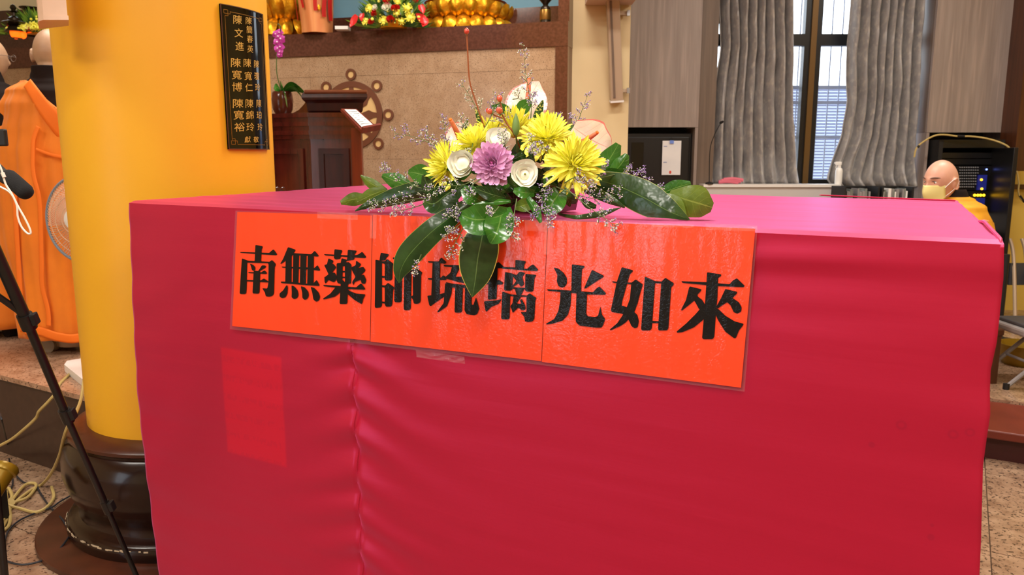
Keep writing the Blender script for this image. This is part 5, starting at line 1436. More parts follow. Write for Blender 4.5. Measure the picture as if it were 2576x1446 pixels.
# pot
pc = onZ(1407, 536, TOP + .002)
b = MB()
u0 = uOf(pc); v0 = (pc - CA).dot(E2)
def potring(g, z): return [tf(u0 - .20 - g, v0 - g, z), tf(u0 + g, v0 - g, z), tf(u0 + g, v0 + .085 + g, z), tf(u0 - .20 - g, v0 + .085 + g, z)]
r1, r2, r3, r4 = potring(0, TOP + .004), potring(.008, TOP + .052), potring(.004, TOP + .052), potring(-.003, TOP + .02)
b.add(r1 + r2 + r3 + r4, [(3, 2, 1, 0)] + [(i + k * 4, (i + 1) % 4 + k * 4, (i + 1) % 4 + k * 4 + 4, i + k * 4 + 4) for k in range(3) for i in range(4)] + [(12, 13, 14, 15)])
b.build('pot', M['pot_purple'], FA)
b = MB(); b.box(tf(u0 - .10, v0 + .042, TOP + .055), (.19, .075, .06), ex=E1, ey=E2, bev=.012); b.build('floral_foam', M['leaf_dark'], FA)

def leaf(pts, hw, mname, cup=.25, tilt=0, nu=8, n=7, name='leaf', parent=None, free=False, wave=0, label=None):
    """pts: (px, py, Y) along the midrib in the photo; hw: half widths in photo pixels"""
    Q = [P(*p) if free else clampP(*p) for p in pts]
    C = smooth_pts(Q, n); k = len(C) - 1
    H = []
    H = [max(.4, q.x) for q in smooth_pts([Vector((h_, 0, 0)) for h_ in hw], n)]; H[-1] = min(H[-1], hw[-1])
    vs = []; uv = []
    for i, c in enumerate(C):
        t = (C[min(i + 1, k)] - C[max(i - 1, 0)]).normalized()
        view = (Vector((0, 0, CAMH)) - c).normalized()
        s = t.cross(view).normalized(); nrm = s.cross(t).normalized()
        if tilt: s = Matrix.Rotation(R(tilt), 3, t) @ s; nrm = s.cross(t).normalized()
        if nrm.dot(view) < 0: nrm = -nrm
        w = H[i] * pxm(c.y)
        for j in range(nu + 1):
            a = j / nu * 2 - 1
            p = c + s * (a * w) - nrm * (w * cup * (abs(a) ** 1.3 if cup > 0 else abs(a) ** 1.6)) + nrm * (wave * w * math.sin(i * .9 + a * 2))
            if not free:
                d2 = (p - CA).dot(E2)
                if d2 > 0 and p.z < TOP + .004: p.z = TOP + .004
                if d2 <= 0 and d2 > -.012 and p.z < TOP: p += NF * (.012 + d2)
            vs.append(p); uv.append((j / nu, i / k))
    fs = [(i * (nu + 1) + j, i * (nu + 1) + j + 1, (i + 1) * (nu + 1) + j + 1, (i + 1) * (nu + 1) + j) for i in range(k) for j in range(nu)]
    b = MB(); b.add(vs, fs, uv)
    return b.build(name, M[mname], parent or FA, smooth=True, fixn=False, label=label)

LEAVES = [
 # pts, half widths, material, cup, tilt
 ([(1185,505,1.66),(1130,548,1.62),(1080,588,1.6),(1030,640,1.6),(1008,680,1.6),(1004,712,1.6)],[10,26,31,32,20,1],'leaf_blade_plain',.18,0),
 ([(1222,540,1.60),(1212,600,1.57),(1202,650,1.57),(1196,700,1.57),(1188,748,1.57)],[14,44,49,36,1],'leaf_blade',.15,0),
 ([(1140,478,1.70),(1070,478,1.75),(1010,490,1.78),(950,508,1.80),(915,520,1.8),(893,531,1.80)],[10,24,24,16,7,1],'leaf_blade_plain',.25,0),
 ([(1478,446,1.66),(1550,466,1.62),(1620,497,1.58),(1680,530,1.55),(1735,552,1.53)],[8,34,42,30,1],'leaf_blade_plain',.2,0),
 ([(1405,538,1.62),(1450,549,1.56),(1505,540,1.56),(1562,522,1.58)],[3,8,9,1],'leaf_blade_plain',.2,0),
 ([(1462,470,1.64),(1500,486,1.62),(1540,505,1.6),(1572,522,1.6)],[8,13,10,2],'leaf_blade_plain',.3,0),
 ([(1277,535,1.56),(1240,548,1.54),(1195,552,1.53),(1160,540,1.55)],[14,34,38,10],'leaf_mid',-.3,0),
 ([(1262,522,1.57),(1258,555,1.54),(1248,588,1.52),(1234,612,1.52)],[22,36,33,4],'leaf_mid',-.25,0),
 ([(1285,506,1.57),(1240,508,1.55),(1192,516,1.55)],[4,9,3],'leaf_mid',.2,20),
 ([(1272,498,1.57),(1235,488,1.55),(1196,474,1.55)],[4,18,5],'leaf_dark',-.2,0),
 ([(1215,508,1.58),(1188,492,1.56),(1164,473,1.57)],[8,24,8],'leaf_mid',-.2,0),
 ([(1168,466,1.66),(1128,486,1.64),(1092,512,1.63),(1066,505,1.66)],[10,30,26,6],'leaf_dark',-.2,0),
 ([(1344,486,1.58),(1316,484,1.56),(1292,478,1.57)],[8,15,5],'leaf_mid',-.2,0),
 ([(1326,498,1.54),(1346,528,1.53),(1360,560,1.52)],[7,12,4],'leaf_mid',.4,25),
 ([(1408,482,1.60),(1390,510,1.57),(1366,534,1.57)],[18,30,10],'leaf_mid',-.3,0),
 ([(1340,512,1.57),(1318,516,1.55),(1296,522,1.56)],[10,17,6],'leaf_olive',-.2,0),
 ([(1090,450,1.74),(1055,437,1.74),(1027,432,1.74)],[14,25,5],'leaf_mid',-.1,0),
 ([(972,482,1.86),(935,462,1.86),(907,441,1.86)],[7,13,2],'leaf_olive',.2,0),
 ([(1034,470,1.84),(998,456,1.84),(961,441,1.84)],[9,21,5],'leaf_mid',.2,0),
 ([(920,500,1.84),(890,501,1.84),(857,510,1.82)],[10,17,5],'leaf_olive',.1,0),
 ([(968,478,1.83),(935,490,1.82),(898,508,1.82)],[8,17,5],'leaf_olive',.1,0),
 ([(1100,455,1.70),(1080,470,1.70),(1065,440,1.70)],[10,20,4],'leaf_dark',.1,0),
 ([(1650,492,1.66),(1698,473,1.66),(1738,461,1.66)],[6,20,6],'leaf_mid',.1,0),
 ([(1684,486,1.60),(1720,500,1.58),(1760,512,1.57),(1792,522,1.57)],[8,36,42,12],'leaf_olive',.1,0),
 ([(1656,490,1.60),(1695,512,1.58),(1728,548,1.56)],[5,21,1],'leaf_olive',.1,0),
 ([(1606,484,1.66),(1640,476,1.66),(1666,468,1.66)],[4,13,4],'leaf_mid',-.2,0),
 ([(1500,445,1.74),(1532,402,1.74),(1556,362,1.74)],[12,26,8],'leaf_mid',.1,0),
 ([(1530,445,1.73),(1560,416,1.72),(1578,388,1.72)],[8,20,6],'leaf_mid',.35,0),
 ([(1498,440,1.70),(1548,443,1.69),(1602,466,1.68)],[8,19,1],'leaf_mid',-.25,0),
 ([(1388,350,1.86),(1403,315,1.86),(1402,283,1.86)],[10,19,2],'leaf_dark',-.1,0),
 ([(1300,288,1.80),(1318,268,1.80),(1336,254,1.80)],[10,17,6],'leaf_mid',-.1,0),
 ([(1292,292,1.84),(1265,272,1.84),(1236,268,1.84)],[6,11,3],'leaf_mid',-.1,0),
 ([(1214,325,1.84),(1206,296,1.84),(1195,274,1.84)],[8,8,1],'leaf_variegated',.1,0),
 ([(1162,366,1.84),(1168,330,1.84),(1178,297,1.84)],[7,8,1],'leaf_variegated',.1,0),
 ([(1345,310,1.84),(1356,280,1.84),(1366,252,1.84)],[8,10,2],'leaf_variegated',.1,0),
 ([(1424,350,1.84),(1432,332,1.84),(1444,316,1.84)],[6,10,3],'leaf_mid',.1,0),
 ([(1320,440,1.74),(1312,395,1.74),(1318,350,1.74)],[22,30,10],'leaf_dark',.1,0),
 ([(1348,400,1.72),(1356,370,1.72),(1362,345,1.74)],[14,20,6],'leaf_mid',.1,0),
 ([(1130,400,1.76),(1122,380,1.76),(1112,368,1.78)],[8,10,3],'leaf_dark',.1,0),
 ([(1500,520,1.60),(1480,515,1.6),(1462,500,1.61)],[5,10,4],'leaf_dark',.1,0),
 ([(1300,470,1.62),(1282,440,1.62),(1296,415,1.62)],[8,14,3],'leaf_mid',.2,0),
 ([(1400,470,1.62),(1380,462,1.6),(1372,445,1.6)],[6,12,4],'leaf_mid',.2,0),
]
for pts, hw, m, cup, tilt in LEAVES: leaf(pts, hw, m, cup, tilt)
rnd = random.Random(11)
for k in range(76):          # the dark inner foliage between the blooms
    px = rnd.uniform(1110, 1440); py = rnd.uniform(375 + abs(px - 1280) * .18, 515); Y = 1.67 + rnd.random() * .10
    a = rnd.uniform(0, 6.28); l = rnd.uniform(18, 34)
    dx, dy = math.cos(a) * l, math.sin(a) * l * .7
    leaf([(px - dx, py - dy, Y), (px, py, Y - .01), (px + dx, py + dy, Y + .01)], [5, rnd.uniform(10, 17), 2], rnd.choice(['leaf_dark', 'leaf_dark', 'leaf_mid']), .1, rnd.uniform(-30, 30), nu=4, n=4)

# ---- chrysanthemums
def petal_unit(name, w, tipw, curl, m, chan=.25, nv=7, nu=4):
    """petal of length 1 along +Y, curling toward +Z"""
    b = MB()
    def fn(u, v):
        ang = curl * v; r = 1.0
        if abs(curl) > .01: y = math.sin(ang) / curl; z = (1 - math.cos(ang)) / curl
        else: y, z = v, 0
        prof = w * (math.sin(math.pi * min(1, .12 + .80 * v)) ** .6) if v < 1 else tipw
        prof = w * (.55 + .45 * math.sin(math.pi * min(1, v * .9))) * (1 if v < .8 else math.sqrt(max(0, 1 - ((v - .8) / .205) ** 2)) )
        if v >= 1: prof = tipw
        a = (u - .5) * 2
        return Vector((a * prof, y, z + chan * prof * (a * a)))
    b.grid(fn, nu, nv); return b.mesh(name, smooth=True, mats=[m])
def flower_frame(c, face, roll=0):
    z = Vector(face).normalized(); q = z.to_track_quat('Z', 'Y').to_matrix().to_4x4()
    return Matrix.Translation(c) @ q @ Matrix.Rotation(roll, 4, 'Z')
def chrys(px, py, Y, face, rad_px, pm, rings, name, individual, disc_m, label=None, seed=1, droop=None):
    c = P(px, py, Y); S = rad_px * pxm(Y); F = flower_frame(c, face)
    rnd = random.Random(seed)
    b = MB(); b.ball(c, S * .16, 10, 7)
    root = b.build(name, disc_m, FA, smooth=True, own=c, label=label)
    kb = MB(); kb.ball(F @ Vector((0, 0, -.12 * S)), (S * .40, S * .40, S * .26), 14, 8, F.to_3x3()); kb.build('inner_petals', pm[0].materials[0], root, smooth=True)
    joined = MB(); 
    for (cnt, elev, ln, r0, z0, var) in rings:
        for k in range(cnt):
            a = 2 * math.pi * (k + rnd.uniform(-.28, .28)) / cnt
            e = R(elev + rnd.uniform(-11, 11)); l = ln * rnd.uniform(.85, 1.12)
            e_ = e
            Mx = F @ Matrix.Scale(S, 4) @ Matrix.Rotation(a, 4, 'Z') @ Matrix.Translation((0, r0, z0)) @ Matrix.Rotation(e_, 4, 'X') @ Matrix.Rotation(rnd.uniform(-.25, .25), 4, 'Y') @ Matrix.Scale(l, 4)
            me = pm[var if isinstance(var, int) else rnd.choice(var)]
            if individual:
                o = bpy.data.objects.new('petal', me); COL.objects.link(o); o.parent = root
                o.matrix_basis = Matrix.Translation(-c) @ Mx
            else:
                joined.add([Mx @ v.co for v in me.vertices], [tuple(p.vertices) for p in me.polygons])
    if not individual:
        joined.build('petals', me.materials[0], root, smooth=True, kind='stuff', fixn=False)
    return root
PP = [petal_unit('petal', .15, .04, .9, M['mum_purple'], .5), petal_unit('petal', .17, .05, .45, M['mum_purple'], .45), petal_unit('petal', .13, .02, 1.3, M['mum_purple_in'], .6)]
PY = [petal_unit('petal', .075, .012, .5, M['mum_yellow'], .6), petal_unit('petal', .08, .014, -.45, M['mum_yellow'], .6), petal_unit('petal', .07, .01, 1.1, M['mum_yellow'], .7), petal_unit('petal', .078, .014, .1, M['mum_yellow'], .5)]
chrys(1239, 414, 1.60, (-.12, -1, .22), 60, PP, [(26, 2, .80, .16, -.10, 1), (24, 12, .76, .15, -.02, 1), (22, 24, .68, .13, .04, (0, 1)), (18, 38, .56, .11, .10, 0), (14, 54, .42, .08, .14, 0), (12, 66, .30, .05, .16, 2), (9, 76, .2, .03, .17, 2)],
      'purple_chrysanthemum', True, M['mum_disc'], seed=3)
YR = [(24, -6, .92, .1, -.12, (1, 3)), (28, 6, .95, .1, -.06, (1, 3)), (28, 18, .90, .1, -.02, (0, 3)), (26, 31, .82, .08, .02, 0), (22, 44, .7, .08, .06, 0), (18, 57, .54, .05, .08, 2), (14, 70, .36, .03, .1, 2)]
chrys(1446, 412, 1.60, (.30, -.9, .42), 76, PY, YR, 'yellow_chrysanthemum', True, M['mum_disc_y'], seed=4)
YR2 = [(a - 8, e, l, r, z, v) for a, e, l, r, z, v in YR]
YD = [(16, -30, .75, .1, -.14, 1)] + YR2
chrys(1376, 346, 1.70, (-.12, -.70, .68), 70, PY, YR, 'yellow_chrysanthemum', False, M['mum_disc_y'], seed=5)
chrys(1124, 420, 1.70, (-.82, -.45, .22), 66, PY, YR, 'yellow_chrysanthemum', False, M['mum_disc_y'], seed=6)
chrys(1296, 322, 1.76, (.1, -.25, .95), 64, PY, [(22, 20, .8, .1, -.06, 0), (24, 34, .8, .1, -.02, 0), (22, 48, .8, .08, .02, 0), (16, 62, .75, .06, .05, 0), (10, 78, .6, .04, .07, 2)], 'yellow_chrysanthemum', False, M['mum_disc_y'], seed=7)
chrys(1196, 362, 1.72, (-.45, -.45, .75), 60, PY, YR, 'yellow_chrysanthemum', False, M['mum_disc_y'], seed=8)
chrys(1232, 325, 1.80, (.2, -.4, .9), 40, PY, YR2, 'yellow_chrysanthemum', False, M['mum_disc_y'], seed=9)
# drooping long petals seen singly
def strip(pts, hw, m, name='petal', parent=None):
    return leaf(pts, hw, m, .5, 0, nu=4, n=5, name=name, parent=parent or FA, free=True)
M['mum_yellow_flat'] = M['mum_yellow']
for pts in ([(1418,428,1.58),(1395,448,1.56),(1366,470,1.55)], [(1440,448,1.58),(1452,480,1.56),(1448,500,1.56)], [(1455,455,1.58),(1470,470,1.56),(1478,476,1.56)], [(1480,445,1.58),(1500,455,1.57),(1508,455,1.57)],
            [(1340,360,1.66),(1325,380,1.65),(1328,392,1.64)], [(1345,372,1.66),(1350,395,1.64),(1347,406,1.64)], [(1370,390,1.66),(1375,408,1.64),(1374,418,1.64)], [(1345,340,1.68),(1322,325,1.67),(1312,318,1.67)],
            [(1130,462,1.62),(1128,470,1.61),(1118,482,1.61)], [(1120,455,1.62),(1118,462,1.61),(1105,466,1.61)], [(1332,355,1.66),(1315,370,1.66),(1316,378,1.65)], [(1352,330,1.68),(1335,318,1.68),(1328,312,1.68)]):
    strip(pts, [3, 5.5, 1.5], 'mum_yellow', name='drooping_petal')

# ---- lisianthus
def lisianthus(px, py, Y, face, rad_px, open_, seed, label=None):
    c = P(px, py, Y); S = rad_px * pxm(Y); F = flower_frame(c, face); rnd = random.Random(seed)
    b = MB(); b.lathe(c, [(.001, 0), (.001, .001)], 6)
    b = MB(); cc = F @ Vector((0, 0, -.55 * S)); b.ball(cc, (S * .3, S * .3, S * .3), 10, 6)
    root = b.build('lisianthus', M['sepal'], FA, smooth=True, own=c, label=label)
    n = 9
    for k in range(n):
        lay = k / n; a0 = k * 2.4 + seed
        rr = (1.0 - .55 * lay) ; wdt = 1.25
        hh = 1.05 - .1 * lay
        def fn(u, v):
            a = a0 + (u - .5) * 2 * wdt
            flare = (.35 + .65 * math.sin(min(1, v * 1.02) * math.pi * .5)) * rr
            lip = open_ * .28 * max(0, v - .75) / .25 * (1 - lay * .6)
            wavy = .05 * math.sin(u * 11 + k) * v
            edge = 1 - .22 * (2 * u - 1) ** 2 * v
            return F @ (Vector((math.cos(a) * (flare + lip + wavy), math.sin(a) * (flare + lip + wavy), (-.62 + hh * v * edge + .05 * wavy))) * S)
        g = MB(); g.grid(fn, 10, 8); g.build('petal', M['white_petal'], root, smooth=True, fixn=False)
    b = MB(); b.ball(F @ Vector((0, 0, -.38 * S)), S * (.5 if open_ > .5 else .62), 14, 9); b.build('inner_petals', M['white_petal'], root, smooth=True)
    b = MB(); b.ball(F @ Vector((0, 0, (.05 if open_ > .5 else -.3) * S)), (S * .1, S * .1, S * .22), 8, 6, F.to_3x3().normalized()); b.build('pistil', M['pistil'], root, smooth=True)
lisianthus(1320, 438, 1.58, (.15, -1, .15), 29, 1, 2)
lisianthus(1163, 410, 1.61, (-.25, -.75, .1), 33, .35, 4)
lisianthus(1252, 352, 1.67, (-.1, -.75, .5), 30, .3, 6)
# closed green bud
c = P(1298, 318, 1.68)
b = MB(); b.lathe(c, [(.001, -.02), (.005, -.016), (.0085, -.004), (.007, .010), (.003, .022), (.001, .027)], 10); bd = b.build('flower_bud', M['sepal'], FA, smooth=True)
b = MB(); b.tube([c + Vector((0, 0, -.018)), P(1300, 360, 1.70), P(1304, 400, 1.72)], .0018, 6); b.build('stem', M['stem_green'], bd)

# ---- anthuriums
def anth(pts, hw, spad, name='anthurium', cup=-.12, tilt=0):
    o = leaf(pts, hw, 'spathe', cup, tilt, nu=14, n=8, name=name, free=True, wave=.006)
    q = smooth_pts([P(*p) for p in spad]); k = len(q); r = 8.0 * pxm(spad[0][2])
    b = MB(); b.tube(q, [r * (1 - .45 * i / (k - 1)) * (1 if i < k - 1 else .5) for i in range(k)], 10); b.build('spadix', M['spadix'], o, smooth=True)
    b = MB(); b.tube(q[-5:] + [q[-1] + (q[-1] - q[-2]) * .3], [r * .60, r * .60, r * .59, r * .57, r * .5, r * .1], 10); b.build('spadix_tip', M['spadix_tip'], o, smooth=True)
    return o
anth([(1300,318,1.86),(1312,290,1.87),(1330,252,1.88),(1346,222,1.89),(1356,205,1.89)], [26,46,50,28,2], [(1326,272,1.85),(1329,235,1.84),(1331,196,1.84)], tilt=-12)
anth([(1442,320,1.82),(1470,340,1.81),(1500,358,1.80),(1522,368,1.79),(1537,376,1.79)], [20,46,52,32,2], [(1455,362,1.78),(1478,350,1.75),(1504,332,1.73)], tilt=10)
anth([(1150,370,1.82),(1152,352,1.83),(1164,330,1.84),(1190,320,1.85)], [16,34,26,4], [(1158,352,1.80),(1146,325,1.77),(1132,299,1.75)], tilt=0)

# ---- hypericum berries
def berry(px, py, Y, r, up=(0, 0, 1), stem=None):
    c = P(px, py, Y); s_ = r * pxm(Y)
    up = Vector(up).normalized()
    b = MB(); b.lathe(c, [(.001, -s_ * 1.1), (s_ * .6, -s_ * .9), (s_ * .95, -s_ * .3), (s_, s_ * .2), (s_ * .75, s_ * .85), (s_ * .3, s_ * 1.2), (.0004, s_ * 1.3)], 14, ax=up)
    o = b.build('hypericum_berry', M['berry'], FA, smooth=True)
    base = c - up * s_ * 1.1
    b = MB(); a_ = up.orthogonal().normalized(); b_ = up.cross(a_)
    for k in range(4):
        d = a_ * math.cos(k * 1.57 + .5) + b_ * math.sin(k * 1.57 + .5)
        sd_ = d.cross(up)
        b.add([base, base + d * s_ * .6 + sd_ * s_ * .4 - up * s_ * .1, base + d * s_ * 1.25 - up * s_ * .35, base + d * s_ * .6 - sd_ * s_ * .4 - up * s_ * .1], [(0, 1, 2, 3)])
    b.build('sepals', M['sepal'], o)
    if stem:
        b = MB(); b.tube(smooth_pts([base] + [P(*p) for p in stem]), .0019, 6); b.build('stem', M['stem_brown'], o, smooth=True)
berry(1174, 79, 1.78, 6.5, (0, 0, 1), [(1176, 120, 1.78), (1179, 180, 1.78), (1184, 215, 1.78), (1199, 262, 1.78), (1212, 302, 1.78), (1235, 360, 1.8)])
berry(1257, 248, 1.72, 7.5, (-.05, -.1, 1), [(1262, 270, 1.72), (1264, 285, 1.72)])
berry(1231, 280, 1.70, 7.5, (-.7, -.3, .5), [(1245, 290, 1.72), (1263, 296, 1.72)])
berry(1256, 278, 1.69, 8, (-.25, -.5, .7), [(1264, 290, 1.71), (1278, 315, 1.71), (1292, 335, 1.71), (1310, 375, 1.74)])

# ---- limonium sprays
def spray(pts, nb, blen, seed, dens=1.0, lilac=.45):
    rnd = random.Random(seed); C = smooth_pts([clampP(*p) for p in pts], 8); k = len(C)
    Y = pts[0][2]; px_ = pxm(Y)
    st = MB(); st.tube(C, [.0012 * (1.15 - i / k) for i in range(k)], 5)
    wh = MB(); li = MB()
    def blob(mb, p, r):
        d = Vector((rnd.uniform(-1, 1), rnd.uniform(-1, 1), rnd.uniform(-.2, 1))).normalized() * r * 1.7
        a = d.orthogonal().normalized() * r * .75; c_ = d.cross(a).normalized() * r * .75
        mb.add([p - d * .5, p + a, p - a * .5 + c_ * .87, p - a * .5 - c_ * .87, p + d * .7], [(0, 2, 1), (0, 3, 2), (0, 1, 3), (4, 1, 2), (4, 2, 3), (4, 3, 1)])
    for i in range(nb):
        t = .35 + .65 * (i + rnd.random()) / nb; j = min(k - 2, int(t * (k - 1)))
        base = C[j]; tan = (C[j + 1] - C[j]).normalized()
        side = (tan.cross(Vector((0, 1, 0))).normalized() * (1 if i % 2 else -1) + Vector((0, rnd.uniform(-.6, .6), 0)) + tan * rnd.uniform(.5, 1.1)).normalized()
        L_ = blen * px_ * rnd.uniform(.5, 1.0) * (1.15 - .55 * t)
        q = [base + side * L_ * s_ + Vector((0, 0, .15 * L_ * s_ * s_)) for s_ in (0, .35, .7, 1)]
        st.tube(q, .0006, 4, cap=False)
        nf = max(6, int(22 * dens * L_ / (blen * px_)) + 4)
        for f in range(nf):
            s_ = .25 + .75 * (f + .5) / nf
            p = base + side * L_ * s_ + Vector((0, 0, .15 * L_ * s_ * s_)) + Vector([rnd.uniform(-1, 1) for _ in range(3)]) * .0042
            blob(li if rnd.random() < lilac else wh, p, rnd.uniform(.0013, .0023))
    root = st.build('limonium_spray', M['stem_green'], FA, smooth=False)
    if wh.v: wh.build('white_florets', M['floret_white'], root, kind='stuff')
    if li.v: li.build('lilac_florets', M['floret_lilac'], root, kind='stuff')
SPR = [
 ([(1325,330,1.80),(1332,250,1.80),(1322,180,1.80),(1317,110,1.80)], 12, 26, .3), ([(1225,335,1.80),(1195,265,1.80),(1160,208,1.80)], 9, 34, .15), ([(1215,330,1.78),(1238,285,1.78),(1252,238,1.78)], 9, 32, .6),
 ([(1130,390,1.76),(1060,350,1.76),(990,335,1.76)], 9, 38, .55), ([(1135,400,1.76),(1122,350,1.76),(1115,290,1.76)], 10, 20, .6), ([(1140,395,1.74),(1100,370,1.74),(1068,325,1.74)], 8, 22, .5),
 ([(1400,340,1.84),(1445,320,1.84),(1465,275,1.84),(1482,230,1.84)], 9, 24, .6), ([(1402,340,1.84),(1408,310,1.84),(1404,288,1.84)], 6, 18, .6), ([(1440,322,1.84),(1438,305,1.84),(1440,290,1.84)], 4, 12, .6),
 ([(1110,480,1.70),(1050,470,1.72),(985,435,1.76),(960,418,1.78)], 12, 32, .5), ([(1110,500,1.66),(1050,500,1.70),(980,515,1.72),(930,520,1.74)], 14, 34, .4), ([(1090,505,1.66),(1030,525,1.68),(985,533,1.70)], 8, 26, .4),
 ([(1210,440,1.60),(1165,465,1.58),(1100,470,1.60),(1065,500,1.60)], 12, 34, .4), ([(1210,450,1.58),(1185,470,1.56),(1178,510,1.56)], 9, 28, .4), ([(1190,360,1.70),(1178,390,1.64),(1135,400,1.66)], 8, 28, .5),
 ([(1480,430,1.66),(1560,435,1.66),(1620,455,1.64),(1668,485,1.62)], 13, 34, .7), ([(1400,470,1.58),(1450,490,1.56),(1510,500,1.56),(1560,485,1.57)], 12, 36, .5), ([(1400,440,1.60),(1375,470,1.57),(1362,510,1.56)], 10, 30, .6),
 ([(1420,470,1.57),(1480,520,1.52),(1530,555,1.50),(1550,570,1.49)], 9, 36, .3), ([(1395,500,1.56),(1385,530,1.54),(1384,572,1.52)], 9, 26, .5), ([(1300,500,1.56),(1292,550,1.53),(1290,600,1.52)], 10, 30, .35),
 ([(1190,540,1.56),(1150,570,1.55),(1115,600,1.55)], 7, 30, .3), ([(1180,550,1.56),(1150,600,1.55),(1130,648,1.55)], 9, 34, .25), ([(1060,640,1.58),(1048,670,1.58),(1044,690,1.58)], 5, 14, .3), ([(1200,530,1.55),(1150,533,1.55),(1120,538,1.55)], 6, 20, .5),
 ([(1390,420,1.64),(1370,370,1.62),(1338,385,1.62)], 7, 22, .5), ([(1345,410,1.66),(1340,380,1.64),(1336,340,1.64)], 8, 22, .3), ([(1272,400,1.66),(1270,360,1.64),(1262,330,1.64)], 8, 24, .2), ([(1240,350,1.76),(1262,300,1.74),(1288,280,1.74)], 6, 20, .4),
 ([(1480,470,1.56),(1520,425,1.60),(1518,400,1.62)], 6, 14, .6), ([(1500,450,1.62),(1590,430,1.64),(1620,430,1.64)], 7, 20, .7), ([(1420,460,1.56),(1455,445,1.54),(1490,470,1.54)], 8, 22, .5), ([(1180,350,1.82),(1165,320,1.82),(1158,290,1.82)], 6, 26, .1),
 ([(1290,250,1.84),(1305,245,1.83),(1300,225,1.83)], 5, 18, .05), ([(1335,300,1.78),(1338,260,1.78),(1342,235,1.78)], 7, 22, .6), ([(1255,520,1.52),(1240,535,1.51),(1225,525,1.51)], 5, 16, .3), ([(1310,520,1.54),(1345,540,1.53),(1358,520,1.53)], 7, 20, .7)]
for i, (pts, nb, bl, li) in enumerate(SPR): spray(pts, nb, bl, 100 + i, 1.0, li)

# ================================================================ MICROPHONE, TRIPOD, CABLES
mc = thing('boom_microphone', P(40, 460, 1.5), 'black foam covered microphone poking in from the left edge', 'microphone')
b = MB(); b.tube(smooth_pts([P(-40, 395, 1.5), P(5, 440, 1.48), P(20, 448, 1.47)]), [.0125] * 12 + [.013], 16); b.build('body', M['black_matte'], mc, smooth=True)
a, c = P(16, 440, 1.47), P(72, 490, 1.45); d = (c - a)
b = MB(); b.lathe(a, [(.001, -.004), (.012, 0), (.0145, .006), (.0150, .02), (.0150, d.length - .010), (.0125, d.length - .003), (.007, d.length + .001), (.001, d.length + .002)], 24, ax=d.normalized()); b.build('foam_cover', M['mic_foam'], mc, smooth=True)
wc_ = thing('white_earphone_cable', P(40, 500, 1.42), 'thin white cable looping over the black microphone at left', 'cable')
b = MB(); b.tube(smooth_pts([P(-6, 405, 1.42), P(5, 430, 1.42), P(14, 462, 1.42), P(30, 488, 1.42), P(46, 520, 1.42), P(62, 548, 1.42), P(75, 575, 1.42), P(77, 587, 1.42), P(68, 586, 1.42), P(54, 570, 1.42), P(45, 545, 1.42), P(42, 515, 1.42), P(25, 484, 1.42), P(-8, 466, 1.42)]), .0017, 7)
b.build('cord', M['cable_white'], wc_, smooth=True)
b = MB(); b.tube([P(6, 434, 1.42), P(11, 446, 1.42)], .0032, 8); b.build('splitter', M['cable_white'], wc_, smooth=True)
tab = thing('tablet', P(-20, 350, 1.6), 'dark tablet edge on the stand at the left border', 'tablet')
b = MB(); b.box(P(-40, 346, 1.6), (.092, .01, .034), bev=.003); b.build('casing', M['tripod_black'], tab)

tr = thing('tripod_stand', P(345, 1460, 2.35) * 1, 'black telescopic tripod leg slanting down before the column', 'tripod')
ft = onZ(352, 1475, .0); tr.location = (ft.x, ft.y, 0)
pA, pB, pC, pD = P(-70, 500, 1.92), P(68, 808, 2.03), P(167, 1045, 2.15), P(268, 1275, 2.27)
ft.z = .012
for (a, c, r, nm) in ((pA, pB, .0150, 'leg_tube'), (pB, pC, .0118, 'leg_tube'), (pC, pD, .0098, 'leg_tube'), (pD, ft, .0078, 'leg_tube')):
    b = MB(); b.tube([a, c], r, 14); b.build(nm, M['tripod_black'], tr, smooth=True)
for p, q, r in ((pB, pC, .0195), (pC, pD, .0165), (pD, ft, .0130)):
    d = (q - p).normalized(); b = MB(); b.tube([p - d * .022, p + d * .022], r, 14); cl_ = b.build('leg_clamp', M['tripod_black'], tr, smooth=True)
    sdv = Vector((1, -.2, .3)).normalized()
    b = MB(); b.box(p + sdv * (r + .006), (.016, .02, .034), ex=sdv, ey=d.cross(sdv).normalized(), ez=d, bev=.003); b.build('clamp_lever', M['black_matte'], cl_)
b = MB(); b.tube([P(-60, 705, 1.95), pB + (pA - pB).normalized() * .02], .0085, 10); b.build('brace', M['tripod_black'], tr, smooth=True)
b = MB(); b.ball(ft, (.014, .014, .012), 10, 6); b.build('rubber_foot', M['black_matte'], tr, smooth=True)
# off-frame rest of the tripod
apex = pA + (pA - pB) * .1
b = MB(); b.tube([apex, apex + Vector((0, 0, .12))], .025, 14); b.build('head', M['tripod_black'], tr, smooth=True)
for dx, dy in ((-.55, -.25), (-.25, .55)):
    b = MB(); b.tube([apex, Vector((apex.x + dx, apex.y + dy * .6, .012))], .012, 10); b.build('leg_tube', M['tripod_black'], tr, smooth=True)

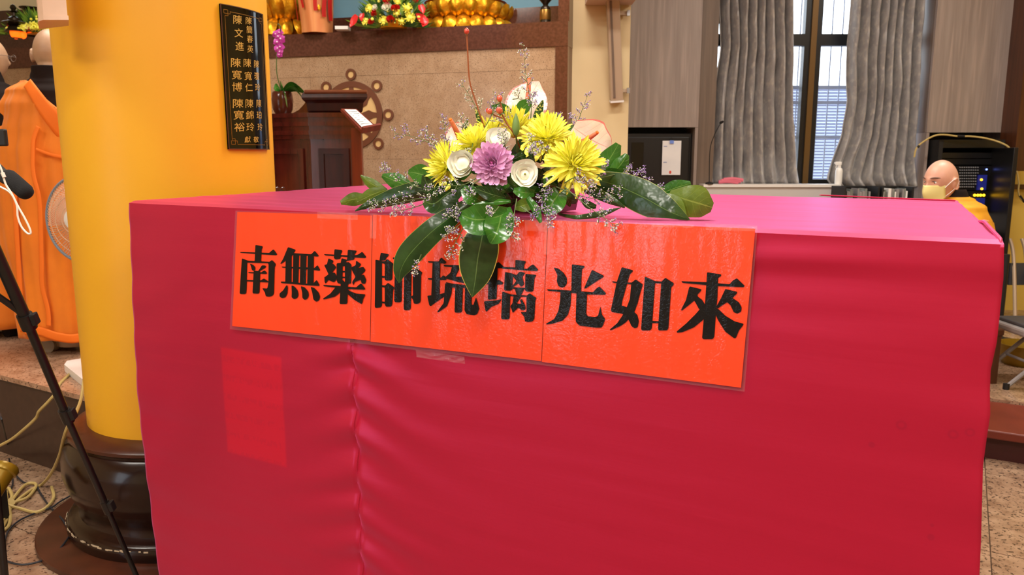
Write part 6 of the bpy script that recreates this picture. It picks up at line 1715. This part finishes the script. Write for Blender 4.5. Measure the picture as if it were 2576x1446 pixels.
# cables on the floor and up the platform
def cable(name, pts, r, m, label):
    t = thing(name, pts[0], label, 'cable')
    b = MB(); b.tube(smooth_pts(pts, 8), r, 7); b.build('cord', M[m], t, smooth=True); return t
g = lambda px, py, h=.009: onZ(px, py, h)
def plf(px, py): return onZ(px, py, PF + .006)
rs = lambda px, py: P(px, py, 3.2 + (215 - px) * .0011)     # in front of the platform riser
cable('cream_extension_cable', [plf(205, 900), plf(180, 935), plf(150, 965), P(143, 985, 3.12), P(120, 1012, 3.10), P(98, 1035, 3.12), P(90, 1052, 3.14), P(60, 1080, 3.16), P(25, 1107, 3.2), P(-30, 1135, 3.25)], .0062, 'cable_cream', 'cream cable running down the platform riser behind the tripod')
cable('cream_extension_cable', [P(212, 950, 3.0), P(205, 1000, 2.9), P(190, 1040, 2.62), P(170, 1075, 2.62), P(160, 1105, 2.66), P(150, 1145, 2.78), P(135, 1180, 2.92), P(120, 1203, 3.03), g(104, 1219), g(85, 1228), g(60, 1245), g(40, 1262), g(20, 1285), g(8, 1300), g(-20, 1330)], .0062, 'cable_cream', 'cream cable hanging beside the column and trailing to the bundle')
t = cable('cable_bundle', [g(8, 1265), g(20, 1235), g(30, 1245), g(25, 1285), g(10, 1320, .018), g(2, 1330, .018), g(10, 1300, .02), g(22, 1270, .02), g(60, 1222, .012), g(85, 1215, .012), g(90, 1225, .012), g(70, 1250, .012), g(40, 1262, .02), g(22, 1268, .024), g(26, 1300, .02), g(20, 1325, .012), g(4, 1330, .012), g(12, 1290, .03), g(16, 1250, .03), g(12, 1232, .02), g(22, 1228, .02), g(30, 1250, .02), g(20, 1268, .03), g(55, 1280, .012), g(90, 1288, .012), g(118, 1275, .012), g(135, 1250, .012), g(130, 1225, .012)], .0062, 'cable_cream', 'tied bundle of cream cable on the granite floor at lower left')
b = MB(); b.tube([g(18, 1272, .01), g(28, 1262, .03)], .016, 8); b.build('tie', M['cable_cream'], t)
cable('dark_thin_cable', [P(0, 1040, 3.0), P(6, 1065, 2.95), g(20, 1125), g(24, 1165), g(30, 1185), g(32, 1215), g(28, 1228)], .0036, 'cable_dark', 'thin dark wire hanging by the riser at the left edge')
cable('dark_thin_cable', [g(12, 1165), g(35, 1190), g(60, 1213), g(88, 1214), g(100, 1238), g(120, 1268), g(140, 1290), Vector((g(160, 1320).x, g(160, 1320).y, .027)), Vector((g(175, 1352).x, g(175, 1352).y, .027)), Vector((g(165, 1375).x, g(165, 1375).y, .027)), g(135, 1395), g(100, 1412), g(55, 1420), g(15, 1410), g(6, 1395), g(15, 1350), g(25, 1330), g(50, 1308), g(95, 1288), g(130, 1276), g(150, 1262), g(180, 1245)], .0036, 'cable_dark', 'thin dark wire looping over the floor and column base disc')
# brass cylinder ornament at left border
bo = thing('brass_mallet', P(0, 1200, 2.5), 'round yellow brass bar end at the lower left border', 'bar')
b = MB(); a, c = P(-55, 1290, 2.42), P(16, 1178, 2.55); d = c - a
b.lathe(a, [(.001, 0), (.03, .004), (.034, .01), (.034, d.length - .02), (.040, d.length - .016), (.042, d.length), (.036, d.length + .01), (.001, d.length + .012)], 24, ax=d.normalized()); b.build('rod', M['antique_gold'], bo, smooth=True)
boxo('rest', onZ(-40, 1330, 0) + Vector((0, 0, .07)), (.12, .12, .14), M['black_matte'], bo)

# ---------------- floor fan behind the column
fn_c = P(206, 551, 3.56); FR = 108 * 3.56 / FPX
fan = thing('floor_fan', Vector((fn_c.x, fn_c.y + .05, PF)), 'white stand fan with round wire guard half hidden by the column', 'fan')
ax_ = Vector((-.25, -.95, .05)).normalized(); fa = Vector((0, 0, 1)); fb = fa.cross(ax_).normalized(); fa = ax_.cross(fb).normalized()
def fpnt(r, a, d): return fn_c + fb * (r * math.cos(a)) + fa * (r * math.sin(a)) + ax_ * d
b = MB(); b.tube([fpnt(FR, 2 * math.pi * k / 48, 0) for k in range(49)], .0065, 8); b.build('rim_ring', M['fan_ring'], fan, smooth=True)
b = MB()
for k in range(90):
    a = 2 * math.pi * k / 90
    b.tube([fpnt(FR * t, a + .55 * (1 - t), .055 * (1 - t ** 2.2)) for t in (1, .8, .6, .4, .22)], .0013, 4, cap=False)
    b.tube([fpnt(FR * t, a - .3 * (1 - t), -.07 * (1 - t ** 2.5)) for t in (1, .75, .5, .25)], .0013, 4, cap=False)
b.build('wire_guard', M['fan_wire'], fan, smooth=True, kind='stuff')
for r in (.32, .55, .78):
    b = MB(); b.tube([fpnt(FR * r, 2 * math.pi * k / 40, .055 * (1 - r ** 2.2)) for k in range(41)], .0018, 5); b.build('guard_ring', M['fan_wire'], fan, smooth=True)
b = MB(); b.lathe(fpnt(0, 0, .052), [(.001, .01), (.03, .01), (.045, .004), (.047, -.002), (.001, -.004)], 20, ax=ax_); b.build('badge', M['white_plastic'], fan, smooth=True)
for k in range(3):
    b = MB(); b.grid(lambda u, v: fpnt(FR * (.15 + .72 * v), k * 2.094 + .8 + (u - .5) * 1.2 * (1 - .25 * v), (u - .5) * .045), 8, 6); b.build('blade', M['fan_blade'], fan, smooth=True)
b = MB(); b.lathe(fn_c - ax_ * .16, [(.001, 0), (.04, .01), (.055, .05), (.05, .10), (.001, .1)], 20, ax=ax_); b.build('motor_housing', M['white_plastic'], fan, smooth=True)
b = MB(); b.tube([fn_c - ax_ * .1, Vector((fn_c.x + .05, fn_c.y + .1, PF + .03))], .013, 12); b.build('pole', M['white_plastic'], fan, smooth=True)
fbp = [plf(163, 932), plf(170, 922), plf(212, 915), plf(300, 918), plf(300, 960), plf(215, 975)]
b = MB(); cbs = sum(fbp, Vector()) / 6
b.prism([Vector((p.x, p.y, PF + .001)) for p in fbp], (0, 0, 1), .034); b.build('base', M['white_plastic'], fan)

# ================================================================ PEOPLE
def head_mesh(b, c, yaw, s=1.0, pitch=0, neck=True, roll=0):
    """shaved head centred at c (between the ears), facing yaw (radians, 0 = +Y); face with brow, nose, lips, chin, ears"""
    Rm = Matrix.Rotation(yaw, 3, 'Z') @ Matrix.Rotation(pitch, 3, 'X') @ Matrix.Rotation(roll, 3, 'Y')
    n, m = 56, 44; vs = []
    g = lambda x, z, cx, cz, sx, sz: math.exp(-((x - cx) / sx) ** 2 - ((z - cz) / sz) ** 2)
    for i in range(m + 1):
        th = math.pi * i / m
        for j in range(n):
            ph = 2 * math.pi * j / n
            x, y, z = math.sin(th) * math.sin(ph), math.sin(th) * math.cos(ph), math.cos(th)
            X, Y, Z = x * .076, y * .095, z * .118
            if z < 0:                                   # jaw narrows, back of the skull tucks in
                X *= 1 - .22 * (-z) ** 1.2
                if y < 0: Y *= 1 - .42 * (-z) ** 1.1
                else: Y *= 1 - .10 * (-z) ** 2
            if y > .15:
                f = y
                Y += f * (.006 * g(x, z, 0, .22, .55, .10)                 # brow
                     - .009 * (g(x, z, .38, .06, .16, .10) + g(x, z, -.38, .06, .16, .10))   # sockets
                     + .005 * (g(x, z, .36, .04, .09, .06) + g(x, z, -.36, .04, .09, .06))   # lids
                     + .024 * g(x, z, 0, -.14, .12, .10) + .012 * g(x, z, 0, .02, .09, .14)       # nose
                     + .008 * (g(x, z, .13, -.19, .07, .05) + g(x, z, -.13, -.19, .07, .05))
                     + .007 * g(x, z, 0, -.40, .26, .045) + .007 * g(x, z, 0, -.50, .22, .045) - .004 * g(x, z, 0, -.45, .24, .02)
                     + .010 * g(x, z, 0, -.74, .25, .14) + .004 * (g(x, z, .55, -.18, .2, .18) + g(x, z, -.55, -.18, .2, .18)))
            vs.append(c + Rm @ (Vector((X, Y, Z)) * s))
    fs = [(i * n + j, (i + 1) * n + j, (i + 1) * n + (j + 1) % n, i * n + (j + 1) % n) for i in range(m) for j in range(n)]
    b.add(vs, fs)
    for sg in (-1, 1):                                   # ears: rim, lobe
        base = Vector((sg * .074, -.006, -.008))
        pts = []
        for k in range(11):
            a = R(-110 + 25 * k); pts.append(base + Vector((sg * .012, -.004 + .017 * -math.cos(a) * 1, .031 * math.sin(a))))
        b.tube([c + Rm @ (p * s) for p in pts], .0048 * s, 8)
        b.ball(c + Rm @ ((base + Vector((sg * .004, -.001, 0))) * s), (.009 * s, .016 * s, .030 * s), 10, 8, Rm)
    if neck:
        b.tube([c + Rm @ (Vector((0, -.022, -.05)) * s), c + Rm @ (Vector((0, -.03, -.10)) * s), c + Vector((0, 0, 0)) + Rm @ (Vector((0, -.035, -.16)) * s)], [.052 * s, .056 * s, .066 * s], 20)
    return Rm
def loft(b, rings, n=48, fold=None, cap=True, seed=0):
    """rings: (z, cx, cy, rx, ry)"""
    vs = []
    for i, (z, cx, cy, rx, ry) in enumerate(rings):
        for j in range(n):
            a = 2 * math.pi * j / n; k = 1
            if fold: k = 1 + fold(a, z, i / (len(rings) - 1))
            vs.append(Vector((cx + rx * k * math.cos(a), cy + ry * k * math.sin(a), z)))
    fs = [(i * n + j, i * n + (j + 1) % n, (i + 1) * n + (j + 1) % n, (i + 1) * n + j) for i in range(len(rings) - 1) for j in range(n)]
    if cap: fs += [list(range(n))[::-1], [(len(rings) - 1) * n + j for j in range(n)]]
    b.add(vs, fs)
def densify(rings, k=5):
    P4 = [Vector((r[1], r[2], r[3])) for r in rings]; out = []
    for i in range(len(rings) - 1):
        for j in range(k):
            t = j / k; t2 = t * t * (3 - 2 * t)
            a, c = rings[i], rings[i + 1]
            out.append((a[0] + (c[0] - a[0]) * t,) + tuple(a[q] + (c[q] - a[q]) * t2 for q in range(1, 5)))
    out.append(rings[-1]); return out
def hand(b, w, d, side, s=1.0, pn=None):
    """relaxed hand: palm, four bent fingers, thumb. w wrist, d direction, side thumb direction"""
    d = Vector(d).normalized(); sd = Vector(side); sd = (sd - d * sd.dot(d)).normalized(); pn = d.cross(sd)
    b.tube([w, w + d * .03 * s, w + d * .085 * s], [.020 * s, .030 * s, .034 * s], 10)
    for k, (o, l) in enumerate(((-.027, .062), (-.009, .074), (.009, .078), (.026, .070))):
        p = w + d * .08 * s + sd * o * s; q = [p, p + d * l * .45 * s, p + d * l * .78 * s + pn * .012 * s, p + d * l * .95 * s + pn * .03 * s]
        b.tube(q, [.0090 * s, .0085 * s, .0078 * s, .0055 * s], 8)
    p = w + d * .03 * s + sd * .026 * s
    b.tube([p, p + (d * .5 + sd).normalized() * .03 * s, p + (d * .9 + sd * .6).normalized() * .058 * s], [.012 * s, .010 * s, .007 * s], 8)
def body_finish(b, m, parent):
    o = b.build('body', m, parent, smooth=True)
    r = o.modifiers.new('skin_union', 'REMESH'); r.mode = 'VOXEL'; r.voxel_size = .0052; r.use_smooth_shade = True
    s_ = o.modifiers.new('relax', 'CORRECTIVE_SMOOTH') if False else o.modifiers.new('relax', 'SMOOTH'); s_.factor = .5; s_.iterations = 2
    return o

def standing(c, yaw, label, H, near=True, dark=False, seed=1, hem=PF + .08):
    """standing monk seen from behind; c = foot centre, H total height"""
    t = thing('person', c, label, 'person')
    s = 1.0; z0 = c.z
    hc = c + Vector((0, 0, H - .118)); sh = z0 + H - .30
    fw = Vector((-math.sin(yaw), math.cos(yaw), 0)); rt = Vector((fw.y, -fw.x, 0))
    hc = hc + fw * .03
    b = MB(); Rm = head_mesh(b, hc, yaw, 1.0)
    B = densify([(z0 + .02, c.x, c.y, .10, .08), (z0 + .5, c.x, c.y, .13, .10), (z0 + .85, c.x, c.y, .165, .12), (z0 + 1.05, c.x, c.y, .15, .11), (sh - .10, c.x, c.y, .18, .12), (sh - .02, c.x, c.y, .165, .105), (sh + .05, c.x, c.y, .08, .075), (sh + .09, c.x, c.y, .055, .055)])
    loft(b, B, 32)
    for sg in (-1, 1):
        shp = Vector((c.x, c.y, sh - .05)) + rt * sg * .17
        el = Vector((c.x, c.y, sh - .32)) + rt * sg * .22; wr_ = Vector((c.x, c.y, sh - .40)) + rt * sg * .06 + fw * .24
        b.tube([shp, el, wr_], [.05, .04, .027], 12)
        hand(b, wr_, -rt * sg + fw * .3 + Vector((0, 0, .15)), Vector((0, 0, 1)), .95)
        ff = Vector((c.x, c.y, z0 + .03)) + rt * sg * .10
        b.tube([ff - fw * .07 + Vector((0, 0, .008)), ff + fw * .02, ff + fw * .14 - Vector((0, 0, .006))], [.034, .036, .022], 10)
    body_finish(b, M['skin_scalp'], t)
    # collar and dark under-robe
    b = MB()
    ur = densify([(z0 + .10, c.x, c.y, .20, .17), (z0 + .6, c.x, c.y, .20, .16), (sh - .25, c.x, c.y, .215, .15), (sh - .10, c.x, c.y, .215, .145), (sh - .01, c.x, c.y, .19, .125), (sh + .035, c.x, c.y, .12, .095), (sh + .06, c.x, c.y, .085, .082), (sh + .115, c.x, c.y, .070, .075)])
    loft(b, ur, 48, fold=lambda a, z, t_: .012 * math.sin(a * 9 + z * 4 + seed) * (1 - t_), cap=False)
    for sg in (-1, 1):
        shp = Vector((c.x, c.y, sh - .07)) + rt * sg * .155; el = Vector((c.x, c.y, sh - .34)) + rt * sg * .235; wr_ = Vector((c.x, c.y, sh - .42)) + rt * sg * .09 + fw * .20
        b.tube(smooth_pts([shp, el, wr_]), [.075 + .004 * k for k in range(13)], 16)
    b.build('under_robe', M['robe_brown'], t, smooth=True).modifiers.new('thick', 'SOLIDIFY').thickness = -.004
    b = MB(); b.lathe(Vector((hc.x, hc.y, 0)) - fw * .035, [(.078, sh + .04), (.076, sh + .115), (.073, sh + .118), (.070, sh + .05)], 36, sx=1, sy=1.05, cap=False); b.build('collar', M['robe_brown'], t, smooth=True)
    for sg in (-1, 1):
        ff = Vector((c.x, c.y, z0 + .034)) + rt * sg * .10
        b = MB(); b.tube(smooth_pts([ff - fw * .095, ff - fw * .05, ff + fw * .05, ff + fw * .16 - Vector((0, 0, .008))]), [.018] + [.038] * 5 + [.042] * 6 + [.030] * 6 + [.018], 14)
        b.build('shoe', M['shoe'] if not dark else M['robe_brown'], t, smooth=True)
    return t, fw, rt, sh, hc
# ---- standing monk by the column, seen from behind
c1_ = Vector((P(190, 860, 3.98).x, 3.98, PF))
t1, fw, rt, sh, hc = standing(c1_, R(4), 'standing shaven-headed person in orange robe, back turned, beside the column', 1.60)
z0 = PF; cx, cy = c1_.x, c1_.y
def fold1(a, z, t_):
    return (.045 * math.sin(a * 11 + 2.5 * math.sin(z * 2.2) + .6) + .022 * math.sin(a * 23 + z * 3) + .018 * math.sin(a * 5 - z * 6)) * (1 - .5 * t_)
rr = densify([(z0 + .085, cx - .02, cy, .225, .205), (z0 + .35, cx - .02, cy, .235, .20), (z0 + .75, cx - .025, cy, .25, .195), (z0 + 1.0, cx - .025, cy, .25, .185), (sh - .20, cx - .015, cy, .245, .175), (sh - .08, cx, cy, .235, .160), (sh - .005, cx, cy, .20, .138), (sh + .045, cx, cy, .125, .105)], 9)
# robe covers all below a line falling from the left shoulder (image left) to under the right arm
b = MB(); n = 160; vs = []; keep = []
for i, (z, x, y, rx, ry) in enumerate(rr):
    for j in range(n):
        a = 2 * math.pi * j / n; k = 1 + fold1(a, z, i / (len(rr) - 1))
        X, Y = rx * k * math.cos(a), ry * k * math.sin(a)
        lim = sh + .09 - max(0, (X + .12)) * (.85 if Y < 0 else .9)      # diagonal neckline
        zz = min(z, lim)
        vs.append(Vector((x + X, y + Y, zz)))
fs = []
for i in range(len(rr) - 1):
    for j in range(n):
        q = (i * n + j, i * n + (j + 1) % n, (i + 1) * n + (j + 1) % n, (i + 1) * n + j)
        if max(vs[k].z for k in q) - min(vs[k].z for k in q) > .0008: fs.append(q)
b.add(vs, fs); ro = b.build('orange_robe', M['robe_orange'], t1, smooth=True)
ro.modifiers.new('thick', 'SOLIDIFY').thickness = -.005
# left sleeve / drape bulging to the image left
b = MB()
sl = densify([(z0 + .28, cx - .17, cy - .02, .10, .13), (z0 + .6, cx - .185, cy - .02, .115, .14), (z0 + .9, cx - .185, cy - .02, .11, .14), (sh - .22, cx - .165, cy - .01, .10, .125), (sh - .10, cx - .14, cy, .085, .10), (sh - .03, cx - .12, cy, .05, .06)], 8)
loft(b, sl, 56, fold=lambda a, z, t_: .05 * math.sin(a * 6 + z * 5) * (1 - t_) + .03 * math.sin(a * 11), cap=True); b.build('robe_sleeve', M['robe_orange'], ro, smooth=True)
# folded shoulder band, waist fold and seam bands on the back
def back_band(pts, wd, name, lift=.012):
    """pts in photo pixels; band lies on the back of the robe"""
    def surf(px, py):
        best = None
        Y = 3.80
        p = P(px, py, Y)
        for _ in range(14):
            i = min(range(len(rr)), key=lambda k: abs(rr[k][0] - p.z)); z, x, y, rx, ry = rr[i]
            dx = max(-.985, min(.985, (p.x - x) / (rx * 1.02))); Y = y - ry * 1.06 * math.sqrt(1 - dx * dx) - lift
            p = P(px, py, Y)
        return p
    C = smooth_pts([surf(*p) for p in pts], 8); b = MB()
    k = len(C) - 1
    def fn(u, v):
        i = min(k - 1, int(v * k)); f = v * k - i; c = C[i].lerp(C[i + 1], f)
        tn = (C[min(i + 1, k)] - C[max(i - 1, 0)]).normalized(); sd_ = tn.cross(Vector((0, 1, 0))).normalized()
        w_ = wd[0] + (wd[1] - wd[0]) * v
        return c + sd_ * ((u - .5) * w_ * pxm(3.8)) + Vector((0, -.002 * math.sin(math.pi * u), 0))
    b.grid(fn, 5, k); o = b.build(name, M['robe_orange_band'], ro, smooth=True); o.modifiers.new('thick', 'SOLIDIFY').thickness = .002
    return o
back_band([(68, 208), (88, 238), (112, 272), (135, 300), (158, 325), (176, 340)], (26, 54), 'shoulder_band')
back_band([(90, 375), (115, 385), (140, 392), (165, 395), (185, 392)], (7, 10), 'waist_band', .016)
back_band([(96, 318), (84, 350), (82, 390), (84, 440), (98, 500), (102, 580), (104, 660), (106, 720), (120, 780), (122, 820)], (10, 12), 'seam_band', .018)
back_band([(60, 832), (85, 830), (110, 836), (140, 846), (175, 852), (200, 850)], (22, 24), 'hem_band', .012)
back_band([(36, 480), (40, 560), (46, 660), (52, 760), (58, 835)], (12, 14), 'edge_band', .012)

# ---- second standing monk, cut by the left border, head turned right with glasses
c2_ = Vector((P(28, 800, 4.35).x, 4.35, PF))
t2, fw2, rt2, sh2, hc2 = standing(c2_, R(-28), 'person in dark robe and glasses cut by the left border', 1.62, dark=True, seed=4)
b = MB(); rr2 = densify([(z0 + .06, c2_.x, c2_.y, .25, .22), (z0 + .5, c2_.x, c2_.y, .25, .2), (z0 + .95, c2_.x + .01, c2_.y, .25, .18), (z0 + 1.06, c2_.x + .01, c2_.y, .24, .17)], 10)
loft(b, rr2, 72, fold=lambda a, z, t_: .035 * math.sin(a * 9 + z) * (1.1 - t_), cap=False)
o = b.build('orange_robe', M['robe_orange'], t2, smooth=True); o.modifiers.new('thick', 'SOLIDIFY').thickness = -.005
b = MB(); RR = Matrix.Rotation(R(-28), 3, 'Z')
for sg in (-1, 1):
    cc_ = hc2 + RR @ Vector((sg * .033, .112, .012))
    b.tube([cc_ + RR @ Vector((.024 * math.cos(k * .5236), 0, .018 * math.sin(k * .5236))) for k in range(13)], .0014, 5)
    b.tube([hc2 + RR @ Vector((sg * .058, .11, .016)), hc2 + RR @ Vector((sg * .082, .02, .018)), hc2 + RR @ Vector((sg * .080, -.015, .005))], .0013, 5)
b.tube([hc2 + RR @ Vector((-.009, .114, .016)), hc2 + RR @ Vector((.009, .114, .016))], .0013, 5)
b.build('glasses', M['metal'], t2, smooth=True)

# ---- seated monk with yellow mask at right, facing left
Ym = 4.25
hx = P(2368, 452, Ym)
seat_z = P2 + .40
ang = R(112)                       # face turned to image left, slightly to the camera
t3 = thing('person', Vector((hx.x + .10, Ym + .02, P2)), 'seated shaven-headed person wearing pale yellow mask and mustard robe behind the table', 'person')
hd = Vector((hx.x - .0, Ym, P(2368, 458, Ym).z))
b = MB(); Rm = head_mesh(b, hd, ang, 1.0, pitch=R(-6))
tcx, tcy = hx.x + .085, Ym + .03
shz = hd.z - .145
loft(b, densify([(seat_z - .06, tcx, tcy, .17, .16), (seat_z + .12, tcx, tcy, .15, .15), (shz - .20, tcx, tcy, .15, .16), (shz - .05, tcx, tcy, .13, .17), (shz + .03, tcx - .01, tcy, .07, .08)]), 32)
fwd = Vector((-math.sin(ang), math.cos(ang), 0)); rgt = Vector((fwd.y, -fwd.x, 0))
for sg in (-1, 1):
    hip = Vector((tcx, tcy, seat_z)) + rgt * sg * .09; kn = hip + fwd * .40; an = Vector((kn.x, kn.y, P2 + .06))
    b.tube([hip, kn, an], [.085, .06, .04], 14); b.tube([an - fwd * .05 - Vector((0, 0, .02)), an + fwd * .13 - Vector((0, 0, .035))], [.034, .022], 10)
    shp = Vector((tcx, tcy, shz - .05)) + rgt * sg * .17; el = Vector((tcx, tcy, shz - .30)) + rgt * sg * .2 + fwd * .05; wr_ = hip + fwd * .22 + Vector((0, 0, .10)) - rgt * sg * .03
    b.tube([shp, el, wr_], [.05, .04, .027], 12); hand(b, wr_, fwd - Vector((0, 0, .3)), -rgt * sg, .95)
body_finish(b, M['skin'], t3)
H3 = lambda x, y, z: hd + Rm @ Vector((x, y, z))
for sg in (-1, 1):
    b = MB(); b.tube([H3(sg * (.012 + .0085 * k), .0905 - .0016 * k * k * .9, .0130 + .0012 * math.sin(k * 1.0)) for k in range(5)], [.0012, .0019, .0022, .0018, .001], 6); b.build('eye_lash_line', M['eye_dark'], t3, smooth=True)
    b = MB(); b.ball(H3(sg * .030, .0755, .008), .0095, 12, 8); ey = b.build('eye', M['white_plastic'], t3, smooth=True)
    b = MB(); b.ball(H3(sg * .030, .0812, .007), .0048, 10, 6); b.build('iris', M['eye_dark'], ey, smooth=True)
    b = MB(); b.tube([H3(sg * (.014 + .010 * k), .0985 - .0025 * k * k, .031 + .003 * math.sin(k * .9)) for k in range(5)], [.001, .003, .0034, .003, .001], 6); b.build('eyebrow', M['brow'], t3, smooth=True)
# mask: boat shape standing off nose and chin
b = MB()
def mk(u, v):
    a = (u - .5) * 2; x = a * .066 ; zt_, zb_ = -.010 + .006 * (1 - a * a), -.112 + .035 * abs(a) ** 2
    z = zt_ + (zb_ - zt_) * v
    ridge = math.exp(-((v - .38) / .42) ** 2)
    y = .046 + (.078 * (1 - abs(a) ** 1.5)) * (.80 + .28 * ridge) - .010 * v * (1 - abs(a))
    return H3(x, y, z)
b.grid(mk, 18, 14); o = b.build('face_mask', M['mask_yellow'], t3, smooth=True); o.modifiers.new('thick', 'SOLIDIFY').thickness = .002
for sg in (-1, 1):
    b = MB(); b.tube(smooth_pts([H3(sg * .066, .05, -.022), H3(sg * .078, .02, .006), H3(sg * .086, -.008, .022), H3(sg * .088, -.024, .008), H3(sg * .084, -.014, -.022), H3(sg * .074, .02, -.05), H3(sg * .062, .05, -.072)]), .0018, 6)
    b.build('ear_loop', M['elastic'], t3, smooth=True)
# clothes
b = MB()
rb = densify([(P2 + .10, tcx + .02 + fwd.x * .12, tcy, .34, .26), (seat_z, tcx - .10, tcy, .36, .25), (seat_z + .10, tcx - .02, tcy, .26, .22), (shz - .25, tcx, tcy, .20, .23), (shz - .08, tcx + .01, tcy, .175, .225), (shz + .01, tcx + .01, tcy, .145, .18), (shz + .05, tcx + .0, tcy, .105, .11), (shz + .065, tcx - .01, tcy, .085, .09)], 7)
loft(b, rb, 64, fold=lambda a, z, t_: (.02 * math.sin(a * 9 + z * 9) + .012 * math.sin(a * 15 - z * 20)) * (1.1 - t_), cap=False)
o = b.build('mustard_robe', M['robe_yellow'], t3, smooth=True); o.modifiers.new('thick', 'SOLIDIFY').thickness = -.005
b = MB(); b.tube(smooth_pts([Vector((tcx, tcy, shz - .07)) - rgt * .17, Vector((tcx, tcy, shz - .30)) - rgt * .215 + fwd * .04, Vector((tcx, tcy, seat_z + .12)) - rgt * .10 + fwd * .2]), [.07 + .003 * k for k in range(13)], 16); b.build('sleeve', M['robe_yellow'], o, smooth=True)
b = MB(); b.tube(smooth_pts([Vector((tcx, tcy, shz - .07)) + rgt * .17, Vector((tcx, tcy, shz - .30)) + rgt * .215 + fwd * .04, Vector((tcx, tcy, seat_z + .12)) + rgt * .10 + fwd * .2]), [.07 + .003 * k for k in range(13)], 16); b.build('sleeve', M['robe_yellow'], o, smooth=True)
b = MB()
ca = Vector((tcx - .012, tcy, 0))
b.lathe(ca, [(.098, shz + .035), (.090, shz + .065), (.080, shz + .09), (.073, shz + .105), (.069, shz + .107), (.067, shz + .06)], 36, cap=False); b.build('brown_collar', M['robe_brown'], t3, smooth=True)
ch = thing('low_chair', Vector((tcx + .02, tcy, P2)), 'low wooden chair under the seated masked person', 'chair')
boxo('seat', Vector((tcx + .02, tcy, seat_z - .115)), (.42, .42, .04), M['trim_wood'], ch, bev=.01)
for sx_ in (-.18, .18):
    for sy_ in (-.18, .18): boxo('leg', Vector((tcx + .02 + sx_, tcy + sy_, (P2 + seat_z - .135) / 2)), (.04, .04, seat_z - .135 - P2), M['trim_wood'], ch)
